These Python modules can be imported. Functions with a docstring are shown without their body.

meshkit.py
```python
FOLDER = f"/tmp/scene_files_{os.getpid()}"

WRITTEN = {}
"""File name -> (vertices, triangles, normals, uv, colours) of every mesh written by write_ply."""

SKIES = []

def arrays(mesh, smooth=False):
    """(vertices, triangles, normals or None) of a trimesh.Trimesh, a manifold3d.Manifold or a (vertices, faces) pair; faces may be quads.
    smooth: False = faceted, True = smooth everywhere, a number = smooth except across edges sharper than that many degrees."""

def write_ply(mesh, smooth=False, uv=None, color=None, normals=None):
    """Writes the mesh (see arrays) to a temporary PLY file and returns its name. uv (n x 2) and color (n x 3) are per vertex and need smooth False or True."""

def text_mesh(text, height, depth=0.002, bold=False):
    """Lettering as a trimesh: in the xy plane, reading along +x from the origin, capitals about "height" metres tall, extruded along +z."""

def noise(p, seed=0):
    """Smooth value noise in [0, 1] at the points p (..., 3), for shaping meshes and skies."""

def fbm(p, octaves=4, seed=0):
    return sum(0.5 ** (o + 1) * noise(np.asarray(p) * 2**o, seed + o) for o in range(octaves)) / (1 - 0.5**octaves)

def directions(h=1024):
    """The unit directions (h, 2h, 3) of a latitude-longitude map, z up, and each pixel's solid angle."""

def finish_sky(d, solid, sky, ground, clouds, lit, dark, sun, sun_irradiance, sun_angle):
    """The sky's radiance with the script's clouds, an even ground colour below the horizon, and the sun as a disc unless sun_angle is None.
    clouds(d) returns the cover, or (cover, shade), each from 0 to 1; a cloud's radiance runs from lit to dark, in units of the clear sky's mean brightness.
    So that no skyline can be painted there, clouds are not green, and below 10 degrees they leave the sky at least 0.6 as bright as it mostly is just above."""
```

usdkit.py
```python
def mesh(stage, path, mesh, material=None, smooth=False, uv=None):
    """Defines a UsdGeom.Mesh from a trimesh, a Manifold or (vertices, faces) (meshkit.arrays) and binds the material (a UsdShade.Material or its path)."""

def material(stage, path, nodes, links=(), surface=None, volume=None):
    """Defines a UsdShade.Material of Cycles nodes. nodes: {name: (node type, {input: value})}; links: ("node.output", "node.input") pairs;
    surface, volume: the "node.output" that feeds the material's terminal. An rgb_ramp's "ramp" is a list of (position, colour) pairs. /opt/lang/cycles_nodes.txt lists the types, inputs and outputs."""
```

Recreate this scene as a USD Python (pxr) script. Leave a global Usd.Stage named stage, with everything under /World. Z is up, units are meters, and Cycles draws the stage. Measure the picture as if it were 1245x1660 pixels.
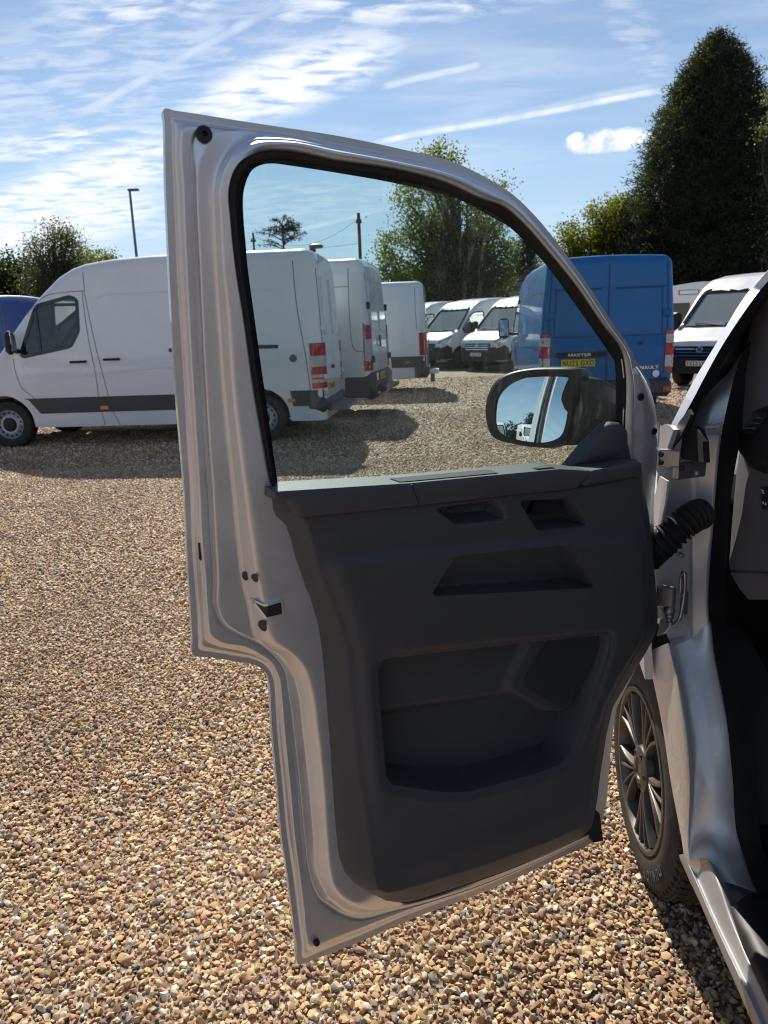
import math, random
import numpy as np
import trimesh
import usdkit
from meshkit import text_mesh, noise, fbm
from pxr import Usd, UsdGeom, UsdLux, UsdShade, Gf, Sdf, Vt
from scipy.spatial import Delaunay
from shapely.geometry import Polygon, Point
from shapely import contains_xy

stage = Usd.Stage.CreateInMemory()
UsdGeom.SetStageUpAxis(stage, 'Z')
UsdGeom.SetStageMetersPerUnit(stage, 1.0)
UsdGeom.Xform.Define(stage, '/World')
UsdGeom.Scope.Define(stage, '/World/Looks')
V = lambda *a: np.array(a, float)

# ------------------------------------------------------------------ camera, sky, sun, exposure
PITCH, ROLL, EYE = math.radians(14.0), math.radians(2.05), V(0, 0, 1.55)
fwd = V(0, math.cos(PITCH), -math.sin(PITCH))
right0 = V(1, 0, 0)
up0 = np.cross(right0, fwd)
rt = math.cos(ROLL) * right0 - math.sin(ROLL) * up0
upv = np.cross(rt, fwd)
cam = UsdGeom.Camera.Define(stage, '/World/camera')
m4 = Gf.Matrix4d(1.0)
for r_, v_ in enumerate((rt, upv, -fwd, EYE)):
    for c_ in range(3):
        m4[r_, c_] = float(v_[c_])
cam.AddTransformOp().Set(m4)
FOCAL = 6.86
cam.CreateFocalLengthAttr(FOCAL)
cam.CreateHorizontalApertureAttr(FOCAL * 1245 / 1200)
cam.CreateVerticalApertureAttr(FOCAL * 1660 / 1200)
cam.CreateFStopAttr(2.4)
cam.CreateFocusDistanceAttr(1.55)
cam.CreateClippingRangeAttr(Gf.Vec2f(0.05, 5000))
cam.CreateExposureAttr(0.75)

SUN = V(-0.20, 1.0, 0.93)
SUN = SUN / np.linalg.norm(SUN)
sun = UsdLux.DistantLight.Define(stage, '/World/sun')
sun.CreateIntensityAttr(1.25)
sun.CreateNormalizeAttr(True)
sun.CreateAngleAttr(0.5)
sun.CreateColorAttr(Gf.Vec3f(1.0, 0.93, 0.82))
zq = np.cross([0, 0, 1.0], SUN)
zq /= np.linalg.norm(zq)
yq = np.cross(SUN, zq)
ms = Gf.Matrix4d(1.0)
for r_, v_ in enumerate((zq, yq, SUN)):
    for c_ in range(3):
        ms[r_, c_] = float(v_[c_])
sun.AddTransformOp().Set(ms)


class Graph:
    """Collects Cycles nodes: add() returns the node's name, inputs that are 'node.output' strings become links."""

    def __init__(self):
        self.nodes, self.links = {}, []

    def add(self, kind, **kw):
        name = f'{kind}_{len(self.nodes)}'
        vals = {}
        for k, v in kw.items():
            if isinstance(v, str) and '.' in v:
                self.links.append((v, f'{name}.{k}'))
            else:
                vals[k] = v
        self.nodes[name] = (kind, vals)
        return name

    def math(self, op, a, b=0.0, c=0.0, clamp=False):
        return self.add('math', math_type=op, value1=a, value2=b, value3=c, use_clamp=clamp) + '.value'

    def vmath(self, op, a, b=(0, 0, 0), out='vector', scale=1.0):
        return self.add('vector_math', math_type=op, vector1=a, vector2=b, scale=scale) + '.' + out

    def ramp01(self, x, lo, hi):
        return self.add('map_range', range_type='smoothstep', value=x, from_min=lo, from_max=hi, to_min=0.0, to_max=1.0, clamp=True) + '.result'

    def build(self, path, surface=None, volume=None):
        return usdkit.material(stage, path, self.nodes, self.links, surface=surface, volume=volume)


def sky_material():
    g = Graph()
    pos = g.add('texture_coordinate') + '.generated'
    sky = g.add('sky_texture', sky_type='single_scattering', sun_disc=False, sun_elevation=float(math.asin(SUN[2])),
                sun_rotation=float(math.atan2(SUN[0], SUN[1])), altitude=100.0, air_density=1.0, aerosol_density=0.12, ozone_density=2.0) + '.color'
    xyz = g.add('separate_xyz', vector=pos)
    hz = g.math('add', g.math('maximum', xyz + '.z', 0.0), 0.12)
    flat = g.add('combine_xyz', x=g.math('divide', xyz + '.x', hz), y=g.math('divide', xyz + '.y', hz), z=0.0) + '.vector'

    wob = g.add('noise_texture', vector=pos, scale=9.0, detail=3.0) + '.fac'
    puff = g.add('noise_texture', vector=pos, scale=30.0, detail=4.0, roughness=0.6) + '.fac'
    lump = puff
    puff = g.add('map_range', value=puff, from_min=0.25, from_max=0.6, to_min=0.35, to_max=1.0, clamp=True) + '.result'

    def patch(center, axis, length, width, soft=0.5):
        """Soft oval of cloud cover round a direction of the sky, long along the axis."""
        c = np.array(center, float); c /= np.linalg.norm(c)
        a = np.array(axis, float); a -= c * (a @ c); a /= np.linalg.norm(a)
        b = np.cross(c, a)
        u = g.math('divide', g.vmath('dot_product', pos, tuple(a), 'value'), length)
        v = g.math('divide', g.vmath('dot_product', pos, tuple(b), 'value'), width)
        r = g.math('sqrt', g.math('add', g.math('multiply', u, u), g.math('multiply', v, v)))
        front = g.ramp01(g.vmath('dot_product', pos, tuple(c), 'value'), 0.2, 0.6)
        return g.math('multiply', g.math('subtract', 1.0, g.ramp01(r, 1.0 - soft, 1.0 + soft)), front)

    def trail(d1, d2, width, strength, seed):
        """A vapour trail along the great circle through two directions."""
        d1 = np.array(d1, float) / np.linalg.norm(d1); d2 = np.array(d2, float) / np.linalg.norm(d2)
        n = np.cross(d1, d2); n /= np.linalg.norm(n)
        mid = d1 + d2; mid /= np.linalg.norm(mid)
        ax = np.cross(n, mid)
        half = abs(d2 @ ax)
        off = g.math('add', g.vmath('dot_product', pos, tuple(n), 'value'), g.math('multiply', g.math('subtract', wob, 0.5), width * 1.2))
        band = g.math('subtract', 1.0, g.ramp01(g.math('absolute', off), 0.15 * width, width))
        along = g.vmath('dot_product', pos, tuple(ax), 'value')
        ends = g.math('subtract', 1.0, g.ramp01(g.math('absolute', along), half * 0.8, half * 1.1))
        front = g.ramp01(g.vmath('dot_product', pos, tuple(mid), 'value'), 0.3, 0.5)
        return g.math('multiply', g.math('multiply', g.math('multiply', band, ends), front), g.math('multiply', puff, strength))

    # thin high cloud everywhere, combed along one wind direction
    comb = g.add('mapping', mapping_type='point', vector=flat, rotation=(0, 0, 1.0), scale=(0.7, 2.1, 1.0)) + '.vector'
    fib = g.add('noise_texture', vector=comb, scale=2.2, detail=6.0, roughness=0.6, distortion=0.25) + '.fac'
    big = g.add('noise_texture', vector=flat, scale=0.55, detail=3.0, roughness=0.5) + '.fac'
    veil = g.math('multiply', g.ramp01(fib, 0.36, 0.8), g.ramp01(big, 0.36, 0.62))
    cover = g.math('multiply', veil, 0.34)
    fine = g.add('mapping', mapping_type='point', vector=flat, rotation=(0, 0, 1.2), scale=(1.3, 3.2, 1.0)) + '.vector'
    fib2 = g.add('noise_texture', vector=fine, scale=5.0, detail=6.0, roughness=0.58, distortion=0.35) + '.fac'
    flock = g.ramp01(fib2, 0.36, 0.66)
    hardfl = g.ramp01(fib2, 0.28, 0.60)
    for c, a, l, w, s, k in [((-0.0911, 0.9552, 0.2817), (0.2521, 0.0035, 0.0724), 0.125, 0.03, 0.95, 1), ((-0.3516, 0.9217, 0.1637), (0.2343, 0.0764, 0.0994), 0.16, 0.03, 0.92, 1), ((-0.389, 0.9127, 0.1249), (0.2118, 0.0875, 0.05), 0.14, 0.03, 0.9, 1), ((-0.2926, 0.9405, 0.1729), (0.2176, 0.066, 0.0372), 0.1, 0.016, 0.6, 0), ((-0.2405, 0.9065, 0.347), (0.194, 0.0328, 0.0411), 0.1, 0.025, 0.75, 0), ((0.0733, 0.9314, 0.3566), (0.2694, -0.025, 0.0118), 0.2, 0.025, 0.75, 0), ((-0.3419, 0.915, 0.2141), (0.1505, 0.0494, 0.0221), 0.11, 0.014, 0.8, 0), ((0.2924, 0.9068, 0.3037), (0.0527, 0.0062, -0.0714), 0.07, 0.02, 0.3, 0), ((-0.2724, 0.9195, 0.2834), (0.2578, 0.0609, 0.0466), 0.25, 0.06, 0.35, 0), ((-0.2286, 0.9629, 0.1433), (0.4218, 0.0912, 0.0325), 0.3, 0.03, 0.35, 0)]:
        p = g.math('multiply', g.math('multiply', patch(c, a, l, w), s), hardfl if k else flock)
        cover = g.math('maximum', cover, p)
    for i, (d1, d2, w, s) in enumerate([((-0.0008, 0.9763, 0.2165), (0.3341, 0.9101, 0.245), 0.0055, 0.75), ((0.0291, 0.9751, 0.22), (0.3275, 0.9114, 0.2493), 0.008, 0.3), ((0.016, 0.9617, 0.2737), (0.1334, 0.948, 0.289), 0.006, 0.5), ((-0.3306, 0.9128, 0.2398), (-0.087, 0.9311, 0.3543), 0.007, 0.42), ((-0.0977, 0.9879, 0.1207), (0.0271, 0.989, 0.1456), 0.004, 0.5)]):
        cover = g.math('maximum', cover, trail(d1, d2, w, s, i * 3.7))
    # a little puff of fair-weather cloud
    for c, a, l, w in [((0.2781, 0.9393, 0.2011), (0.0891, -0.0262, -0.0002), 0.06, 0.016), ((0.242, 0.9479, 0.2069), (0.0202, -0.0056, 0.002), 0.014, 0.008)]:
        p = g.ramp01(g.math('multiply', patch(c, a, l, w, 0.55), lump), 0.27, 0.52)
        cover = g.math('maximum', cover, g.math('multiply', p, 0.93))
    cover = g.math('multiply', cover, g.ramp01(xyz + '.z', -0.02, 0.06))
    low = g.math('subtract', 1.0, g.ramp01(xyz + '.z', 0.0, 0.34))
    hazed = g.add('mix', mix_type='mix', fac=g.math('multiply', low, 0.75), color1=sky, color2=(4.9, 6.6, 8.9)) + '.color'
    white = g.add('mix', mix_type='mix', fac=0.0, color1=(10.6, 10.9, 11.4), color2=(0, 0, 0)) + '.color'
    col = g.add('mix', mix_type='mix', fac=cover, color1=hazed, color2=white) + '.color'
    bg = g.add('background_shader', color=col, strength=0.062)
    return g.build('/World/Looks/sky_look', surface=bg + '.background')


dome = UsdLux.DomeLight.Define(stage, '/World/sky')
dome.GetPrim().SetCustomDataByKey('kind', 'structure')
UsdShade.MaterialBindingAPI.Apply(dome.GetPrim()).Bind(sky_material())

# ------------------------------------------------------------------ helpers
TAKEN = {}


def path_for(name, parent):
    base = parent.GetPath() if parent is not None else Sdf.Path('/World')
    key = (str(base), name)
    n = TAKEN.get(key, 0)
    TAKEN[key] = n + 1
    return f'{base}/{name}' if n == 0 else f'{base}/{name}_{n:03d}'


def tag(p, label=None, cat=None, group=None, kind=None):
    for k, v in (('label', label), ('category', cat), ('group', group), ('kind', kind)):
        if v:
            p.SetCustomDataByKey(k, v)
    return p


def thing(name, label, cat, loc=(0, 0, 0), rotz=0.0, group=None, kind=None):
    x = UsdGeom.Xform.Define(stage, path_for(name, None))
    x.AddTranslateOp().Set(Gf.Vec3d(*map(float, loc)))
    x.AddRotateZOp().Set(math.degrees(rotz))
    return tag(x.GetPrim(), label, cat, group, kind)


def obj(name, mesh, mat, parent=None, smooth=False, label=None, uv=None):
    """One Mesh prim under its thing or part, or under /World."""
    m = usdkit.mesh(stage, path_for(name, parent), mesh, MAT[mat] if isinstance(mat, str) else mat, smooth=smooth, uv=uv)
    if label:
        tag(m.GetPrim(), label)
    return m.GetPrim()


def dup(src, loc, rotz, label=None, group=None, name=None):
    was = src.GetCustomData()
    r = thing(name or src.GetName().rstrip('0123456789_'), label or was['label'], was['category'], loc, rotz, group or was.get('group'))
    r.GetReferences().AddInternalReference(src.GetPath())
    r.SetInstanceable(True)
    return r


def cat_(*ms):
    return trimesh.util.concatenate([m for m in ms if m is not None])


def box(cx, cy, cz, sx, sy, sz, bev=0.0):
    if bev <= 0:
        m = trimesh.creation.box([sx, sy, sz])
    else:
        b = min(bev, 0.49 * min(sx, sy, sz))
        pts = []
        for x in (-1, 1):
            for y in (-1, 1):
                for z in (-1, 1):
                    for k in range(3):
                        p = [x * (sx / 2 - b), y * (sy / 2 - b), z * (sz / 2 - b)]
                        p[k] += (x, y, z)[k] * b
                        pts.append(p)
        m = trimesh.convex.convex_hull(np.array(pts))
    m.apply_translation([cx, cy, cz])
    return m


def tube(path, r, sides=8, cap=True):
    """A round bar along a polyline; r is one radius or one per point."""
    p = np.asarray(path, float)
    r = np.broadcast_to(np.asarray(r, float), (len(p),))
    t = np.gradient(p, axis=0)
    t /= np.linalg.norm(t, axis=1, keepdims=True) + 1e-12
    ref = V(0, 0, 1) if abs(t[0][2]) < 0.9 else V(1, 0, 0)
    a = np.cross(t, ref)
    a /= np.linalg.norm(a, axis=1, keepdims=True) + 1e-12
    b = np.cross(t, a)
    ang = np.arange(sides) * 2 * np.pi / sides
    v = p[:, None] + r[:, None, None] * (np.cos(ang)[None, :, None] * a[:, None] + np.sin(ang)[None, :, None] * b[:, None])
    n = len(p)
    f = []
    for i in range(n - 1):
        for j in range(sides):
            k = (j + 1) % sides
            f += [[i * sides + j, i * sides + k, (i + 1) * sides + k], [i * sides + j, (i + 1) * sides + k, (i + 1) * sides + j]]
    v = v.reshape(-1, 3)
    if cap:
        v = np.vstack([v, p[0], p[-1]])
        for j in range(sides):
            k = (j + 1) % sides
            f += [[len(v) - 2, k, j], [len(v) - 1, (n - 1) * sides + j, (n - 1) * sides + k]]
    return trimesh.Trimesh(v, np.array(f), process=False)


def lathe(prof, axis='y', sides=40):
    """prof: (radius, along) pairs revolved round the axis."""
    prof = np.asarray(prof, float)
    ang = np.arange(sides) * 2 * np.pi / sides
    c, s = np.cos(ang), np.sin(ang)
    v = np.stack([prof[:, 0][:, None] * c, np.broadcast_to(prof[:, 1][:, None], (len(prof), sides)), prof[:, 0][:, None] * s], -1)
    f = []
    for i in range(len(prof) - 1):
        for j in range(sides):
            k = (j + 1) % sides
            f += [[i * sides + j, (i + 1) * sides + j, (i + 1) * sides + k], [i * sides + j, (i + 1) * sides + k, i * sides + k]]
    v = v.reshape(-1, 3)
    if axis == 'z':
        v = v[:, [0, 2, 1]]
        f = np.array(f)[:, ::-1]
    return trimesh.Trimesh(v, np.array(f), process=False)


def seg_dist(P, poly, closed=True):
    """Distance of points (n,2) to a polyline."""
    a = np.asarray(poly, float)
    b = np.roll(a, -1, 0) if closed else a[1:]
    if not closed:
        a = a[:-1]
    best = np.full(len(P), 1e9)
    for p, q in zip(a, b):
        d = q - p
        L = d @ d + 1e-18
        t = np.clip(((P - p) @ d) / L, 0, 1)
        best = np.minimum(best, np.linalg.norm(P - p - t[:, None] * d, axis=1))
    return best


def sdist(P, poly):
    """Signed distance, positive inside."""
    d = seg_dist(P, poly)
    ins = contains_xy(Polygon(poly), P[:, 0], P[:, 1])
    return np.where(ins, d, -d)


def resample(poly, step, closed=True):
    a = np.asarray(poly, float)
    if closed:
        a = np.vstack([a, a[:1]])
    out = []
    for p, q in zip(a[:-1], a[1:]):
        n = max(1, int(np.ceil(np.linalg.norm(q - p) / step)))
        out += [p + (q - p) * i / n for i in range(n)]
    if not closed:
        out.append(a[-1])
    return np.array(out)


def spline(pts, n_per=8, closed=False):
    """Catmull-Rom through the points (any dimension)."""
    p = np.asarray(pts, float)
    if closed:
        q = np.vstack([p[-1:], p, p[:2]])
    else:
        q = np.vstack([2 * p[0] - p[1], p, 2 * p[-1] - p[-2]])
    out = []
    t = np.linspace(0, 1, n_per, endpoint=False)[:, None]
    for i in range(len(q) - 3):
        a, b, c, d = q[i:i + 4]
        out.append(0.5 * (2 * b + (c - a) * t + (2 * a - 5 * b + 4 * c - d) * t ** 2 + (3 * b - 3 * c + d - a) * t ** 3))
    out = np.vstack(out)
    return out if closed else np.vstack([out, p[-1:]])


def round_poly(poly, r, n=5):
    """Polygon with its corners rounded; r is one radius or one per corner."""
    p = np.asarray(poly, float)
    r = np.broadcast_to(r, (len(p),))
    out = []
    for i in range(len(p)):
        a, b, c = p[i - 1], p[i], p[(i + 1) % len(p)]
        u, w = a - b, c - b
        lu, lw = np.linalg.norm(u), np.linalg.norm(w)
        d = min(r[i], 0.45 * lu, 0.45 * lw)
        if d < 1e-6:
            out.append(b)
            continue
        s, e = b + u / lu * d, b + w / lw * d
        for k in range(n + 1):
            t = k / n
            out.append((1 - t) ** 2 * s + 2 * t * (1 - t) * b + t * t * e)
    return np.array(out)


def sheet2d(poly, step, extra=None, holes=()):
    """Triangulates a polygon with points every step; extra: more points to include. Returns points, triangles and the rim's indices."""
    rim = resample(poly, step)
    pts = [rim]
    hr = [resample(h, step) for h in holes]
    pts += hr
    P = Polygon(poly)
    for h in holes:
        P = P.difference(Polygon(h))
    lo, hi = rim.min(0), rim.max(0)
    gx, gy = np.meshgrid(np.arange(lo[0] + step / 2, hi[0], step), np.arange(lo[1] + step / 2, hi[1], step * 0.866))
    gx = gx + (np.arange(gx.shape[0])[:, None] % 2) * step * 0.5
    g = np.stack([gx.ravel(), gy.ravel()], 1)
    if len(g):
        g = g[contains_xy(P, g[:, 0], g[:, 1])]
    if extra is not None and len(extra):
        ex = np.asarray(extra, float)
        ex = ex[contains_xy(P, ex[:, 0], ex[:, 1])]
        if len(g) and len(ex):
            from scipy.spatial import cKDTree
            d, _ = cKDTree(ex).query(g)
            g = g[d > 0.55 * step]
        pts.append(ex)
    if len(g):
        d = seg_dist(g, rim)
        for h in hr:
            d = np.minimum(d, seg_dist(g, h))
        pts.append(g[d > 0.4 * step])
    pts = np.vstack([p for p in pts if len(p)])
    tri = Delaunay(pts).simplices
    c = pts[tri].mean(1)
    tri = tri[contains_xy(P, c[:, 0], c[:, 1])]
    a, b, c = pts[tri[:, 0]], pts[tri[:, 1]], pts[tri[:, 2]]
    area = (b[:, 0] - a[:, 0]) * (c[:, 1] - a[:, 1]) - (b[:, 1] - a[:, 1]) * (c[:, 0] - a[:, 0])
    tri = np.where((area < 0)[:, None], tri[:, ::-1], tri)
    tri = tri[np.abs(area) > 1e-12]
    return pts, tri, len(rim), [len(h) for h in hr]


def slab(poly, step, front, back, holes=(), extra=None):
    """A closed plate over a polygon: front(P) and back(P) map its 2D points to 3D."""
    pts, tri, nr, nh = sheet2d(poly, step, extra, holes)
    A, B = front(pts), back(pts)
    n = len(pts)
    f = [tri, tri[:, ::-1] + n]
    start = 0
    for k in [nr] + nh:
        idx = np.arange(start, start + k)
        nxt = np.roll(idx, -1)
        f.append(np.stack([idx, idx + n, nxt + n], 1))
        f.append(np.stack([idx, nxt + n, nxt], 1))
        start += k
    m = trimesh.Trimesh(np.vstack([A, B]), np.vstack(f), process=False)
    m.fix_normals() if False else None
    return m


def grid_mesh(G, close_u=False, flip=False):
    """Faces of a (n, m, 3) grid of points."""
    n, m = G.shape[:2]
    f = []
    iu = np.arange(n if close_u else n - 1)
    i, j = np.meshgrid(iu, np.arange(m - 1), indexing='ij')
    i2 = (i + 1) % n
    a, b, c, d = i * m + j, i2 * m + j, i2 * m + j + 1, i * m + j + 1
    f = np.concatenate([np.stack([a, b, c], -1).reshape(-1, 3), np.stack([a, c, d], -1).reshape(-1, 3)])
    if flip:
        f = f[:, ::-1]
    return trimesh.Trimesh(G.reshape(-1, 3), f, process=False)


def flat_text(text, height, depth=0.004, bold=False, spread=1.0):
    m = text_mesh(text, height, depth, bold)
    c = (m.bounds[0] + m.bounds[1]) / 2
    m.apply_translation([-c[0], -c[1], 0])
    if spread != 1.0:
        m.vertices[:, 0] *= spread
    return m


def place(m, origin, ex, ey, ez):
    """Maps a mesh's axes onto three given directions at an origin."""
    M = np.eye(4)
    M[:3, 0], M[:3, 1], M[:3, 2], M[:3, 3] = ex, ey, ez, origin
    m = m.copy()
    m.apply_transform(M)
    return m


# ------------------------------------------------------------------ materials
MAT = {}


def mat(name, base, rough=0.5, metal=0.0, spec=0.5, coat=0.0, coat_rough=0.03, vary=0.0, vary_scale=6.0, vary_col=None, bump=0.0, bump_scale=200.0,
        bump_dist=0.001, detail=4.0, rvary=0.0, emit=None, flake=0.0, stretch=None):
    g = Graph()
    tc = g.add('texture_coordinate') + '.object'
    if stretch:
        tc = g.add('mapping', mapping_type='point', vector=tc, scale=stretch) + '.vector'
    kw = dict(roughness=rough, metallic=metal, specular_ior_level=spec, coat_weight=coat, coat_roughness=coat_rough, base_color=base)
    if vary:
        n = g.add('noise_texture', vector=tc, scale=vary_scale, detail=detail, roughness=0.6) + '.fac'
        n = g.ramp01(n, 0.3, 0.7)
        other = vary_col or tuple(c * (1 - vary) for c in base)
        kw['base_color'] = g.add('mix', mix_type='mix', fac=n, color1=base, color2=other) + '.color'
    if rvary:
        n2 = g.add('noise_texture', vector=tc, scale=vary_scale * 1.7, detail=5.0, roughness=0.65) + '.fac'
        kw['roughness'] = g.add('map_range', value=n2, from_min=0.3, from_max=0.7, to_min=max(0.02, rough - rvary), to_max=rough + rvary, clamp=True) + '.result'
    if bump:
        h = g.add('noise_texture', vector=tc, scale=bump_scale, detail=2.0, roughness=0.5) + '.fac'
        kw['normal'] = g.add('bump', height=h, strength=bump, distance=bump_dist) + '.normal'
    if flake:
        w = g.add('voronoi_texture', vector=tc, scale=2500.0) + '.color'
        t = g.vmath('multiply', g.vmath('subtract', w, (0.5, 0.5, 0.5)), (flake, flake, flake))
        nn = g.vmath('normalize', g.vmath('add', g.add('geometry') + '.normal', t))
        kw['normal'] = nn
        kw['coat_normal'] = g.add('geometry') + '.normal'
    if emit:
        kw['emission_color'], kw['emission_strength'] = emit, 1.0
    p = g.add('principled_bsdf', **kw)
    MAT[name] = g.build(f'/World/Looks/{name}', surface=p + '.BSDF')


def pane_mat(name, tint, refl=1.0, ior=1.5, rough=0.0, streak=0.0, dusty_glare=0.0):
    """Window glass: tinted see-through with a fresnel reflection, streaked with dried smears."""
    g = Graph()
    tr = g.add('transparent_bsdf', color=tint) + '.BSDF'
    gl = g.add('glossy_bsdf', color=(refl, refl, refl), roughness=rough) + '.BSDF'
    fr = g.add('fresnel', IOR=ior) + '.fac'
    out = g.add('mix_closure', fac=fr, closure1=tr, closure2=gl) + '.closure'
    if dusty_glare:
        out = g.add('mix_closure', fac=dusty_glare, closure1=out, closure2=g.add('diffuse_bsdf', color=(0.42, 0.47, 0.45)) + '.BSDF') + '.closure'  # pale diffuse film colours in sky glare over slightly dusty glass
    if streak:
        tc = g.add('texture_coordinate') + '.object'
        a = g.add('mapping', mapping_type='point', vector=tc, rotation=(0, -0.08, 0), scale=(48.0, 48.0, 0.9)) + '.vector'
        n = g.add('noise_texture', vector=a, scale=1.0, detail=5.0, roughness=0.7) + '.fac'
        big = g.add('noise_texture', vector=tc, scale=3.1, detail=2.0) + '.fac'
        f = g.math('multiply', g.math('multiply', g.ramp01(n, 0.50, 0.74), g.ramp01(big, 0.42, 0.62)), streak)
        film = g.math('add', f, streak * 0.05)
        df = g.add('diffuse_bsdf', color=(0.75, 0.78, 0.78)) + '.BSDF'
        tl = g.add('translucent_bsdf', color=(0.75, 0.78, 0.78)) + '.BSDF'
        dust = g.add('mix_closure', fac=0.6, closure1=df, closure2=tl) + '.closure'
        out = g.add('mix_closure', fac=film, closure1=out, closure2=dust) + '.closure'
    MAT[name] = g.build(f'/World/Looks/{name}', surface=out)


mat('silver_paint', (0.67, 0.675, 0.695), rough=0.40, metal=0.85, coat=0.6, coat_rough=0.04, vary=0.06, vary_scale=9.0, rvary=0.05, flake=0.10)
mat('silver_body', (0.62, 0.63, 0.65), rough=0.5, metal=0.75, coat=0.8, coat_rough=0.02, vary=0.05, vary_scale=9.0, flake=0.08)
mat('sill_paint', (0.40, 0.40, 0.41), rough=0.55, metal=0.45, vary=0.12, vary_scale=7, rvary=0.08)  # silver toned darker and duller, standing in for shade missing on the sill
mat('white_paint', (0.64, 0.645, 0.66), rough=0.35, coat=0.7, coat_rough=0.03, vary=0.06, vary_scale=1.6, rvary=0.06)
mat('white_paint_cool', (0.62, 0.63, 0.65), rough=0.32, coat=0.8, coat_rough=0.03, vary=0.07, vary_scale=1.3)
mat('blue_paint', (0.001, 0.098, 0.30), rough=0.45, spec=0.3, coat=0.3, coat_rough=0.03, vary=0.08, vary_scale=1.2)
mat('dark_blue_paint', (0.001, 0.030, 0.17), rough=0.4, coat=0.4, vary=0.08)
mat('trim_plastic', (0.058, 0.061, 0.067), rough=0.52, spec=0.4, vary=0.10, vary_scale=14, bump=0.35, bump_scale=520, bump_dist=0.0008)
mat('trim_plastic_soft', (0.060, 0.063, 0.067), rough=0.55, spec=0.4, vary=0.08, vary_scale=14, bump=0.55, bump_scale=380, bump_dist=0.001)
mat('black_plastic', (0.012, 0.012, 0.013), rough=0.5, spec=0.35, vary=0.15, vary_scale=8, bump=0.2, bump_scale=500, bump_dist=0.0006)
mat('gloss_black', (0.008, 0.008, 0.009), rough=0.12, spec=0.5)
mat('rubber', (0.012, 0.012, 0.014), rough=0.6, spec=0.35, vary=0.2, vary_scale=30)
mat('seal_rubber', (0.010, 0.010, 0.012), rough=0.75, spec=0.25, vary=0.25, vary_scale=25)
mat('tyre_letter', (0.05, 0.047, 0.044), rough=0.7)
mat('grille_plastic', (0.034, 0.036, 0.040), rough=0.55, spec=0.4)
mat('tyre_rubber', (0.016, 0.0155, 0.015), rough=0.75, spec=0.3, vary=0.5, vary_scale=11, vary_col=(0.045, 0.036, 0.027), bump=0.3, bump_scale=160, bump_dist=0.001)
mat('alloy', (0.075, 0.064, 0.056), rough=0.45, metal=0.45, coat=0.15, vary=0.25, vary_scale=14, rvary=0.08)
mat('steel_rim', (0.38, 0.39, 0.41), rough=0.4, metal=0.5, vary=0.15, vary_scale=12)
mat('dark_metal', (0.05, 0.05, 0.055), rough=0.45, metal=0.6)
mat('bare_steel', (0.36, 0.36, 0.37), rough=0.35, metal=0.9, vary=0.2, vary_scale=30)
mat('panel_grey', (0.045, 0.047, 0.052), rough=0.55, vary=0.12, vary_scale=5)
mat('grey_plastic', (0.10, 0.105, 0.11), rough=0.55, vary=0.1, vary_scale=5)
mat('seam', (0.03, 0.03, 0.033), rough=0.7)
mat('seam_light', (0.16, 0.16, 0.17), rough=0.7)
mat('seam_blue', (0.006, 0.03, 0.09), rough=0.6)
mat('lamp_red', (0.33, 0.005, 0.010), rough=0.12, coat=1.0, vary=0.25, vary_scale=30)
mat('lamp_clear', (0.46, 0.46, 0.47), rough=0.10, coat=1.0, vary=0.3, vary_scale=40)
mat('lamp_orange', (0.55, 0.17, 0.01), rough=0.15, coat=1.0)
mat('headlamp', (0.55, 0.57, 0.60), rough=0.10, metal=0.6, coat=1.0, vary=0.5, vary_scale=22)
mat('plate_yellow', (0.62, 0.43, 0.01), rough=0.4)
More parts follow.
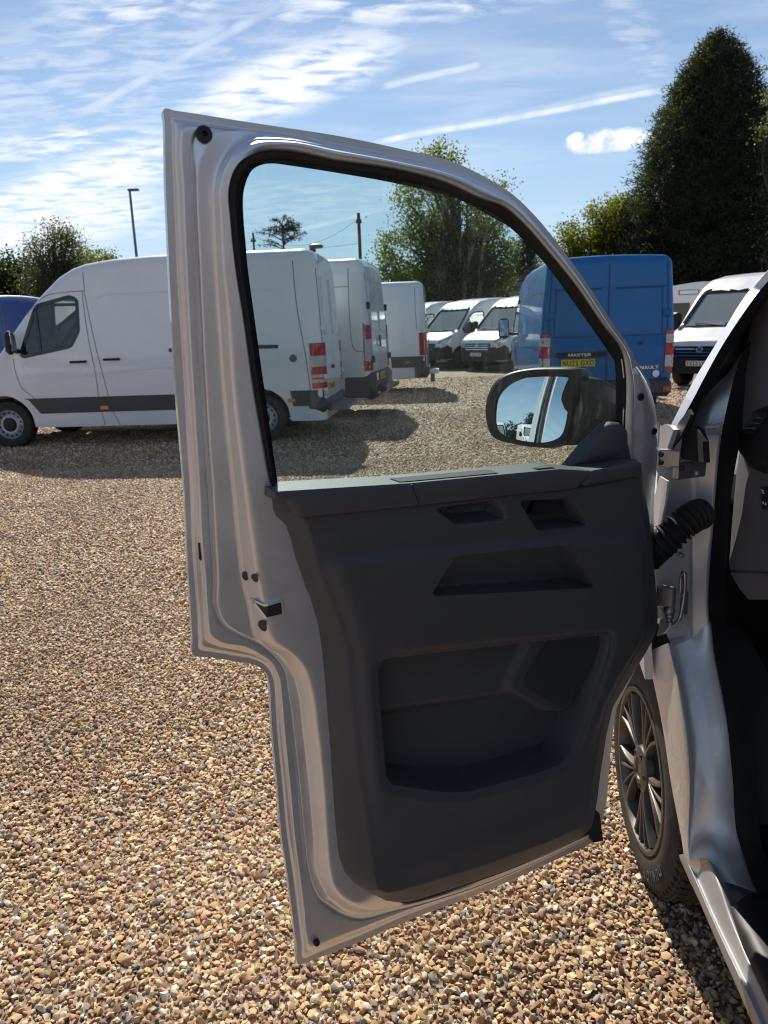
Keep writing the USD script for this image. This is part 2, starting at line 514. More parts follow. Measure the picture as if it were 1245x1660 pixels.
mat('plate_white', (0.72, 0.72, 0.70), rough=0.4)
mat('plate_ink', (0.012, 0.012, 0.012), rough=0.5)
mat('white_ink', (0.72, 0.72, 0.72), rough=0.5)
mat('chrome', (0.75, 0.75, 0.76), rough=0.12, metal=1.0)
mat('mirror_silver', (0.86, 0.90, 0.90), rough=0.0, metal=1.0)
mat('cabin_dark', (0.018, 0.018, 0.020), rough=0.8, vary=0.2)
mat('cabin_grey', (0.13, 0.13, 0.135), rough=0.7, vary=0.1, bump=0.2, bump_scale=500, bump_dist=0.0006)
mat('carpet', (0.008, 0.008, 0.009), rough=0.95, spec=0.2, bump=0.5, bump_scale=700, bump_dist=0.002)
mat('lamp_post_paint', (0.07, 0.12, 0.10), rough=0.5)
mat('pole_wood', (0.045, 0.035, 0.028), rough=0.9, vary=0.3, vary_scale=4, bump=0.4, bump_scale=40, bump_dist=0.01)
mat('bark', (0.055, 0.043, 0.033), rough=0.95, vary=0.4, vary_scale=5, bump=0.6, bump_scale=18, bump_dist=0.03)
mat('cladding', (0.30, 0.31, 0.32), rough=0.6, vary=0.1)
mat('sign_dark', (0.03, 0.035, 0.04), rough=0.5)
mat('timber', (0.30, 0.19, 0.09), rough=0.8, vary=0.3, vary_scale=6)
mat('roof_tile', (0.12, 0.075, 0.055), rough=0.9, vary=0.4, vary_scale=3)
mat('brick_far', (0.24, 0.12, 0.08), rough=0.9, vary=0.3, vary_scale=4)
pane_mat('tinted_pane', (0.66, 0.79, 0.78), streak=0.07)
pane_mat('screen_pane', (0.62, 0.70, 0.68), ior=2.6, dusty_glare=0.35)
pane_mat('clear_pane', (0.82, 0.88, 0.87))
pane_mat('dark_pane', (0.22, 0.25, 0.25))

# ------------------------------------------------------------------ ground
def gravel_base(name):
    g = Graph()
    pos = g.add('geometry') + '.position'
    xy = g.vmath('multiply', pos, (1, 1, 0))
    cell = g.add('voronoi_texture', vector=xy, scale=38.0, randomness=1.0)
    cell2 = g.add('voronoi_texture', vector=xy, scale=61.0, randomness=1.0)
    pick = g.add('separate_color', color_type='rgb', color=cell + '.color') + '.r'
    tone = g.add('rgb_ramp', fac=pick, interpolate=True, ramp=[(0.0, (0.13, 0.085, 0.06)), (0.18, (0.23, 0.145, 0.09)), (0.4, (0.35, 0.22, 0.13)),
                                                           (0.62, (0.41, 0.275, 0.175)), (0.8, (0.29, 0.235, 0.18)), (0.93, (0.46, 0.36, 0.24)), (1.0, (0.54, 0.47, 0.38))]) + '.color'
    big = g.add('noise_texture', vector=xy, scale=0.35, detail=4.0, roughness=0.6) + '.fac'
    patchy = g.add('mix', mix_type='multiply', fac=g.ramp01(big, 0.35, 0.7), color1=tone, color2=(0.78, 0.76, 0.74)) + '.color'
    crev = g.ramp01(cell + '.distance', 0.35, 0.75)
    col = g.add('mix', mix_type='mix', fac=g.math('multiply', crev, 0.55), color1=patchy, color2=(0.05, 0.038, 0.028)) + '.color'
    h = g.math('add', g.math('subtract', 1.0, cell + '.distance'), g.math('multiply', cell2 + '.distance', 0.4))
    n = g.add('bump', height=h, strength=0.9, distance=0.012) + '.normal'
    p = g.add('principled_bsdf', base_color=col, roughness=0.8, specular_ior_level=0.35, normal=n)
    MAT[name] = g.build(f'/World/Looks/{name}', surface=p + '.BSDF')


gravel_base('gravel_ground')
# one sheet to the horizon, finer near the yard, with slight undulation
xs = np.concatenate([[-900, -400, -200, -100, -60], np.arange(-40, 41, 1.0), [60, 100, 200, 400, 900]])
ys = np.concatenate([[-900, -300, -100, -40], np.arange(-14, 61, 1.0), [80, 120, 200, 400, 900]])
GX, GY = np.meshgrid(xs, ys, indexing='ij')
GZ = 0.02 * (fbm(np.stack([GX * 0.25, GY * 0.25, 0 * GX], -1), 3, 5) - 0.5)
GZ = GZ * 0.6 - 0.007
tag(obj('gravel_ground', grid_mesh(np.stack([GX, GY, GZ], -1), flip=False), 'gravel_ground', smooth=True), kind='structure')

# ------------------------------------------------------------------ loose stones
def stone_mat(name, lo, hi, spot):
    g = Graph()
    rnd = g.add('object_info') + '.random'
    tc = g.add('texture_coordinate') + '.object'
    n = g.add('noise_texture', vector=tc, scale=90.0, detail=4.0, roughness=0.6) + '.fac'
    base = g.add('mix', mix_type='mix', fac=rnd, color1=lo, color2=hi) + '.color'
    col = g.add('mix', mix_type='mix', fac=g.math('multiply', g.ramp01(n, 0.42, 0.7), 0.6), color1=base, color2=spot) + '.color'
    loc = g.add('object_info') + '.location'
    patch = g.add('noise_texture', vector=loc, scale=0.9, detail=3.0) + '.fac'
    col = g.add('mix', mix_type='multiply', fac=g.ramp01(patch, 0.4, 0.68), color1=col, color2=(0.76, 0.74, 0.73)) + '.color'
    b = g.add('bump', height=n, strength=0.5, distance=0.003) + '.normal'
    p = g.add('principled_bsdf', base_color=col, roughness=0.62, specular_ior_level=0.4, normal=b)
    MAT[name] = g.build(f'/World/Looks/{name}', surface=p + '.BSDF')


TONES = [((0.46, 0.28, 0.134), (0.64, 0.425, 0.222), (0.28, 0.165, 0.08), 6), ((0.56, 0.395, 0.215), (0.74, 0.555, 0.34), (0.36, 0.21, 0.10), 5),
         ((0.27, 0.17, 0.11), (0.40, 0.255, 0.16), (0.15, 0.095, 0.065), 3), ((0.20, 0.185, 0.175), (0.34, 0.32, 0.30), (0.12, 0.115, 0.11), 1.6),
         ((0.56, 0.48, 0.38), (0.74, 0.68, 0.59), (0.46, 0.34, 0.22), 2), ((0.36, 0.185, 0.10), (0.48, 0.265, 0.145), (0.22, 0.115, 0.075), 2),
         ((0.50, 0.36, 0.15), (0.62, 0.47, 0.22), (0.32, 0.22, 0.09), 1)]
rs = np.random.default_rng(11)
gravel = UsdGeom.PointInstancer.Define(stage, '/World/gravel_stones')
tag(gravel.GetPrim(), 'loose brown, buff and grey flint gravel covering the whole sales yard', 'gravel', kind='stuff')
UsdGeom.Scope.Define(stage, '/World/gravel_stones/shapes')
protos, weight = [], []
for t_, (lo, hi, spot, w_) in enumerate(TONES):
    stone_mat(f'stone_{["tan", "buff", "brown", "grey", "pale", "rust", "ochre"][t_]}', lo, hi, spot)
    for k_ in range(3):
        p_ = rs.normal(size=(15 if k_ else 22, 3))
        p_ /= np.linalg.norm(p_, axis=1, keepdims=True)
        p_ *= rs.uniform(0.82, 1.05, (len(p_), 1))
        p_ *= V(1.0, rs.uniform(0.62, 0.95), rs.uniform(0.45, 0.75))
        h_ = trimesh.convex.convex_hull(p_)
        pr = usdkit.mesh(stage, f'/World/gravel_stones/shapes/stone_{len(protos):03d}', h_, MAT[f'stone_{["tan", "buff", "brown", "grey", "pale", "rust", "ochre"][t_]}'],
                         smooth=28 if k_ else 50)
        protos.append(pr.GetPath())
        weight.append(w_)
weight = np.array(weight, float) / sum(weight)


def scatter(y0, y1, step, smin, smax, z0):
    """Jittered stones over the part of the yard that lies in view between two distances."""
    ys_ = np.arange(y0, y1, step)
    out = []
    for y in ys_:
        w = 0.60 * y + 0.75
        x = np.arange(-w - 0.1, w + 0.1, step)
        out.append(np.stack([x, np.full(len(x), y)], 1))
    p = np.vstack(out)
    p = p + rs.uniform(-0.5, 0.5, p.shape) * step * 1.2
    s = smin + (smax - smin) * rs.random(len(p)) ** 2.2
    z = z0 + 0.3 * s * rs.random(len(p)) + 0.004 * (noise(np.concatenate([p * 2.5, np.zeros((len(p), 1))], 1), 3) - 0.5)
    return np.concatenate([p, z[:, None]], 1), s


parts_ = [scatter(0.75, 4.4, 0.0132, 0.0058, 0.0160, -0.004), scatter(4.4, 9.0, 0.021, 0.009, 0.019, -0.004), scatter(9.0, 14.0, 0.040, 0.014, 0.027, -0.006), scatter(14.0, 23.0, 0.07, 0.018, 0.036, -0.008)]
pos_ = np.vstack([a for a, _ in parts_])
siz_ = np.concatenate([b for _, b in parts_])
n_ = len(pos_)
q_ = rs.normal(size=(n_, 4)) * V(1, 0.25, 0.25, 1)
q_ /= np.linalg.norm(q_, axis=1, keepdims=True)
gravel.CreatePrototypesRel().SetTargets(protos)
gravel.CreateProtoIndicesAttr(Vt.IntArray.FromNumpy(rs.choice(len(protos), n_, p=weight).astype(np.int32)))
gravel.CreatePositionsAttr(Vt.Vec3fArray.FromNumpy(pos_.astype(np.float32)))
gravel.CreateScalesAttr(Vt.Vec3fArray.FromNumpy((siz_[:, None] * rs.uniform(0.8, 1.2, (n_, 3))).astype(np.float32)))
gravel.CreateOrientationsAttr(Vt.QuathArray([Gf.Quath(float(a), float(b), float(c), float(d)) for a, b, c, d in q_]))

# ------------------------------------------------------------------ trees, posts, hedge, buildings
def leaf_mat(name, a, b, c, trans=0.35, rough=0.55):
    g = Graph()
    r = g.add('geometry') + '.random_per_island'
    col = g.add('rgb_ramp', fac=r, ramp=[(0.0, a), (0.55, b), (1.0, c)]) + '.color'
    n = g.add('noise_texture', vector=g.add('geometry') + '.position', scale=0.9, detail=2.0) + '.fac'
    col = g.add('mix', mix_type='multiply', fac=g.ramp01(n, 0.35, 0.65), color1=col, color2=(0.72, 0.74, 0.70)) + '.color'
    p = g.add('principled_bsdf', base_color=col, roughness=rough, specular_ior_level=0.35) + '.BSDF'
    t = g.add('translucent_bsdf', color=g.add('mix', mix_type='multiply', fac=1.0, color1=col, color2=(1.5, 1.6, 0.7)) + '.color') + '.BSDF'
    MAT[name] = g.build(f'/World/Looks/{name}', surface=g.add('mix_closure', fac=trans, closure1=p, closure2=t) + '.closure')


leaf_mat('spring_leaf', (0.12, 0.14, 0.045), (0.27, 0.29, 0.075), (0.42, 0.43, 0.12), 0.6)
leaf_mat('willow_leaf', (0.07, 0.08, 0.042), (0.11, 0.12, 0.062), (0.16, 0.165, 0.085), 0.45)
leaf_mat('dark_leaf', (0.025, 0.038, 0.014), (0.055, 0.080, 0.024), (0.11, 0.14, 0.04), 0.45)
leaf_mat('yellow_leaf', (0.12, 0.13, 0.02), (0.28, 0.27, 0.035), (0.42, 0.38, 0.06), 0.55)
leaf_mat('conifer_needle', (0.040, 0.050, 0.026), (0.085, 0.10, 0.048), (0.15, 0.165, 0.075), 0.3, 0.7)
leaf_mat('cedar_needle', (0.025, 0.034, 0.024), (0.045, 0.058, 0.038), (0.075, 0.085, 0.055), 0.2, 0.7)
leaf_mat('russet_leaf', (0.08, 0.025, 0.016), (0.13, 0.045, 0.026), (0.18, 0.08, 0.04), 0.3)
leaf_mat('brown_leaf', (0.06, 0.045, 0.03), (0.10, 0.08, 0.05), (0.14, 0.11, 0.06), 0.3)


def leaves(centres, sigma, per, size, rng, up=0.3, long=1.6, droop=0.0):
    """Small folded leaf faces scattered round clump centres."""
    n = len(centres) * per
    c = np.repeat(centres, per, 0)
    sg = np.repeat(np.broadcast_to(sigma, (len(centres),)), per)[:, None]
    d = rng.normal(size=(n, 3)) * sg * V(1, 1, 0.75)
    p = c + d
    ax_ = rng.normal(size=(n, 3)) + V(0, 0, -droop)
    ax_ /= np.linalg.norm(ax_, axis=1, keepdims=True)
    nr = rng.normal(size=(n, 3)) + V(0, 0, up)
    sd = np.cross(ax_, nr); sd /= np.linalg.norm(sd, axis=1, keepdims=True) + 1e-9
    s = size * rng.uniform(0.6, 1.35, (n, 1))
    a, b = p - ax_ * s * long * 0.5, p + ax_ * s * long * 0.5
    l, r = p - sd * s * 0.5, p + sd * s * 0.5
    v = np.stack([a, r, b, l], 1).reshape(-1, 3)
    i = np.arange(n)[:, None] * 4
    f = np.concatenate([i + V(0, 1, 2).astype(int), i + V(0, 2, 3).astype(int)])
    return trimesh.Trimesh(v, f, process=False)


def in_blobs(blobs, n, rng, shell=0.55):
    """Points inside a union of ellipsoids (cx, cy, cz, rx, ry, rz), thicker towards their skins."""
    vol = np.array([b[3] * b[4] * b[5] for b in blobs]) ** 0.8
    k = rng.choice(len(blobs), n, p=vol / vol.sum())
    B = np.array(blobs)[k]
    d = rng.normal(size=(n, 3)); d /= np.linalg.norm(d, axis=1, keepdims=True)
    r = rng.random((n, 1)) ** (1 / 3) * (1 - shell) + shell * rng.uniform(0.72, 1.05, (n, 1))
    return B[:, :3] + d * r * B[:, 3:]


def broad_tree(name, label, base, blobs, seed, nclump, per, size, leaf, trunk_r=0.22, sigma=0.42, twigs=0.5, shell=0.5, height=None, cat='tree', group=None):
    rng = np.random.default_rng(seed)
    t = thing(name, label, cat, (base[0], base[1], 0), 0, group)
    o = V(base[0], base[1], 0)
    C_ = in_blobs(blobs, nclump, rng, shell) - o
    C_ = C_[C_[:, 2] > 0.25]
    top = C_[:, 2].max()
    trunk = [V(0, 0, -0.1), V(0.05, 0, top * 0.2), V(-0.06, 0.05, top * 0.42), V(0.05, -0.05, top * 0.62), V(0.0, 0, top * 0.86)]
    tp = spline(trunk, 6)
    bits = [tube(tp, np.linspace(trunk_r, trunk_r * 0.18, len(tp)), 8)]
    for c in C_[rng.random(len(C_)) < twigs]:
        z0 = np.clip(c[2] * 0.55 - 0.15 * np.hypot(c[0], c[1]), top * 0.12, top * 0.8)
        k = np.argmin(np.abs(tp[:, 2] - z0))
        a = tp[k]
        m = a * 0.45 + c * 0.55 + rng.normal(size=3) * 0.25 + V(0, 0, 0.25)
        L = np.linalg.norm(c - a)
        q = spline([a, m, c], 4)
        bits.append(tube(q, np.linspace(min(0.09, 0.018 * L + 0.012), 0.010, len(q)), 4, cap=False))
    obj('trunk', cat_(*bits), 'bark', t, smooth=40)
    cr = leaves(C_, rng.uniform(0.7, 1.3, len(C_)) * sigma, per, size, rng)
    obj('crown', cr, leaf, t)
    return t


# the big spring-green tree seen through the door window
broad_tree('leafy_tree', 'big spring-green tree seen through and above the open door window', (4.2, 39.0),
           [(2.6, 39, 7.6, 1.7, 1.8, 2.3), (4.8, 39, 6.6, 1.9, 1.9, 2.0), (2.0, 39, 5.0, 1.8, 1.9, 2.3), (5.6, 39, 4.6, 1.6, 1.8, 2.2), (3.8, 38.5, 3.6, 2.8, 2.2, 2.0), (1.2, 39, 3.2, 1.3, 1.5, 1.8), (3.4, 39, 9.0, 0.9, 0.9, 0.9), (6.2, 39, 7.4, 0.7, 0.8, 0.9)],
           3, 600, 70, 0.085, 'spring_leaf', 0.22, 0.32, 0.3, 0.5)
broad_tree('dense_bush', 'dense dark bushes under the spring-green tree behind the row of vans', (3.4, 41.5),
           [(0.6, 41.5, 2.2, 2.0, 1.2, 2.0), (3.4, 41.5, 2.6, 2.2, 1.3, 2.2), (6.0, 41.8, 2.2, 1.6, 1.2, 1.8)], 4, 170, 60, 0.16, 'dark_leaf', 0.15, 0.45, 0.2, 0.4, cat='bushes')
# bare twigs on its left side
broad_tree('yellow_green_tree', 'yellow-green tree behind the blue van, left of the tall conifer', (13.0, 45.0),
           [(13.4, 45, 6.9, 1.3, 1.4, 1.5), (11.8, 45, 6.0, 1.4, 1.4, 1.2), (10.8, 45, 5.0, 1.0, 1.2, 1.0), (12.8, 45, 4.6, 2.2, 1.6, 1.5), (14.6, 45, 6.6, 1.2, 1.4, 1.6), (13.8, 45, 8.0, 0.5, 0.6, 0.5)],
           7, 230, 90, 0.10, 'yellow_leaf', 0.2, 0.34, 0.3, 0.65)
broad_tree('willow_tree', 'grey-green feathery tree above the nose of the tall white van', (-12.7, 31.0),
           [(-12.5, 31, 4.6, 1.1, 1.1, 1.2), (-12.9, 31, 3.2, 1.4, 1.2, 1.6), (-12.0, 31, 3.6, 0.9, 1.0, 1.2), (-12.4, 31, 5.4, 0.6, 0.6, 0.5)],
           9, 300, 80, 0.05, 'willow_leaf', 0.14, 0.26, 0.7, 0.35)
broad_tree('dark_tree', 'dark green tree at the left edge behind the dark blue van', (-16.2, 35.0),
           [(-16.2, 35, 4.0, 1.4, 1.4, 1.2), (-15.2, 35, 3.2, 1.2, 1.3, 1.6), (-17.5, 35, 3.6, 1.5, 1.4, 1.5), (-14.0, 36, 2.6, 1.6, 1.0, 1.7)], 12, 220, 80, 0.10, 'dark_leaf', 0.2, 0.36, 0.3, 0.5)
broad_tree('small_bright_tree', 'small bright green tree over the roof of the tall white van', (-13.1, 37.0),
           [(-13.3, 37, 4.9, 1.0, 0.9, 0.75), (-14.0, 37, 4.4, 0.9, 0.9, 0.9), (-12.7, 37, 4.6, 0.5, 0.6, 0.45), (-13.4, 37, 3.4, 1.4, 1.2, 1.4)], 14, 150, 80, 0.08, 'spring_leaf', 0.15, 0.26, 0.3, 0.6)
broad_tree('russet_shrub', 'reddish-leaved shrub above the dark blue van at the left edge', (-10.9, 22.6),
           [(-10.9, 22.6, 2.1, 0.8, 0.7, 0.7), (-11.6, 22.6, 1.9, 0.7, 0.7, 0.8), (-10.9, 22.6, 1.2, 0.8, 0.7, 1.0)], 15, 110, 40, 0.07, 'russet_leaf', 0.05, 0.16, 0.8, 0.5, cat='shrub')
broad_tree('brown_tree', 'brownish thin-leaved tree low at the right edge behind the conifer', (22.6, 47.0),
           [(22.6, 47, 3.2, 1.6, 1.4, 1.4), (24.4, 47, 3.4, 1.6, 1.4, 1.6), (21.6, 47, 2.4, 1.2, 1.2, 1.2)], 18, 120, 40, 0.12, 'brown_leaf', 0.14, 0.32, 0.8, 0.5)
broad_tree('edge_tree', 'feathery olive tree cut off by the right edge beside the conifer', (19.0, 36.0),
           [(18.6, 36, 9.6, 1.0, 1.0, 2.2), (18.9, 36, 6.4, 1.1, 1.2, 2.2), (19.6, 36, 8.0, 1.4, 1.4, 3.0), (19.4, 36, 4.0, 1.2, 1.2, 1.6), (18.9, 36, 12.0, 0.7, 0.7, 1.0)], 19, 170, 46, 0.10, 'willow_leaf', 0.2, 0.34, 0.5, 0.5)


def conifer(name, label, base, prof_, seed, n, size, needle, trunk_r, lean=0.0, flat=0.85):
    """Dense conifer: drooping sprays over a turned outline (height, radius)."""
    rng = np.random.default_rng(seed)
    t = thing(name, label, 'tree', (base[0], base[1], 0))
    P = np.array(prof_, float)
    H = P[-1, 0]
    obj('trunk', tube([V(0, 0, -0.1), V(0, 0, H * 0.5), V(lean, 0, H * 0.93)], [trunk_r, trunk_r * 0.6, 0.03], 8), 'bark', t, smooth=40)
    w = np.interp(np.linspace(P[0, 0], H, 400), P[:, 0], P[:, 1])
    z = rng.choice(np.linspace(P[0, 0], H, 400), n, p=(w + 0.1) / (w + 0.1).sum())
    a = rng.uniform(0, 2 * np.pi, n)
    lump = 0.80 + 0.34 * fbm(np.stack([np.cos(a) * 2.2, np.sin(a) * 2.2, z * 0.75], -1), 3, seed) + 0.10 * rng.normal(size=n)
    depth = 1 - 0.55 * rng.random(n) ** 2.2
    r = np.interp(z, P[:, 0], P[:, 1]) * lump * depth
    c = np.stack([np.cos(a) * r + lean * z / H, np.sin(a) * r * flat, z - 0.10 * r], -1)
    out = np.stack([np.cos(a), np.sin(a), rng.uniform(-0.2, 0.9, n)], -1)
    k = 16
    m = n * k
    cc = np.repeat(c, k, 0) + rng.normal(size=(m, 3)) * size * V(1.5, 1.5, 1.1)
    ax_ = np.repeat(out, k, 0) + rng.normal(size=(m, 3)) * 0.75
    ax_ /= np.linalg.norm(ax_, axis=1, keepdims=True)
    sd = np.cross(ax_, rng.normal(size=(m, 3))); sd /= np.linalg.norm(sd, axis=1, keepdims=True) + 1e-9
    s = size * rng.uniform(0.6, 1.4, (m, 1))
    v = np.stack([cc - ax_ * s * 0.6 - sd * s * 0.22, cc - ax_ * s * 0.6 + sd * s * 0.22, cc + ax_ * s * 1.3], 1).reshape(-1, 3)
    f = np.arange(m * 3).reshape(-1, 3)
    core = lathe([(max(0.02, q_ * 0.48), z_) for z_, q_ in P], 'z', 28)
    core.vertices[:, 0] += lean * core.vertices[:, 2] / H
    core.vertices[:, :2] *= (0.75 + 0.5 * fbm(core.vertices * 0.6, 3, seed))[:, None]
    obj('crown', cat_(trimesh.Trimesh(v, f, process=False), core), needle, t)
    return t


conifer('tall_conifer', 'tall dark dense conifer standing high above the vans at the right', (17.9, 42.5),
        [(0.6, 3.6), (2.5, 4.2), (4.5, 4.35), (6.5, 4.1), (8.5, 3.55), (10.5, 3.1), (12.3, 2.5), (13.6, 1.95), (14.6, 1.3), (15.2, 0.75), (15.6, 0.15)], 21, 12500, 0.115, 'conifer_needle', 0.4, 0.1)
conifer('brown_conifer', 'dull brownish conifer at the foot of the tall dark one', (14.9, 41.5),
        [(0.6, 1.6), (2.5, 1.9), (4.5, 1.6), (6.0, 0.9), (7.2, 0.15)], 22, 2600, 0.095, 'cedar_needle', 0.2)
conifer('small_conifer', 'small dark conifer in the lower right corner of the door window', (9.6, 50.0),
        [(1.0, 1.7), (3.0, 1.6), (4.6, 1.15), (6.0, 0.6), (7.0, 0.08)], 23, 1300, 0.12, 'cedar_needle', 0.15)


def cedar(base, seed):
    """Open-branched cedar: level boughs with needle tufts."""
    rng = np.random.default_rng(seed)
    t = thing('cedar_tree', 'wide open-branched cedar above the roof of the tall white van, inside the window', 'tree', (base[0], base[1], 0))
    bits = [tube([V(0, 0, 0), V(0.1, 0, 5), V(0, 0, 9.4)], [0.22, 0.14, 0.03], 8)]
    tufts = []
    for k in range(24):
        z = rng.uniform(7.2, 9.4)
        a = rng.uniform(0, 2 * np.pi)
        L = (2.7 - 0.75 * (z - 7.2)) * rng.uniform(0.7, 1.1)
        e = V(math.cos(a) * L, math.sin(a) * L * 0.8, L * rng.uniform(0.05, 0.55))
        q = spline([V(0, 0, z), V(0, 0, z) + e * 0.5 + V(0, 0, 0.16), V(0, 0, z) + e], 5)
        bits.append(tube(q, np.linspace(0.05, 0.012, len(q)), 4, cap=False))
        for s in np.linspace(0.3, 1.0, 7):
            i = int(s * (len(q) - 1))
            tufts.append(q[i] + rng.normal(size=3) * V(0.13, 0.13, 0.05))
    obj('trunk', cat_(*bits), 'bark', t, smooth=40)
    obj('crown', leaves(np.array(tufts), 0.10, 16, 0.05, rng, long=3.5), 'cedar_needle', t)


cedar((-7.0, 60.0), 31)

# hedge far behind everything, one dark mass
rng = np.random.default_rng(40)
hc = []
for a in np.linspace(0, 2 * np.pi, 520, endpoint=False):
    r = 66 + 5 * math.sin(a * 7) + rng.normal() * 1.5
    for k in range(5):
        hc.append((r * math.sin(a) + rng.normal() * 0.8, r * math.cos(a) + rng.normal() * 0.8, rng.uniform(0.2, 3.2 + 1.0 * math.sin(a * 11))))
tag(obj('far_hedge', leaves(np.array(hc), 0.7, 16, 0.45, rng), 'dark_leaf'), 'dark band of far hedges and trees round the yard', 'hedge', kind='stuff')
HB = []
for a in np.linspace(0, 2 * np.pi, 241):
    HB.append([(67.5 * math.sin(a), 67.5 * math.cos(a), 0), (67.5 * math.sin(a), 67.5 * math.cos(a), 2.2 + 0.9 * noise(V(a * 9, 0, 0)[None])[0])])
tag(obj('far_bank', grid_mesh(np.array(HB)), 'dark_leaf'), kind='structure')

# posts and wires
lp = thing('street_lamp', 'slim green street lamp post rising behind the tall white van', 'street lamp', (-9.75, 32, 0))
obj('post', tube([V(0, 0, 0), V(0, 0, 3.0), V(0.02, 0, 7.2)], [0.075, 0.06, 0.045], 10), 'lamp_post_paint', lp, smooth=True)
obj('lamp_head', box(0.17, 0, 7.24, 0.46, 0.16, 0.09, 0.03), 'grey_plastic', lp, smooth=40)
def wood_pole(base, h, r, label):
    p = thing('utility_pole', label, 'pole', (base[0], base[1], 0))
    obj('post', tube([V(0, 0, 0), V(0, 0, h)], [r * 1.15, r], 10), 'pole_wood', p, smooth=True)
    obj('insulator_arm', cat_(box(0.0, -r, h - 0.45, 0.30, 0.08, 0.10, 0.01), box(0.10, -r, h - 0.36, 0.05, 0.05, 0.12, 0.01), box(-0.10, -r, h - 0.36, 0.05, 0.05, 0.12, 0.01)), 'dark_metal', p)
    return p
wood_pole((-0.75, 40), 7.2, 0.085, 'dark wooden utility pole behind the second white van')
wood_pole((-6.92, 45), 7.05, 0.055, 'thin far pole left of the cedar inside the window')
def wire(a, b, sag, label):
    t_ = np.linspace(0, 1, 24)[:, None]
    p = V(*a) * (1 - t_) + V(*b) * t_ - V(0, 0, 1) * (4 * sag * t_ * (1 - t_))
    tag(obj('overhead_wire', tube(p, 0.008, 4, cap=False), 'rubber'), label, 'wire')
wire((-0.75, 40, 6.95), (-6.92, 45, 6.9), 0.9, 'overhead wire sagging from the dark pole to the thin pole')
wire((-0.75, 40, 5.75), (-30, 52, 6.2), 0.4, 'lower overhead wire running left from the dark pole')

# grey industrial building with a sign, right of the tree
bd = thing('grey_building', 'low grey clad building with dark sign letters behind the row of vans', 'building', (8.0, 48, 0), math.radians(-8))
obj('wall', box(4.0, 4.0, 2.0, 8.0, 8.0, 4.0), 'cladding', bd)
obj('roof', cat_(box(4.0, 4.0, 4.2, 8.5, 8.5, 0.35, 0.05)), 'sign_dark', bd)
tx = flat_text('HIGH', 0.34, 0.03, True, 1.15)
obj('sign_lettering', place(tx, V(1.05, -0.035, 3.58), V(1, 0, 0), V(0, 0, 1), V(0, -1, 0)), 'sign_dark', bd)
for k in range(16):
    obj('cladding_rib', box(0.25 + k * 0.5, -0.012, 2.0, 0.05, 0.024, 3.98), 'cladding', bd)
# behind the viewer: trees that the mirror shows
for k, (x, y, s, lb) in enumerate(((-30, -11.0, 1.1, 'green tree above the vans, seen only in the door mirror'), (-40, -30, 1.3, 'far green tree, seen only at the left of the door mirror'))):
    broad_tree('leafy_tree', lb, (x, y), [(x, y, 3.2 * s, 1.8 * s, 1.8 * s, 1.7 * s), (x + 0.8, y, 2.4 * s, 1.6 * s, 1.6 * s, 1.4 * s)], 50 + k, 110, 50, 0.16, 'dark_leaf', 0.2, 0.4, 0.3)

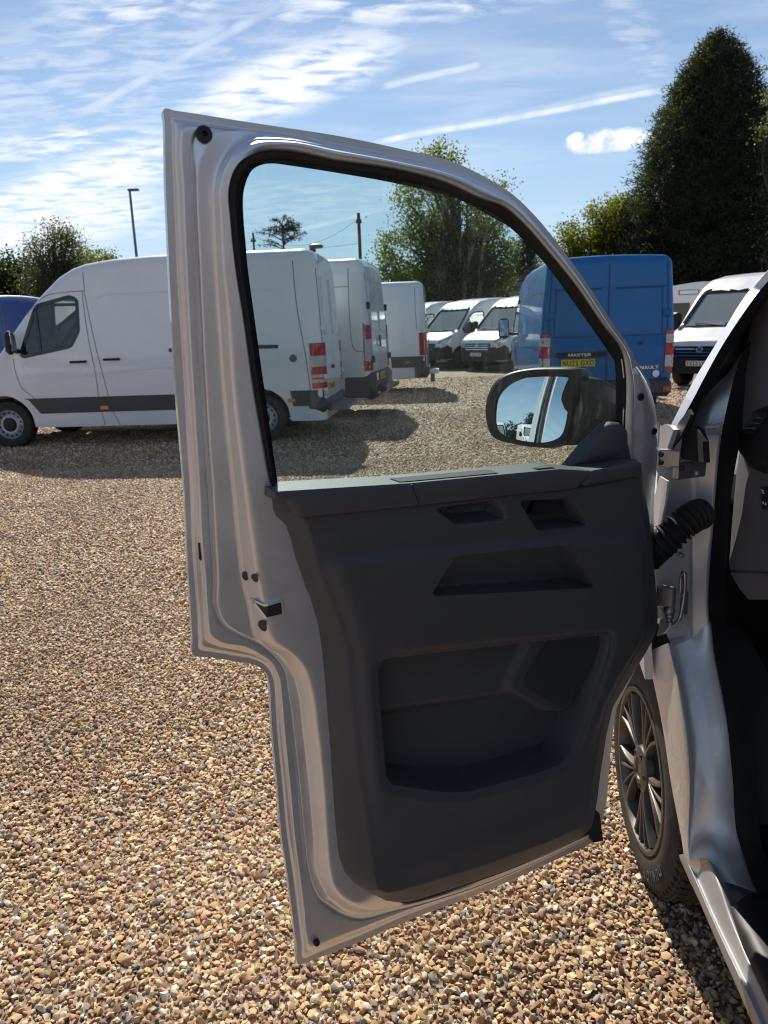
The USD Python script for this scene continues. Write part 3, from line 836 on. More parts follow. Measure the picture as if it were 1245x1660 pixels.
# ------------------------------------------------------------------ panel vans: x forward from the rear bumper, y to the left, z up
class VanShape:
    def __init__(s, L, hw, H, top, plan, tumble=0.10, waist=1.05, rc=0.16, zb=0.34, rear_r=0.14, rear_lean=0.05, rear_top=0.22):
        """top: (distance back from the nose, height) pairs; plan: (distance back from the nose, share of the half width) pairs."""
        s.L, s.hw, s.H, s.zb, s.waist, s.tumble, s.rc = L, hw, H, zb, waist, tumble, rc
        s.top, s.plan, s.rear_r, s.rear_lean, s.rear_top = np.array(top), np.array(plan), rear_r, rear_lean, rear_top

    def ztop(s, x):
        z = np.interp(s.L - x, s.top[:, 0], s.top[:, 1])
        t = np.clip(x / s.rear_top, 0, 1)
        return z - 0.13 * (1 - np.sqrt(np.clip(1 - (1 - t) ** 2, 0, 1)))

    def wplan(s, x):
        f = np.interp(s.L - x, s.plan[:, 0], s.plan[:, 1])
        t = np.clip(x / s.rear_r, 0, 1)
        return s.hw * f - s.rear_r * 0.75 * (1 - np.sqrt(np.clip(1 - (1 - t) ** 2, 0, 1)))

    def half(s, x, z):
        """Half width at a station and height (negative: above the roof)."""
        x, z = np.broadcast_arrays(np.asarray(x, float), np.asarray(z, float))
        W, Zt = s.wplan(x), s.ztop(x)
        up = np.clip((z - s.waist) / (s.H - s.waist), 0, 1)
        lo = np.clip((s.waist - z) / (s.waist - s.zb), 0, 1)
        w = W * (1 - s.tumble * up ** 1.5 - 0.045 * lo ** 1.8)
        rc = np.minimum(s.rc, 0.45 * (Zt - s.zb))
        d = z - (Zt - rc)
        w = np.where(d > 0, w - rc + np.sqrt(np.clip(rc ** 2 - d ** 2, 0, None)), w)
        return np.where(z > Zt, -1.0, w)

    def inside(s, x, y, z):
        Zt = s.ztop(x)
        return (np.abs(y) <= s.half(x, z)) & (z <= Zt - 0.03 * 0) & (x >= s.rear_x(z)) & (x <= s.L)

    def rear_x(s, z):
        return s.rear_lean * np.clip((z - 1.1) / (s.H - 1.1), 0, 1) ** 1.4

    def stations(s):
        back = s.top[:, 0]
        base = np.concatenate([s.rear_r * np.array([0, .02, .08, .18, .32, .5, .72, 1.0]), np.linspace(s.rear_r, s.L - 2.6, 56)[1:]])
        front = np.linspace(2.6, 0.3, 48)
        nose = np.array([0.25, 0.2, 0.16, 0.12, 0.09, 0.06, 0.04, 0.025, 0.012, 0.004, 0.0])
        return np.concatenate([base, s.L - front, s.L - nose])

    def body(s, holes_side=(), holes_front=(), arches=(), n=46):
        """One skin; faces in the window openings and wheel arches are left out."""
        X = s.stations()
        rows = []
        for x in X:
            Zt = s.ztop(x)
            rc = min(s.rc, 0.45 * (Zt - s.zb))
            zs = s.zb + (Zt - rc - s.zb) * np.linspace(0, 1, n)
            p = [(x, float(s.half(x, z)), z) for z in zs]
            for a in np.linspace(0, math.pi / 2, 7)[1:]:
                z = Zt - rc + rc * math.sin(a)
                p.append((x, float(s.half(x, min(z, Zt - 1e-6))), z))
            y1 = p[-1][1]
            for t in (0.75, 0.5, 0.25, 0.0):
                p.append((x, y1 * t, Zt + 0.025 * (1 - t * t) * min(1, (Zt - s.zb) / 1.0)))
            rows.append(p)
        G = np.array(rows)
        G[:, :, 0] += np.where(G[:, :, 0] < 0.3, s.rear_x(G[:, :, 2]) * (1 - G[:, :, 0] / 0.3), 0)
        left = grid_mesh(G, flip=True)
        R = G.copy(); R[..., 1] *= -1
        right = grid_mesh(R)
        rear = []
        C0 = np.array([[(p[0], t * p[1], p[2]) for t in np.linspace(0, 1, 6)] for p in G[0]])
        rearl = grid_mesh(C0, flip=True)
        C1 = C0.copy(); C1[..., 1] *= -1
        rearr = grid_mesh(C1)
        C2 = np.array([[(p[0], t * p[1], p[2]) for t in np.linspace(0, 1, 6)] for p in G[-1]])
        nl = grid_mesh(C2); C3 = C2.copy(); C3[..., 1] *= -1
        nr = grid_mesh(C3, flip=True)
        skin = cat_(left, right)
        c = skin.triangles_center
        keep = np.ones(len(c), bool)
        for h in holes_side:
            h = Polygon(h).buffer(0.014).exterior.coords
            keep &= ~(contains_xy(Polygon(h), c[:, 0], c[:, 2]) & (np.abs(c[:, 1]) > 0.45 * s.hw))
        for h in holes_front:
            h = Polygon(h).buffer(0.045).exterior.coords
            keep &= ~(contains_xy(Polygon(h), c[:, 1], c[:, 2]) & (c[:, 0] > s.L - 2.4))
        for ax_, r_ in arches:
            keep &= ~(((c[:, 0] - ax_) ** 2 + (c[:, 2] - 0.35) ** 2 < r_ ** 2) & (np.abs(c[:, 1]) > 0.35 * s.hw))
        skin.update_faces(keep)
        return cat_(skin, rearl, rearr, nl, nr)

    def on_side(s, p, side, off):
        """(x, z) on the flank."""
        y = np.maximum(s.half(p[:, 0], p[:, 1]), 0.02) + off
        return np.stack([p[:, 0], side * y, p[:, 1]], 1)

    def on_front(s, p, off):
        """(y, z) on the nose or windscreen, found by walking in from the front."""
        lo = np.full(len(p), s.L - 2.7); hi = np.full(len(p), s.L + 0.01)
        for _ in range(26):
            m = 0.5 * (lo + hi)
            ins = (np.abs(p[:, 0]) <= np.maximum(s.half(m, p[:, 1]), -1)) & (p[:, 1] <= s.ztop(m))
            lo = np.where(ins, m, lo); hi = np.where(ins, hi, m)
        return np.stack([lo + off, p[:, 0], p[:, 1]], 1)

    def on_rear(s, p, off):
        lo = np.full(len(p), -0.01); hi = np.full(len(p), 1.2)
        for _ in range(26):
            m = 0.5 * (lo + hi)
            ins = (np.abs(p[:, 0]) <= s.half(m, p[:, 1])) & (p[:, 1] <= s.ztop(m))
            hi = np.where(ins, m, hi); lo = np.where(ins, lo, m)
        return np.stack([hi + s.rear_x(p[:, 1]) * (hi < 0.3) * (1 - np.minimum(hi, 0.3) / 0.3) - off, p[:, 0], p[:, 1]], 1)


def ccw(poly):
    p = np.asarray(poly, float)
    return p if Polygon(p).exterior.is_ccw else p[::-1]


def by_len2(P, n):
    d = np.concatenate([[0], np.cumsum(np.linalg.norm(np.diff(P, axis=0), axis=1))])
    t = np.linspace(0, d[-1], n)
    return np.stack([np.interp(t, d, P[:, k]) for k in range(2)], 1)


class Van:
    """Collects the parts of one van under its prim."""

    def __init__(s, prim, shape):
        s.p, s.s = prim, shape

    def side(s, name, poly, mat_, off=0.004, side=1, step=0.09, thick=0.02, r=0.0, parent=None):
        poly = round_poly(ccw(poly), r, 4) if r else ccw(poly)
        m = slab(poly, step, lambda q: s.s.on_side(q, side, off), lambda q: s.s.on_side(q, side, off - thick))
        return obj(name, m, mat_, parent or s.p, smooth=35)

    def front(s, name, poly, mat_, off=0.004, step=0.07, thick=0.02, r=0.0, parent=None, smooth=35):
        poly = round_poly(ccw(poly), r, 4) if r else ccw(poly)
        m = slab(poly, step, lambda q: s.s.on_front(q, off), lambda q: s.s.on_front(q, off - thick))
        return obj(name, m, mat_, parent or s.p, smooth=smooth)

    def rear(s, name, poly, mat_, off=0.004, step=0.07, thick=0.02, r=0.0, parent=None):
        poly = round_poly(ccw(poly), r, 4) if r else ccw(poly)
        m = slab(poly, step, lambda q: s.s.on_rear(q, off), lambda q: s.s.on_rear(q, off - thick))
        return obj(name, m, mat_, parent or s.p, smooth=35)

    def wrap(s, name, pts_side, pts_rear, mat_, off=0.006, side=1):
        """Lamp that wraps the rear corner: joined from a flank patch and a rear patch."""
        a = ccw(pts_side); b = ccw(pts_rear)
        m1 = slab(a, 0.05, lambda q: s.s.on_side(q, side, off), lambda q: s.s.on_side(q, side, off - 0.03))
        m2 = slab(b, 0.05, lambda q: s.s.on_rear(q, off), lambda q: s.s.on_rear(q, off - 0.03))
        return obj(name, cat_(m1, m2), mat_, s.p, smooth=35)

    def seam(s, pts, side=1, w=0.010, kind='side', mat_='seam_light', off=0.0025, name='panel_gap', closed=False):
        P = spline(np.array(pts, float), 6) if len(pts) > 2 else resample(np.array(pts, float), 0.08, closed=False)
        t = np.gradient(P, axis=0); t /= np.linalg.norm(t, axis=1, keepdims=True) + 1e-9
        nrm = np.stack([-t[:, 1], t[:, 0]], 1)
        f = {'side': lambda q: s.s.on_side(q, side, off), 'rear': lambda q: s.s.on_rear(q, off), 'front': lambda q: s.s.on_front(q, off)}[kind]
        a, b = f(P + nrm * w / 2), f(P - nrm * w / 2)
        return obj(name, grid_mesh(np.stack([a, b], 1)), mat_, s.p)

    def window(s, poly, side=1, r=0.05, glass='clear_pane', frame=0.045):
        hole = round_poly(ccw(poly), r, 5)
        outer = np.array(Polygon(hole).buffer(frame).exterior.coords)[:-1]
        inner = np.array(Polygon(hole).buffer(-0.004).exterior.coords)[:-1]
        m = slab(ccw(outer), 0.06, lambda q: s.s.on_side(q, side, 0.004), lambda q: s.s.on_side(q, side, -0.02), holes=[inner])
        w = obj('side_window', m, 'gloss_black', s.p, smooth=35)
        pts, tri, _, _ = sheet2d(ccw(hole), 0.12)
        obj('pane', trimesh.Trimesh(s.s.on_side(pts, side, -0.006), tri, process=False), glass, w, smooth=True)
        return w

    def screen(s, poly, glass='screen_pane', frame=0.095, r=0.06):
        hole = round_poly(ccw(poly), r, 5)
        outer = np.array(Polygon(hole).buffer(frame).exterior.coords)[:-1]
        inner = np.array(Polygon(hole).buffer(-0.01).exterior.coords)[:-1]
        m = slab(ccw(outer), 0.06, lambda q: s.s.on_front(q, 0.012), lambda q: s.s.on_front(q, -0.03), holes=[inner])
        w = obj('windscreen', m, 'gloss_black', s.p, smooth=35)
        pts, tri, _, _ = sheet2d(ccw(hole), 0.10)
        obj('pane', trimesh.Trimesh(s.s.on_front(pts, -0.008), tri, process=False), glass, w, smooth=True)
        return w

    def wheel(s, x, side, R=0.345, inset=0.05, rim='steel_rim', style='steel', z=None):
        y = side * (s.s.hw - inset)
        w = UsdGeom.Xform.Define(stage, path_for('wheel', s.p)).GetPrim()
        z = R - 0.01 if z is None else z
        def at(m):
            m = m.copy()
            m.vertices = m.vertices * V(1, -side, 1) + V(x, y, z)      # wheel's outer face is towards -y of its own frame
            if side > 0:
                m.invert()
                m.vertices = m.vertices
            return m
        rr = R * 0.63
        obj('tyre', at(lathe([(rr, 0.06), (rr, 0.008), (rr + 0.02, -0.004), (R - 0.04, -0.006), (R - 0.012, 0.008), (R, 0.035), (R, 0.18), (R - 0.015, 0.21), (rr, 0.21)], 'y', 48)), 'tyre_rubber', w, smooth=40)
        if style == 'steel':
            obj('rim', at(lathe([(rr, 0.01), (rr - 0.012, -0.002), (rr - 0.022, 0.012), (rr - 0.035, 0.045), (rr * 0.70, 0.03), (rr * 0.62, 0.012), (rr * 0.50, 0.016), (rr * 0.46, 0.045), (0.001, 0.05)], 'y', 40)), rim, w, smooth=35)
            hl = []
            for k in range(14):
                a = k * 2 * np.pi / 14
                b = box(0, 0.030, rr * 0.80, 0.030, 0.014, 0.030, 0.006)
                b.apply_transform(trimesh.transformations.rotation_matrix(a, [0, 1, 0]))
                hl.append(b)
            obj('vent_holes', at(cat_(*hl)), 'plate_ink', w)
            obj('hub_cap', at(lathe([(rr * 0.44, 0.03), (rr * 0.42, 0.006), (rr * 0.30, -0.006), (0.001, -0.008)], 'y', 30)), 'black_plastic', w, smooth=35)
        else:
            obj('rim', at(lathe([(rr, 0.01), (rr - 0.012, 0.0), (rr - 0.03, 0.03), (rr * 0.8, 0.02), (rr * 0.3, 0.0), (0.001, -0.004)], 'y', 40)), rim, w, smooth=35)
        return w

    def bumper(s, z0, z1, out, length=0.34):
        w = float(s.s.half(0.25, 0.5 * (z0 + z1)))
        return obj('rear_bumper', box(length / 2 - out, 0, (z0 + z1) / 2, length, 2 * (w + 0.012), z1 - z0, 0.07), 'panel_grey', s.p, smooth=40)

    def mirror(s, x, z, side=1, size=(0.10, 0.22, 0.34), glass=False):
        y0 = side * (float(s.s.half(x, z)) + 0.02)
        yc = y0 + side * (0.08 + size[1] / 2)
        h = box(x, yc, z + 0.08, *size, 0.05)
        arm = tube([V(x - 0.02, y0 - side * 0.05, z - 0.05), V(x, y0 + side * 0.06, z - 0.03), V(x, yc, z - 0.02)], 0.035, 8)
        w = obj('door_mirror', cat_(h, arm), 'black_plastic', s.p, smooth=40)
        g = box(x - size[0] / 2 - 0.001, yc, z + 0.09, 0.004, size[1] * 0.82, size[2] * 0.78)
        obj('mirror_glass', g, 'mirror_silver', w)
        return w

    def handle(s, x, z, side=1, w=0.20):
        m = box(0, 0, 0, w, 0.035, 0.032, 0.014)
        y = side * (float(s.s.half(x, z)) + 0.02)
        m.apply_translation([x, y, z])
        return obj('door_handle', m, 'black_plastic', s.p, smooth=40)

    def arch(s, x, r, paint, side, lip=0.05):
        """Rolled lip of a wheel arch."""
        a = np.linspace(-0.12, math.pi + 0.12, 40)
        o = [(x + (r + lip) * math.cos(t), 0.35 + (r + lip) * math.sin(t)) for t in a]
        i = [(x + (r - 0.012) * math.cos(t), 0.35 + (r - 0.012) * math.sin(t)) for t in a]
        p = np.array(Polygon(o + i[::-1]).buffer(0).exterior.coords)[:-1]
        p = p[(p[:, 1] > s.s.zb - 0.02)]
        A = np.array([q for q in o if q[1] > s.s.zb]); B = np.array([q for q in i if q[1] > s.s.zb])
        n = min(len(A), len(B))
        A, B = by_len2(A, 40), by_len2(B, 40)
        g = np.stack([s.s.on_side(A, side, 0.001), s.s.on_side(A * 0.5 + B * 0.5, side, 0.006), s.s.on_side(B, side, 0.004), s.s.on_side(B, side, -0.10)], 1)
        return obj('wheel_arch', grid_mesh(g), paint, s.p, smooth=40)

    def text_rear(s, txt, y, z, h, mat_, spread=1.0, bold=True, off=0.012, name='lettering'):
        m = flat_text(txt, h, 0.003, bold, spread)
        c = s.s.on_rear(np.array([[y, z]]), off)[0]
        m = place(m, c, V(0, -1, 0), V(0, 0, 1), V(-1, 0, 0))
        return obj(name, m, mat_, s.p)

    def plate_rear(s, txt, y, z, w=0.52, h=0.111, mat_='plate_yellow', off=0.012, parent=None):
        c = s.s.on_rear(np.array([[y, z]]), off)[0]
        b = box(c[0], c[1], c[2], 0.012, w, h, 0.004)
        pl = obj('number_plate', b, mat_, s.p)
        m = flat_text(txt, 0.077, 0.002, True, 1.0)
        k = min(1.0, (w * 0.92) / np.ptp(m.vertices[:, 0]))
        m.vertices[:, 0] *= k
        obj('plate_lettering', place(m, c - V(0.0062, 0, 0), V(0, -1, 0), V(0, 0, 1), V(-1, 0, 0)), 'plate_ink', pl)
        return pl

    def inside_bits(s, xd, zd, seats=2):
        """Dashboard, steering wheel, seats and a bulkhead, seen through the glass."""
        w = s.s.hw * 0.86
        d = box(xd, 0, zd - 0.14, 0.55, 2 * w, 0.30, 0.10)
        obj('dashboard', d, 'cabin_dark', s.p, smooth=40)
        for k, y in enumerate((0.45, -0.45) if seats else ()):
            a = box(xd - 1.0, y, zd - 0.35, 0.55, 0.55, 0.24, 0.08)
            b = box(xd - 1.28, y, zd + 0.10, 0.20, 0.52, 0.75, 0.08)
            c = box(xd - 1.34, y, zd + 0.58, 0.14, 0.30, 0.22, 0.06)
            obj('seat', cat_(a, b, c), 'cabin_grey', s.p, smooth=40)
        t = np.linspace(0, 2 * np.pi, 25)
        ring_ = np.stack([xd - 0.36 + 0.06 * np.cos(t), -0.45 + 0.19 * np.sin(t), zd + 0.06 + 0.18 * np.cos(t)], 1)
        obj('steering_wheel', tube(ring_, 0.016, 6, cap=False), 'cabin_dark', s.p, smooth=True)
        obj('cabin_floor', box(xd - 0.7, 0, 0.62, 2.0, 2 * w, 0.04), 'cabin_dark', s.p)


# ---- tall white van side-on at the left -------------------------------------------------
SPR = VanShape(5.75, 0.985, 2.645, [(0, .50), (.03, .72), (.10, .92), (.30, 1.02), (.62, 1.14), (.95, 1.34), (1.2, 1.63), (1.5, 1.96), (1.75, 2.20), (2.0, 2.405), (2.2, 2.51), (2.4, 2.57), (2.8, 2.62), (3.4, 2.645), (9, 2.645)],
               [(0, .72), (.1, .83), (.3, .92), (.7, .975), (1.3, 1.0), (9, 1.0)], tumble=0.085, waist=1.0, rc=0.14, zb=0.285, rear_r=0.22, rear_lean=0.06)
def sprinter(name, label, loc, rotz, details=True):
    t = thing(name, label, 'van', loc, rotz)
    S = SPR; v = Van(t, S)
    L = S.L
    FW, RW = L - 0.98, L - 0.98 - 3.84
    win_full = [(L - 1.36, 1.335), (L - 1.67, 2.00), (L - 2.17, 2.105), (L - 2.25, 2.07), (L - 2.23, 1.66), (L - 2.10, 1.46), (L - 1.67, 1.385)]
    scr = [(-0.78, 1.44), (0.78, 1.44), (0.72, 2.12), (-0.72, 2.12)]
    b = obj('body', S.body([round_poly(ccw(win_full), 0.05)], [round_poly(ccw(scr), 0.06)], [(FW, 0.425), (RW, 0.425)]), 'white_paint_cool', t, smooth=38)
    for sd in (1, -1):
        w = v.window(win_full, sd, 0.05)
        v.side('window_pillar', [(L - 1.62, 1.38), (L - 1.665, 1.385), (L - 1.665, 2.01), (L - 1.62, 1.93)], 'gloss_black', 0.006, sd, parent=w)
        v.arch(FW, 0.425, 'white_paint_cool', sd); v.arch(RW, 0.425, 'white_paint_cool', sd)
        v.side('rubbing_strip', [(L - 1.52, 0.49), (L - 1.36, 0.70), (L - 1.30, 0.715), (RW + 0.47, 0.72), (RW + 0.47, 0.50)], 'panel_grey', 0.012, sd, 0.12)
        v.side('rubbing_strip', [(RW - 0.47, 0.50), (RW - 0.44, 0.72), (0.02, 0.72), (0.02, 0.50)], 'panel_grey', 0.012, sd, 0.12)
        v.handle(L - 2.20, 1.22, sd, 0.26); v.handle(L - 2.70, 1.24, sd, 0.26)
        v.seam([(L - 1.22, 1.30), (L - 1.23, 1.10), (L - 1.29, 0.88), (L - 1.46, 0.72)], sd)
        v.seam([(L - 2.36, 2.20), (L - 2.38, 1.60), (L - 2.43, 1.07), (L - 2.43, 0.72)], sd)
        v.seam([(L - 2.40, 2.58), (L - 2.40, 2.21)], sd)
        v.seam([(L - 1.5, 1.90), (L - 1.62, 2.03), (L - 1.88, 2.165), (L - 2.40, 2.20)], sd)
        v.seam([(L - 2.39, 2.20), (L - 2.47, 1.50), (L - 2.54, 1.02), (L - 2.58, 0.72)], sd)
        v.seam([(L - 2.61, 0.49), (L - 2.69, 0.30)], sd)
        v.seam([(L - 2.44, 0.49), (L - 2.46, 0.30)], sd)
        v.seam([(L - 1.5, 0.93), (L - 2.3, 1.03), (L - 3.6, 1.11), (0.9, 1.08), (0.12, 1.05)], sd, 0.014, mat_='white_paint', off=0.009, name='swage')
        v.seam([(L - 2.58, 2.10), (L - 2.75, 2.145), (L - 3.6, 2.15)], sd, 0.018, mat_='white_paint', off=0.010, name='swage')
        v.seam([(L - 3.6, 2.15), (1.0, 2.12), (0.62, 2.09), (0.52, 1.98)], sd, 0.018, mat_='white_paint', off=0.010, name='swage')
        v.seam([(0.36, 2.55), (0.33, 1.9), (0.24, 1.2), (0.20, 0.72)], sd, 0.012)
        v.seam([(L - 3.55, 1.34), (L - 4.4, 1.35), (0.62, 1.34)], sd, 0.05, mat_='dark_metal', off=0.010, name='door_rail')
        for k, (x, z) in enumerate(((L - 2.56, 0.555), (0.42, 0.585))):
            v.side('side_marker', [(x, z - .025), (x + .12, z - .025), (x + .12, z + .025), (x, z + .025)], 'lamp_orange', 0.02, sd, r=0.015)
        m = lathe([(0.055, 0.0), (0.05, 0.006), (0.001, 0.007)], 'y', 24)
        c = S.on_side(np.array([[0.42, 1.17]]), sd, 0.0)[0]
        obj('fuel_cap', place(m, c, V(1, 0, 0), V(0, sd, 0), V(0, 0, 1)), 'grey_plastic', t, smooth=30)
        v.wheel(FW, sd); v.wheel(RW, sd)
        v.mirror(L - 1.30, 1.44, sd, (0.12, 0.15, 0.33))
        v.side('headlamp', [(L - 0.50, 0.86), (L - 0.20, 0.80), (L - 0.16, 0.95), (L - 0.42, 1.10), (L - 0.62, 1.12)], 'headlamp', 0.006, sd)
        v.side('side_indicator', [(L - 0.72, 1.02), (L - 0.78, 1.02), (L - 0.78, 1.06), (L - 0.72, 1.06)], 'lamp_orange', 0.008, sd)
        # rear lamp: stacked red and clear bands on the corner
        z0 = 0.84
        for (za, zb_, mm) in ((0.74, 0.82, 'lamp_red'), (0.825, 0.865, 'lamp_clear'), (0.870, 0.890, 'lamp_red'), (0.895, 0.93, 'lamp_clear'), (0.935, 1.045, 'lamp_red'), (1.05, 1.19, 'lamp_clear'), (1.195, 1.37, 'lamp_red')):
            v.wrap('rear_lamp', [(0.005, za), (0.17, za), (0.17 + 0.03 * (zb_ - .84), zb_), (0.005, zb_)], [(sd * 0.80, za), (sd * 0.90, za), (sd * 0.885, zb_), (sd * 0.80, zb_)], mm, 0.012, sd)
    v.screen(scr, 'clear_pane')
    v.inside_bits(L - 1.45, 1.40, 0)
    v.front('grille', [(-0.55, 0.72), (0.55, 0.72), (0.50, 0.98), (-0.50, 0.98)], 'black_plastic', 0.012)
    v.front('bumper', [(-0.80, 0.36), (0.80, 0.36), (0.78, 0.60), (-0.78, 0.60)], 'panel_grey', 0.015)
    # rear doors
    v.seam([(0.0, 2.44), (0.0, 0.62)], 1, 0.014, 'rear')
    for sd in (1, -1):
        v.seam([(sd * 0.83, 2.38), (sd * 0.86, 1.5), (sd * 0.86, 0.62)], 1, 0.012, 'rear')
        v.rear('rear_window', [(sd * 0.12, 1.50), (sd * 0.70, 1.50), (sd * 0.64, 2.28), (sd * 0.12, 2.28)], 'white_paint', 0.006, r=0.06)
        for z in (0.9, 1.58):
            c = S.on_rear(np.array([[sd * 0.845, z]]), 0.0)[0]
            obj('door_hinge', box(c[0] - 0.015, c[1], z, 0.05, 0.09, 0.07, 0.01), 'white_paint', t)
    v.bumper(0.40, 0.60, 0.05)
    obj('rear_step', box(-0.16, 0.25, 0.44, 0.30, 1.15, 0.06, 0.015), 'grey_plastic', t)
    v.rear('door_handle', [(0.05, 0.98), (0.17, 0.98), (0.17, 1.03), (0.05, 1.03)], 'black_plastic', 0.02)
    for sd in (1, -1):
        v.rear('rear_reflector', [(sd * 0.60, 0.47), (sd * 0.75, 0.47), (sd * 0.75, 0.52), (sd * 0.60, 0.52)], 'lamp_red', 0.056)
    v.rear('plate_panel', [(0.14, 0.66), (0.74, 0.66), (0.74, 0.84), (0.14, 0.84)], 'white_paint', 0.012)
    v.plate_rear('NU15 KHL' if False else 'YK14 FDL', 0.44, 0.745, off=0.026)
    v.rear('caution_sticker', [(0.76, 0.70), (0.88, 0.70), (0.88, 0.80), (0.76, 0.80)], 'plate_white', 0.006)
    # roof light pod over the rear doors
    pod = lathe([(0.001, 0.05), (0.06, 0.048), (0.10, 0.03), (0.105, 0.01), (0.09, -0.01), (0.001, -0.012)], 'z', 20)
    pod.apply_translation([0.12, 0.30, 2.70])
    obj('roof_light', cat_(pod, tube([V(0.30, 0.30, 2.58), V(0.14, 0.30, 2.69)], [0.05, 0.04], 8)), 'grey_plastic', t, smooth=40)
    obj('underbody', box(L / 2, 0, 0.40, L - 0.8, 1.5, 0.16), 'cabin_dark', t)
    return t


def world_loc(corner, heading, lx, ly):
    """Where a van's own origin goes so that its point (lx, ly) stands at the corner."""
    c, s = math.cos(heading), math.sin(heading)
    return (corner[0] - (c * lx - s * ly), corner[1] - (s * lx + c * ly), 0.0)


hd = math.radians(180 - 5)
sprinter('white_van', 'tall white van parked side-on at the left, seen partly through the open door window', world_loc((-0.778, 10.65), hd, 0.0, 0.93), hd)

# ---- second white van: black rear bumper and tall slim lamps ------------------------------
TRN = VanShape(5.9, 1.0, 2.70, [(0, .55), (.03, .80), (.12, 1.02), (.45, 1.15), (.85, 1.32), (1.5, 2.2), (1.9, 2.5), (2.4, 2.66), (3, 2.70), (9, 2.70)], [(0, .72), (.12, .86), (.4, .95), (1, 1.0), (9, 1.0)],
               tumble=0.10, waist=1.0, rc=0.12, rear_r=0.16, rear_lean=0.10)
def tall_rear_van(loc, rotz):
    t = thing('white_van', 'white high-roof van with black rear bumper and tall slim red and clear tail lamps', 'van', loc, rotz)
    v = Van(t, TRN)
    L = TRN.L
    FW, RW = L - 1.0, 1.15
    obj('body', TRN.body([], [], [(FW, 0.42), (RW, 0.42)]), 'white_paint', t, smooth=38)
    for sd in (1, -1):
        v.side('side_window', [(L - 1.15, 1.45), (L - 1.5, 1.9), (L - 2.1, 1.98), (L - 2.15, 1.45)], 'gloss_black', 0.006, sd, r=0.05)
        v.wheel(FW, sd); v.wheel(RW, sd)
        v.arch(FW, 0.42, 'white_paint', sd); v.arch(RW, 0.42, 'white_paint', sd)
        v.side('side_skirt', [(RW + 0.45, 0.36), (FW - 0.45, 0.36), (FW - 0.45, 0.62), (RW + 0.45, 0.62)], 'panel_grey', 0.012, sd, 0.15)
        v.seam([(0.34, 2.62), (0.34, 1.9), (0.30, 1.25), (0.10, 1.15)], sd, 0.012)
        v.seam([(0.34, 2.24), (2.5, 2.26)], sd, 0.012)
        for za, zb_, mm in ((0.83, 1.00, 'lamp_red'), (1.005, 1.36, 'lamp_clear'), (1.365, 1.60, 'lamp_red')):
            v.wrap('rear_lamp', [(0.0, za), (0.085, za), (0.085, zb_), (0.0, zb_)], [(sd * 0.86, za), (sd * 0.94, za), (sd * 0.94 - sd * 0.01, zb_), (sd * 0.86, zb_)], mm, 0.014, sd)
        v.side('lamp_edge', [(0.085, 0.82), (0.11, 0.82), (0.11, 1.63), (0.085, 1.63)], 'lamp_red', 0.014, sd)
        v.seam([(sd * 0.84, 2.46), (sd * 0.86, 1.6), (sd * 0.86, 0.78)], 1, 0.012, 'rear')
        v.rear('door_panel', [(sd * 0.12, 1.50), (sd * 0.72, 1.50), (sd * 0.66, 2.36), (sd * 0.12, 2.36)], 'white_paint_cool', 0.012, r=0.06)
        for z in (1.02, 1.92):
            c = TRN.on_rear(np.array([[sd * 0.875, z]]), 0.0)[0]
            obj('door_hinge', box(c[0] - 0.02, c[1], z, 0.06, 0.06, 0.12, 0.01), 'dark_metal', t)
    v.seam([(0.0, 2.50), (0.0, 0.78)], 1, 0.014, 'rear')
    v.bumper(0.33, 0.80, 0.07, 0.60)
    obj('rear_step', box(-0.14, 0, 0.50, 0.20, 1.5, 0.10, 0.03), 'black_plastic', t, smooth=40)
    v.rear('rear_reflector', [(0.62, 0.42), (0.80, 0.42), (0.80, 0.49), (0.62, 0.49)], 'lamp_red', 0.076)
    v.rear('caution_sticker', [(0.70, 0.66), (0.80, 0.66), (0.80, 0.78), (0.70, 0.78)], 'plate_white', 0.075)
    v.plate_rear('FL16 OZN', 0.30, 0.72, off=0.085)
    v.rear('door_handle', [(0.04, 1.22), (0.12, 1.22), (0.12, 1.42), (0.04, 1.42)], 'black_plastic', 0.03)
    obj('underbody', box(L / 2, 0, 0.42, L - 0.8, 1.5, 0.16), 'cabin_dark', t)
    return t


hd = math.radians(180 - 10)
tall_rear_van(world_loc((-0.136, 13.0), hd, 0.0, 0.97), hd)

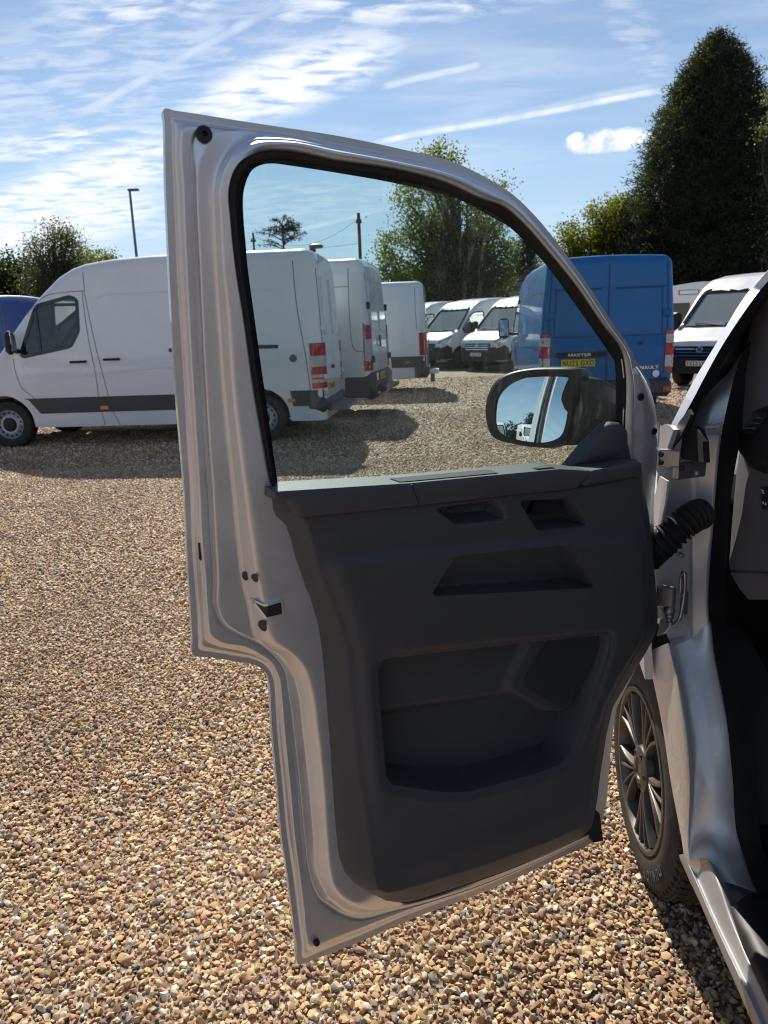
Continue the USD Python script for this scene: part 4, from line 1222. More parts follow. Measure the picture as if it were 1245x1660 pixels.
# ---- third white van: plain red corner lamp ----------------------------------------------
def red_lamp_van(loc, rotz):
    S = VanShape(6.2, 0.99, 2.53, SPR.top * V(1, 0.973), SPR.plan, tumble=0.085, waist=1.0, rc=0.15, rear_r=0.20, rear_lean=0.07)
    t = thing('white_van', 'white panel van with single red corner lamp, rear towards the yard, before the leafy tree', 'van', loc, rotz)
    v = Van(t, S)
    FW, RW = S.L - 1.0, 1.3
    obj('body', S.body([], [], [(FW, 0.42), (RW, 0.42)]), 'white_paint_cool', t, smooth=38)
    for sd in (1, -1):
        v.wheel(FW, sd); v.wheel(RW, sd)
        v.arch(FW, 0.42, 'white_paint_cool', sd); v.arch(RW, 0.42, 'white_paint_cool', sd)
        v.side('side_window', [(S.L - 1.15, 1.4), (S.L - 1.5, 1.85), (S.L - 2.05, 1.9), (S.L - 2.1, 1.4)], 'gloss_black', 0.006, sd, r=0.05)
        v.side('rubbing_strip', [(0.02, 0.60), (RW - 0.46, 0.60), (RW - 0.44, 0.86), (0.02, 0.86)], 'panel_grey', 0.012, sd, 0.12)
        v.side('rubbing_strip', [(RW + 0.46, 0.60), (FW - 0.46, 0.60), (FW - 0.44, 0.86), (RW + 0.44, 0.86)], 'panel_grey', 0.012, sd, 0.12)
        v.side('bumper_corner', [(0.0, 0.36), (0.30, 0.36), (0.30, 0.62), (0.0, 0.62)], 'panel_grey', 0.016, sd, 0.12)
        v.side('side_marker', [(0.40, 0.70), (0.52, 0.70), (0.52, 0.74), (0.40, 0.74)], 'lamp_orange', 0.02, sd)
        v.wrap('rear_lamp', [(0.0, 0.88), (0.17, 0.88), (0.18, 1.40), (0.0, 1.40)], [(sd * 0.84, 0.88), (sd * 0.93, 0.88), (sd * 0.92, 1.40), (sd * 0.84, 1.40)], 'lamp_red', 0.014, sd)
        v.seam([(0.26, 2.44), (0.25, 1.9), (0.22, 1.42)], sd, 0.012)
        v.seam([(0.5, 2.05), (2.4, 2.06)], sd, 0.014, mat_='white_paint', off=0.006, name='swage')
        v.seam([(0.25, 1.08), (2.4, 1.08)], sd, 0.012, mat_='white_paint', off=0.006, name='swage')
        v.seam([(sd * 0.83, 2.34), (sd * 0.86, 1.5), (sd * 0.86, 0.66)], 1, 0.012, 'rear')
        v.rear('door_hinge', [(sd * 0.80, 1.66), (sd * 0.90, 1.66), (sd * 0.90, 1.76), (sd * 0.80, 1.76)], 'white_paint', 0.03)
    v.bumper(0.35, 0.62, 0.05)
    v.seam([(0.0, 2.40), (0.0, 0.66)], 1, 0.014, 'rear')
    obj('rear_step', box(-0.14, 0.15, 0.46, 0.26, 1.2, 0.06, 0.012), 'plate_white', t)
    obj('chock', box(-0.12, 0.60, 0.33, 0.10, 0.14, 0.20, 0.01), 'timber', t)
    obj('underbody', box(S.L / 2, 0, 0.40, S.L - 0.8, 1.5, 0.16), 'cabin_dark', t)
    return t


hd = math.radians(180 - 5)
red_lamp_van(world_loc((1.15, 17.9), hd, 0.0, 0.95), hd)

# ---- blunt-nosed vans with black bumpers (row of fronts) and the blue one ------------------
MST = VanShape(5.55, 1.03, 2.48, [(0, .60), (.02, .84), (.06, 1.00), (.16, 1.08), (.45, 1.20), (.86, 1.36), (1.10, 1.62), (1.48, 2.02), (1.72, 2.22), (2.0, 2.36), (2.5, 2.45), (3.2, 2.48), (9, 2.48)],
               [(0, .66), (.05, .78), (.15, .88), (.4, .96), (.9, 1.0), (9, 1.0)], tumble=0.09, waist=1.0, rc=0.13, rear_r=0.10, rear_lean=0.05, rear_top=0.10)
def master(name, label, loc, rotz, paint, rear=False, group=None, plate=None, sun_strip=None):
    t = thing(name, label, 'van', loc, rotz, group)
    S = MST; v = Van(t, S); L = S.L
    FW, RW = L - 0.95, 0.95
    win = [(L - 1.02, 1.42), (L - 1.45, 1.86), (L - 1.60, 1.95), (L - 2.05, 1.97), (L - 2.10, 1.35), (L - 1.10, 1.28)]
    scr = [(-0.86, 1.34), (0.86, 1.34), (0.74, 2.06), (-0.74, 2.06)]
    obj('body', S.body([round_poly(ccw(win), 0.05)], [round_poly(ccw(scr), 0.06)], [(FW, 0.43), (RW, 0.42)]), paint, t, smooth=38)
    for sd in (1, -1):
        v.window(win, sd, 0.05, 'clear_pane')
        v.wheel(FW, sd, rim='dark_metal', style='plain'); v.wheel(RW, sd, rim='dark_metal', style='plain')
        v.arch(FW, 0.43, 'black_plastic', sd); v.arch(RW, 0.42, paint, sd)
        v.mirror(L - 1.12, 1.36, sd, (0.14, 0.22, 0.42))
        v.side('bumper_end', [(L - 0.52, 0.50), (L - 0.48, 0.74), (L - 0.30, 0.86), (L - 0.05, 0.74), (L - 0.02, 0.36), (L - 0.5, 0.36)], 'black_plastic', 0.014, sd, 0.06)
        v.side('headlamp', [(L - 0.20, 0.86), (L - 0.10, 0.80), (L - 0.06, 0.88), (L - 0.34, 1.12), (L - 0.55, 1.20), (L - 0.50, 1.06)], 'headlamp', 0.010, sd, 0.05, r=0.02)
        v.front('headlamp', [(sd * 0.66, 0.82), (sd * 0.80, 0.84), (sd * 0.92, 1.10), (sd * 0.86, 1.13), (sd * 0.70, 0.95)], 'headlamp', 0.012, 0.04)
        v.side('side_skirt', [(RW + 0.45, 0.36), (FW - 0.45, 0.36), (FW - 0.45, 0.62), (RW + 0.45, 0.62)], 'panel_grey', 0.012, sd, 0.15)
        v.handle(L - 2.02, 1.16, sd)
        v.seam([(L - 1.06, 1.26), (L - 1.08, 1.0), (L - 1.35, 0.64)], sd)
        v.seam([(L - 2.22, 2.1), (L - 2.26, 1.3), (L - 2.22, 0.64)], sd)
        v.seam([(L - 2.5, 1.98), (2.4, 2.0), (0.30, 2.0)], sd, 0.02, mat_='seam')
        v.seam([(2.4, 1.13), (1.5, 1.16), (0.35, 1.14)], sd, 0.03, mat_=paint, off=0.012, name='swage')
        v.front('fog_lamp', [(sd * 0.62, 0.56), (sd * 0.74, 0.56), (sd * 0.74, 0.66), (sd * 0.62, 0.66)], 'gloss_black', 0.03, 0.05, r=0.03)
        v.side('quarter_panel', [(L - 2.75, 1.20), (L - 3.35, 1.22), (L - 3.35, 1.34), (L - 2.75, 1.33)], 'seam', 0.006, sd, r=0.02) if rear else None
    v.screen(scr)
    obj('wiper', cat_(tube([V(*S.on_front(np.array([[0.1, 1.33]]), 0.02)[0]), V(*S.on_front(np.array([[-0.62, 1.40]]), 0.03)[0])], 0.012, 6),
                      tube([V(*S.on_front(np.array([[0.75, 1.34]]), 0.02)[0]), V(*S.on_front(np.array([[0.08, 1.39]]), 0.03)[0])], 0.012, 6)), 'black_plastic', t)
    v.inside_bits(L - 1.25, 1.32)
    v.front('front_bumper', [(-0.80, 0.34), (0.80, 0.34), (0.88, 0.60), (0.82, 0.80), (0.58, 0.78), (0.50, 0.66), (-0.50, 0.66), (-0.58, 0.78), (-0.82, 0.80), (-0.88, 0.60)], 'black_plastic', 0.03, 0.06)
    gr = v.front('grille', [(-0.56, 0.66), (0.56, 0.66), (0.62, 0.92), (-0.62, 0.92)], 'gloss_black', 0.018, r=0.04)
    for z in (0.72, 0.79, 0.86):
        v.seam([(-0.55, z), (0.55, z)], 1, 0.018, 'front', 'chrome', 0.028, 'grille_bar')
    m = lathe([(0.075, 0.0), (0.07, 0.012), (0.055, 0.012), (0.05, 0.006), (0.001, 0.008)], 'y', 24)
    c = S.on_front(np.array([[0.0, 0.85]]), 0.03)[0]
    obj('badge', place(m, c, V(0, 1, 0), V(1, 0, 0), V(0, 0, 1)), 'chrome', t, smooth=30)
    if plate:
        c = S.on_front(np.array([[0.0, 0.56]]), 0.05)[0]
        pl = obj('number_plate', box(c[0], c[1], c[2], 0.012, 0.52, 0.111, 0.004), 'plate_white', t)
        tx = flat_text(plate, 0.077, 0.002, True)
        tx.vertices[:, 0] *= min(1.0, 0.46 / np.ptp(tx.vertices[:, 0]))
        obj('plate_lettering', place(tx, c + V(0.0062, 0, 0), V(0, 1, 0), V(0, 0, 1), V(1, 0, 0)), 'plate_ink', pl)
    # rear
    v.seam([(0.0, 2.42), (0.0, 0.62)], 1, 0.014, 'rear', 'seam_blue' if rear else 'seam_light')
    for sd in (1, -1):
        v.seam([(sd * 0.86, 2.40), (sd * 0.90, 1.6), (sd * 0.90, 0.62)], 1, 0.012, 'rear', 'seam_blue' if rear else 'seam_light')
        if rear:
            for a, b in (([(sd * 0.86, 2.02), (sd * 0.10, 2.02)], 0.012), ([(sd * 0.10, 2.0), (sd * 0.75, 2.0), (sd * 0.80, 1.93), (sd * 0.82, 1.35), (sd * 0.76, 1.30), (sd * 0.12, 1.30)], 0.010)):
                v.seam(a, 1, b, 'rear', 'seam_blue')
        for za, zb_, mm in ((0.72, 0.80, 'lamp_red'), (0.805, 0.98, 'lamp_clear'), (0.985, 1.16, 'lamp_red'), (1.165, 1.30, 'lamp_clear'), (1.305, 1.35, 'lamp_red')):
            v.wrap('rear_lamp', [(0.0, za), (0.10, za), (0.10, zb_), (0.0, zb_)], [(sd * 0.885, za), (sd * 0.985, za), (sd * 0.985, zb_), (sd * 0.885, zb_)], mm, 0.014, sd)
        for z in (0.98 - 0.3, 1.62):
            c = S.on_rear(np.array([[sd * 0.885, z]]), 0.0)[0]
            obj('door_hinge', box(c[0] - 0.012, c[1], z, 0.04, 0.13, 0.10, 0.012), paint, t)
        v.rear('rear_reflector', [(sd * 0.86, 0.42), (sd * 0.97, 0.42), (sd * 0.97, 0.50), (sd * 0.86, 0.50)], 'lamp_red', 0.075)
    v.bumper(0.34, 0.63, 0.06, 0.45)
    v.rear('bumper_step', [(-0.72, 0.44), (0.72, 0.44), (0.72, 0.57), (-0.72, 0.57)], 'black_plastic', 0.045)
    if rear:
        v.rear('plate_strip', [(0.02, 0.985), (0.80, 0.985), (0.80, 1.065), (0.02, 1.065)], 'black_plastic', 0.02, r=0.03)
        v.text_rear('MASTER', 0.43, 1.025, 0.042, 'chrome', 1.5, True, 0.024, 'name_lettering')
        v.plate_rear('NU21 GXO', 0.45, 0.90, off=0.02)
        v.text_rear('RENAULT', -0.60, 0.80, 0.046, 'chrome', 1.35, True, 0.012, 'maker_lettering')
        m = lathe([(0.055, 0.0), (0.05, 0.004), (0.001, 0.005)], 'y', 24)
        c = S.on_rear(np.array([[-0.76, 0.70]]), 0.006)[0]
        obj('round_sticker', place(m, c, V(0, -1, 0), V(-1, 0, 0), V(0, 0, 1)), 'plate_white', t)
        m = lathe([(0.028, 0.0), (0.028, 0.012), (0.001, 0.014)], 'y', 20)
        c = S.on_rear(np.array([[-0.50, 1.17]]), 0.003)[0]
        obj('door_lock', place(m, c, V(0, -1, 0), V(-1, 0, 0), V(0, 0, 1)), 'seam', t)
    obj('underbody', box(L / 2, 0, 0.42, L - 0.9, 1.5, 0.16), 'cabin_dark', t)
    return t


hd = math.radians(90 - 4.5)
master('blue_van', 'bright blue panel van seen from behind, its rear doors shut', world_loc((2.60, 11.9), hd, 0.0, 0.985), hd, 'blue_paint', rear=True)
mh = math.atan2(-0.60, -0.80)
first = master('white_van', 'white van with black bumper, nearest of the row of three white fronts', world_loc((2.86, 26.0), mh, MST.L - 0.05, -0.80), mh, 'white_paint',
               group='white vans parked nose out in a row', plate='FX13 LVR')
off = V(-0.60, 0.80) * 2.75
for k, lb in ((1, 'white van with black bumper, middle one of the row of white fronts'), (2, 'white van with black bumper, leftmost and half hidden in the row of fronts')):
    c = (2.86 + off[0] * k, 26.0 + off[1] * k)
    dup(first, world_loc(c, mh, MST.L - 0.05, -0.80), mh, lb)
mh2 = math.atan2(-0.62, -0.78)
dup(first, world_loc((6.45, 16.9), mh2, MST.L - 0.05, -0.80), mh2, 'white van with black bumper, between the blue van and the silver pillar', 'white vans parked facing the yard')
# vans behind the left one, seen past its nose and through its cab windows
hd = math.radians(172)
b2 = master('dark_blue_van', 'dark blue van showing only its roof and side at the far left edge', (-7.72, 17.0, 0), hd, 'dark_blue_paint')
dup(first, (-7.7, 24.6, 0), math.radians(-94), 'white van behind the tall left van, seen through its cab windows', 'white vans standing behind the left van')
# behind the viewer, met only in the door mirror
dup(first, (-21.5, -9.2, 0), math.radians(20), 'white van standing across the yard, seen only in the door mirror', 'white vans seen in the mirror')
dup(first, (-20.5, -13.5, 0), math.radians(26), 'white van parked on the far side of the other one in the door mirror', 'white vans seen in the mirror')

# ---- white box-bodied motorhome behind the right-hand van ---------------------------------
mo = thing('motorhome', 'white flat-sided motorhome behind the white van at the right', 'motorhome', (8.75, 23.2, 0), math.radians(-6))
prof_ = round_poly(ccw([(0, 0.5), (6.2, 0.5), (6.2, 2.55), (0.9, 2.55), (0.12, 2.45), (-0.05, 2.1), (-0.05, 0.8)]), 0.18, 5)
obj('body', slab(prof_, 0.5, lambda p: np.stack([p[:, 0], np.full(len(p), 0.0), p[:, 1]], 1), lambda p: np.stack([p[:, 0], np.full(len(p), 2.2), p[:, 1]], 1)), 'white_paint', mo, smooth=40)
def mo_patch(name, poly, m_, y0=-0.012, r=0.05):
    q = round_poly(ccw(poly), r, 4)
    return obj(name, slab(q, 0.3, lambda p: np.stack([p[:, 0], np.full(len(p), y0), p[:, 1]], 1), lambda p: np.stack([p[:, 0], np.full(len(p), 0.02), p[:, 1]], 1)), m_, mo, smooth=30)
mo_patch('cab_window', [(0.15, 1.28), (0.42, 1.22), (0.66, 1.45), (0.72, 1.95), (0.15, 1.95)], 'gloss_black')
mo_patch('vent_frame', [(0.36, 2.18), (0.96, 2.18), (0.96, 2.33), (0.36, 2.33)], 'grey_plastic', r=0.02)
mo_patch('vent', [(0.39, 2.20), (0.93, 2.20), (0.93, 2.31), (0.39, 2.31)], 'white_paint', -0.016, r=0.02)
mo_patch('door_gap', [(0.98, 0.75), (1.01, 0.75), (1.01, 2.1), (0.98, 2.1)], 'seam', -0.004, 0.0)
mo_patch('lower_skirt', [(0.0, 0.45), (6.2, 0.45), (6.2, 0.72), (0.0, 0.72)], 'panel_grey', -0.02, 0.02)
for x in (1.0, 5.0):
    m = lathe([(0.2, -0.01), (0.3, 0.0), (0.34, 0.03), (0.34, 0.2)], 'y', 32)
    m.apply_translation([x, 0.02, 0.34])
    obj('wheel', m, 'tyre_rubber', mo, smooth=40)

# ------------------------------------------------------------------ the silver van's open door: its own frame of reference
DU = V(math.cos(math.radians(26.6)), math.sin(math.radians(26.6)), 0)      # along the door, from its free edge to its hinges
DN = V(math.sin(math.radians(26.6)), -math.cos(math.radians(26.6)), 0)     # out of its inner face
DO = V(-0.189, 1.165, 0)
PZ, PN = [.2, .38, .6, .8, 1.0, 1.15, 1.5, 1.9], [.045, .02, .004, 0, .008, .025, .078, .155]


def door_pt(s, z, h):
    """Point of the door: s along it, z above ground, h towards the cabin from its curved skin."""
    s, z, h = np.broadcast_arrays(np.asarray(s, float), np.asarray(z, float), np.asarray(h, float))
    return DO + s[..., None] * DU + (np.interp(z, PZ, PN) + h)[..., None] * DN + z[..., None] * V(0, 0, 1)


own_van = thing('silver_van', 'silver panel van in the right foreground with its near front door swung wide open', 'van')

# pressed inner frame: feature lines from the hem to the opening, station by station (s, z, h)
ROWS = np.array([
    [(0.7777, 1.2333, 0.0000), (0.7673, 1.2346, 0.0000), (0.7641, 1.2353, 0.0020), (0.7610, 1.2360, 0.0040), (0.7559, 1.2374, 0.0080), (0.7529, 1.2381, 0.0100), (0.7511, 1.2385, 0.0110), (0.7494, 1.2389, 0.0120), (0.7464, 1.2396, 0.0140), (0.7421, 1.2406, 0.0170), (0.7308, 1.2435, 0.0260), (0.6969, 1.2495, 0.0360)],
    [(0.7533, 1.3445, 0.0000), (0.7432, 1.3454, 0.0000), (0.7401, 1.3459, 0.0020), (0.7372, 1.3463, 0.0040), (0.7322, 1.3472, 0.0080), (0.7292, 1.3477, 0.0100), (0.7275, 1.3479, 0.0110), (0.7258, 1.3482, 0.0120), (0.7229, 1.3487, 0.0140), (0.7188, 1.3493, 0.0170), (0.7077, 1.3512, 0.0260), (0.6750, 1.3552, 0.0360)],
    [(0.7322, 1.4400, 0.0000), (0.7226, 1.4406, 0.0000), (0.7194, 1.4409, 0.0020), (0.7163, 1.4411, 0.0040), (0.7113, 1.4416, 0.0080), (0.7082, 1.4419, 0.0100), (0.7065, 1.4420, 0.0110), (0.7047, 1.4422, 0.0120), (0.7017, 1.4424, 0.0140), (0.6975, 1.4428, 0.0170), (0.6864, 1.4439, 0.0260), (0.6556, 1.4529, 0.0360)],
    [(0.7067, 1.4852, 0.0000), (0.6980, 1.4822, 0.0000), (0.6951, 1.4821, 0.0020), (0.6924, 1.4820, 0.0040), (0.6876, 1.4821, 0.0080), (0.6849, 1.4820, 0.0100), (0.6833, 1.4819, 0.0110), (0.6817, 1.4819, 0.0120), (0.6790, 1.4818, 0.0140), (0.6751, 1.4818, 0.0170), (0.6646, 1.4820, 0.0260), (0.6398, 1.4899, 0.0360)],
    [(0.6391, 1.5472, 0.0000), (0.6311, 1.5437, 0.0000), (0.6286, 1.5434, 0.0020), (0.6262, 1.5432, 0.0040), (0.6219, 1.5429, 0.0080), (0.6195, 1.5427, 0.0100), (0.6181, 1.5425, 0.0110), (0.6168, 1.5423, 0.0120), (0.6143, 1.5421, 0.0140), (0.6109, 1.5418, 0.0170), (0.6014, 1.5414, 0.0260), (0.5823, 1.5407, 0.0360)],
    [(0.5568, 1.6213, 0.0000), (0.5500, 1.6173, 0.0000), (0.5477, 1.6169, 0.0020), (0.5455, 1.6165, 0.0040), (0.5415, 1.6160, 0.0080), (0.5393, 1.6156, 0.0100), (0.5380, 1.6154, 0.0110), (0.5368, 1.6151, 0.0120), (0.5346, 1.6147, 0.0140), (0.5314, 1.6142, 0.0170), (0.5226, 1.6132, 0.0260), (0.5010, 1.6122, 0.0360)],
    [(0.4931, 1.6735, 0.0000), (0.4864, 1.6687, 0.0000), (0.4843, 1.6682, 0.0020), (0.4823, 1.6677, 0.0040), (0.4787, 1.6669, 0.0080), (0.4766, 1.6664, 0.0100), (0.4755, 1.6661, 0.0110), (0.4744, 1.6657, 0.0120), (0.4724, 1.6652, 0.0140), (0.4695, 1.6645, 0.0170), (0.4615, 1.6630, 0.0260), (0.4406, 1.6581, 0.0360)],
    [(0.4395, 1.7136, 0.0000), (0.4325, 1.7080, 0.0000), (0.4304, 1.7073, 0.0020), (0.4285, 1.7066, 0.0040), (0.4251, 1.7056, 0.0080), (0.4231, 1.7050, 0.0100), (0.4220, 1.7045, 0.0110), (0.4209, 1.7041, 0.0120), (0.4190, 1.7034, 0.0140), (0.4163, 1.7025, 0.0170), (0.4087, 1.7005, 0.0260), (0.3928, 1.6927, 0.0360)],
    [(0.3923, 1.7419, 0.0000), (0.3873, 1.7365, 0.0000), (0.3853, 1.7356, 0.0020), (0.3834, 1.7348, 0.0040), (0.3801, 1.7336, 0.0080), (0.3782, 1.7328, 0.0100), (0.3772, 1.7323, 0.0110), (0.3761, 1.7317, 0.0120), (0.3742, 1.7309, 0.0140), (0.3716, 1.7299, 0.0170), (0.3643, 1.7274, 0.0260), (0.3500, 1.7170, 0.0360)],
    [(0.3412, 1.7624, 0.0000), (0.3376, 1.7556, 0.0000), (0.3360, 1.7546, 0.0020), (0.3344, 1.7537, 0.0040), (0.3315, 1.7524, 0.0080), (0.3299, 1.7515, 0.0100), (0.3290, 1.7509, 0.0110), (0.3281, 1.7503, 0.0120), (0.3265, 1.7494, 0.0140), (0.3242, 1.7482, 0.0170), (0.3177, 1.7454, 0.0260), (0.3046, 1.7269, 0.0360)],
    [(0.2856, 1.7791, 0.0000), (0.2844, 1.7702, 0.0000), (0.2830, 1.7691, 0.0020), (0.2816, 1.7682, 0.0040), (0.2790, 1.7669, 0.0080), (0.2776, 1.7660, 0.0100), (0.2769, 1.7654, 0.0110), (0.2761, 1.7648, 0.0120), (0.2747, 1.7639, 0.0140), (0.2727, 1.7627, 0.0170), (0.2669, 1.7598, 0.0260), (0.2563, 1.7418, 0.0360)],
    [(0.1842, 1.7925, 0.0000), (0.1839, 1.7825, 0.0000), (0.1828, 1.7815, 0.0020), (0.1817, 1.7805, 0.0040), (0.1796, 1.7791, 0.0080), (0.1785, 1.7782, 0.0100), (0.1779, 1.7776, 0.0110), (0.1774, 1.7770, 0.0120), (0.1763, 1.7760, 0.0140), (0.1747, 1.7748, 0.0170), (0.1699, 1.7718, 0.0260), (0.1627, 1.7572, 0.0360)],
    [(0.0928, 1.8012, 0.0000), (0.0922, 1.7909, 0.0000), (0.0913, 1.7899, 0.0020), (0.0905, 1.7890, 0.0040), (0.0888, 1.7876, 0.0080), (0.0879, 1.7866, 0.0100), (0.0875, 1.7860, 0.0110), (0.0871, 1.7854, 0.0120), (0.0863, 1.7845, 0.0140), (0.0850, 1.7832, 0.0170), (0.0812, 1.7803, 0.0260), (0.0756, 1.7626, 0.0360)],
    [(0.0178, 1.8053, 0.0000), (0.0170, 1.7979, 0.0000), (0.0162, 1.7963, 0.0022), (0.0155, 1.7953, 0.0041), (0.0135, 1.7937, 0.0086), (0.0129, 1.7930, 0.0104), (0.0123, 1.7925, 0.0109), (0.0117, 1.7918, 0.0124), (0.0110, 1.7910, 0.0143), (0.0098, 1.7898, 0.0172), (0.0057, 1.7856, 0.0282), (-0.0005, 1.7693, 0.0374)],
    [(-0.0474, 1.8086, 0.0000), (-0.0492, 1.8000, 0.0000), (-0.0509, 1.7986, 0.0028), (-0.0513, 1.7977, 0.0044), (-0.0539, 1.7957, 0.0104), (-0.0558, 1.7949, 0.0116), (-0.0555, 1.7948, 0.0106), (-0.0549, 1.7932, 0.0136), (-0.0429, 1.7870, 0.0152), (-0.0382, 1.7854, 0.0178), (-0.0388, 1.7792, 0.0348), (-0.0293, 1.7653, 0.0416)],
    [(-0.0937, 1.8115, 0.0000), (-0.0956, 1.8028, 0.0000), (-0.0966, 1.7996, 0.0035), (-0.0970, 1.7980, 0.0047), (-0.0990, 1.7948, 0.0125), (-0.0931, 1.7932, 0.0130), (-0.0910, 1.7926, 0.0103), (-0.0772, 1.7866, 0.0150), (-0.0601, 1.7755, 0.0163), (-0.0553, 1.7746, 0.0185), (-0.0554, 1.7685, 0.0425), (-0.0432, 1.7594, 0.0465)],
    [(-0.1197, 1.8127, 0.0000), (-0.1181, 1.8034, 0.0000), (-0.1169, 1.7993, 0.0038), (-0.1150, 1.7973, 0.0049), (-0.1120, 1.7927, 0.0134), (-0.1003, 1.7893, 0.0136), (-0.0972, 1.7889, 0.0101), (-0.0837, 1.7807, 0.0156), (-0.0651, 1.7703, 0.0167), (-0.0610, 1.7695, 0.0188), (-0.0627, 1.7627, 0.0458), (-0.0498, 1.7563, 0.0486)],
    [(-0.1336, 1.8134, 0.0000), (-0.1247, 1.8035, 0.0000), (-0.1222, 1.7989, 0.0040), (-0.1188, 1.7963, 0.0050), (-0.1160, 1.7893, 0.0140), (-0.1036, 1.7843, 0.0140), (-0.1004, 1.7841, 0.0100), (-0.0887, 1.7750, 0.0160), (-0.0693, 1.7645, 0.0170), (-0.0652, 1.7637, 0.0190), (-0.0681, 1.7566, 0.0480), (-0.0549, 1.7524, 0.0500)],
    [(-0.1339, 1.7982, 0.0000), (-0.1250, 1.7950, 0.0000), (-0.1230, 1.7903, 0.0040), (-0.1201, 1.7870, 0.0050), (-0.1183, 1.7813, 0.0140), (-0.1058, 1.7782, 0.0140), (-0.1023, 1.7779, 0.0100), (-0.0928, 1.7680, 0.0160), (-0.0735, 1.7575, 0.0170), (-0.0701, 1.7566, 0.0190), (-0.0721, 1.7504, 0.0480), (-0.0589, 1.7484, 0.0500)],
    [(-0.1357, 1.7651, 0.0000), (-0.1264, 1.7657, 0.0000), (-0.1245, 1.7663, 0.0040), (-0.1220, 1.7683, 0.0050), (-0.1193, 1.7700, 0.0140), (-0.1070, 1.7695, 0.0140), (-0.1034, 1.7698, 0.0100), (-0.0991, 1.7562, 0.0160), (-0.0777, 1.7497, 0.0170), (-0.0743, 1.7488, 0.0190), (-0.0762, 1.7435, 0.0480), (-0.0621, 1.7446, 0.0500)],
    [(-0.1374, 1.7289, 0.0000), (-0.1267, 1.7294, 0.0000), (-0.1250, 1.7288, 0.0040), (-0.1217, 1.7288, 0.0050), (-0.1188, 1.7275, 0.0140), (-0.1077, 1.7280, 0.0140), (-0.1041, 1.7288, 0.0100), (-0.1024, 1.7279, 0.0160), (-0.0836, 1.7286, 0.0170), (-0.0798, 1.7285, 0.0190), (-0.0822, 1.7236, 0.0480), (-0.0705, 1.7238, 0.0500)],
    [(-0.1381, 1.6888, 0.0000), (-0.1273, 1.6891, 0.0000), (-0.1259, 1.6886, 0.0040), (-0.1222, 1.6886, 0.0050), (-0.1196, 1.6875, 0.0140), (-0.1079, 1.6878, 0.0140), (-0.1042, 1.6884, 0.0100), (-0.1029, 1.6877, 0.0160), (-0.0850, 1.6881, 0.0170), (-0.0807, 1.6879, 0.0190), (-0.0826, 1.6842, 0.0480), (-0.0698, 1.6843, 0.0500)],
    [(-0.1392, 1.6376, 0.0000), (-0.1285, 1.6376, 0.0000), (-0.1266, 1.6373, 0.0040), (-0.1224, 1.6372, 0.0050), (-0.1201, 1.6365, 0.0140), (-0.1082, 1.6365, 0.0140), (-0.1044, 1.6369, 0.0100), (-0.1026, 1.6364, 0.0160), (-0.0847, 1.6364, 0.0170), (-0.0803, 1.6362, 0.0190), (-0.0817, 1.6338, 0.0480), (-0.0654, 1.6337, 0.0500)],
    [(-0.1400, 1.5683, 0.0000), (-0.1282, 1.5680, 0.0000), (-0.1262, 1.5678, 0.0040), (-0.1228, 1.5677, 0.0050), (-0.1203, 1.5674, 0.0140), (-0.1093, 1.5671, 0.0140), (-0.1046, 1.5671, 0.0100), (-0.1027, 1.5669, 0.0160), (-0.0826, 1.5663, 0.0170), (-0.0789, 1.5662, 0.0190), (-0.0768, 1.5655, 0.0480), (-0.0557, 1.5648, 0.0500)],
    [(-0.1402, 1.4693, 0.0000), (-0.1280, 1.4685, 0.0000), (-0.1263, 1.4686, 0.0040), (-0.1227, 1.4684, 0.0050), (-0.1200, 1.4688, 0.0140), (-0.1085, 1.4680, 0.0140), (-0.1042, 1.4674, 0.0100), (-0.1022, 1.4676, 0.0160), (-0.0799, 1.4661, 0.0170), (-0.0751, 1.4659, 0.0190), (-0.0740, 1.4676, 0.0480), (-0.0437, 1.4656, 0.0500)],
    [(-0.1391, 1.3990, 0.0000), (-0.1295, 1.3980, 0.0000), (-0.1265, 1.3982, 0.0040), (-0.1228, 1.3980, 0.0050), (-0.1200, 1.3988, 0.0140), (-0.1091, 1.3977, 0.0140), (-0.1042, 1.3967, 0.0100), (-0.1017, 1.3971, 0.0160), (-0.0774, 1.3948, 0.0170), (-0.0717, 1.3944, 0.0190), (-0.0686, 1.3977, 0.0480), (-0.0332, 1.3943, 0.0500)],
    [(-0.1384, 1.3438, 0.0000), (-0.1295, 1.3427, 0.0000), (-0.1259, 1.3429, 0.0040), (-0.1222, 1.3426, 0.0050), (-0.1198, 1.3439, 0.0140), (-0.1082, 1.3424, 0.0140), (-0.1032, 1.3411, 0.0100), (-0.1001, 1.3417, 0.0160), (-0.0740, 1.3385, 0.0170), (-0.0681, 1.3381, 0.0190), (-0.0635, 1.3425, 0.0480), (-0.0244, 1.3379, 0.0500)],
    [(-0.1402, 1.2474, 0.0000), (-0.1324, 1.2460, 0.0000), (-0.1296, 1.2466, 0.0040), (-0.1248, 1.2460, 0.0050), (-0.1208, 1.2476, 0.0140), (-0.1084, 1.2455, 0.0140), (-0.1033, 1.2436, 0.0100), (-0.1001, 1.2446, 0.0160), (-0.0697, 1.2396, 0.0170), (-0.0636, 1.2391, 0.0190), (-0.0539, 1.2449, 0.0480), (0.0197, 1.2328, 0.0500)],
    [(-0.1413, 1.1864, 0.0000), (-0.1320, 1.1845, 0.0000), (-0.1301, 1.1854, 0.0040), (-0.1219, 1.1840, 0.0050), (-0.1192, 1.1863, 0.0140), (-0.1084, 1.1841, 0.0140), (-0.1036, 1.1820, 0.0100), (-0.0999, 1.1831, 0.0160), (-0.0654, 1.1765, 0.0170), (-0.0591, 1.1759, 0.0190), (-0.0472, 1.1825, 0.0480), (0.0388, 1.1660, 0.0500)],
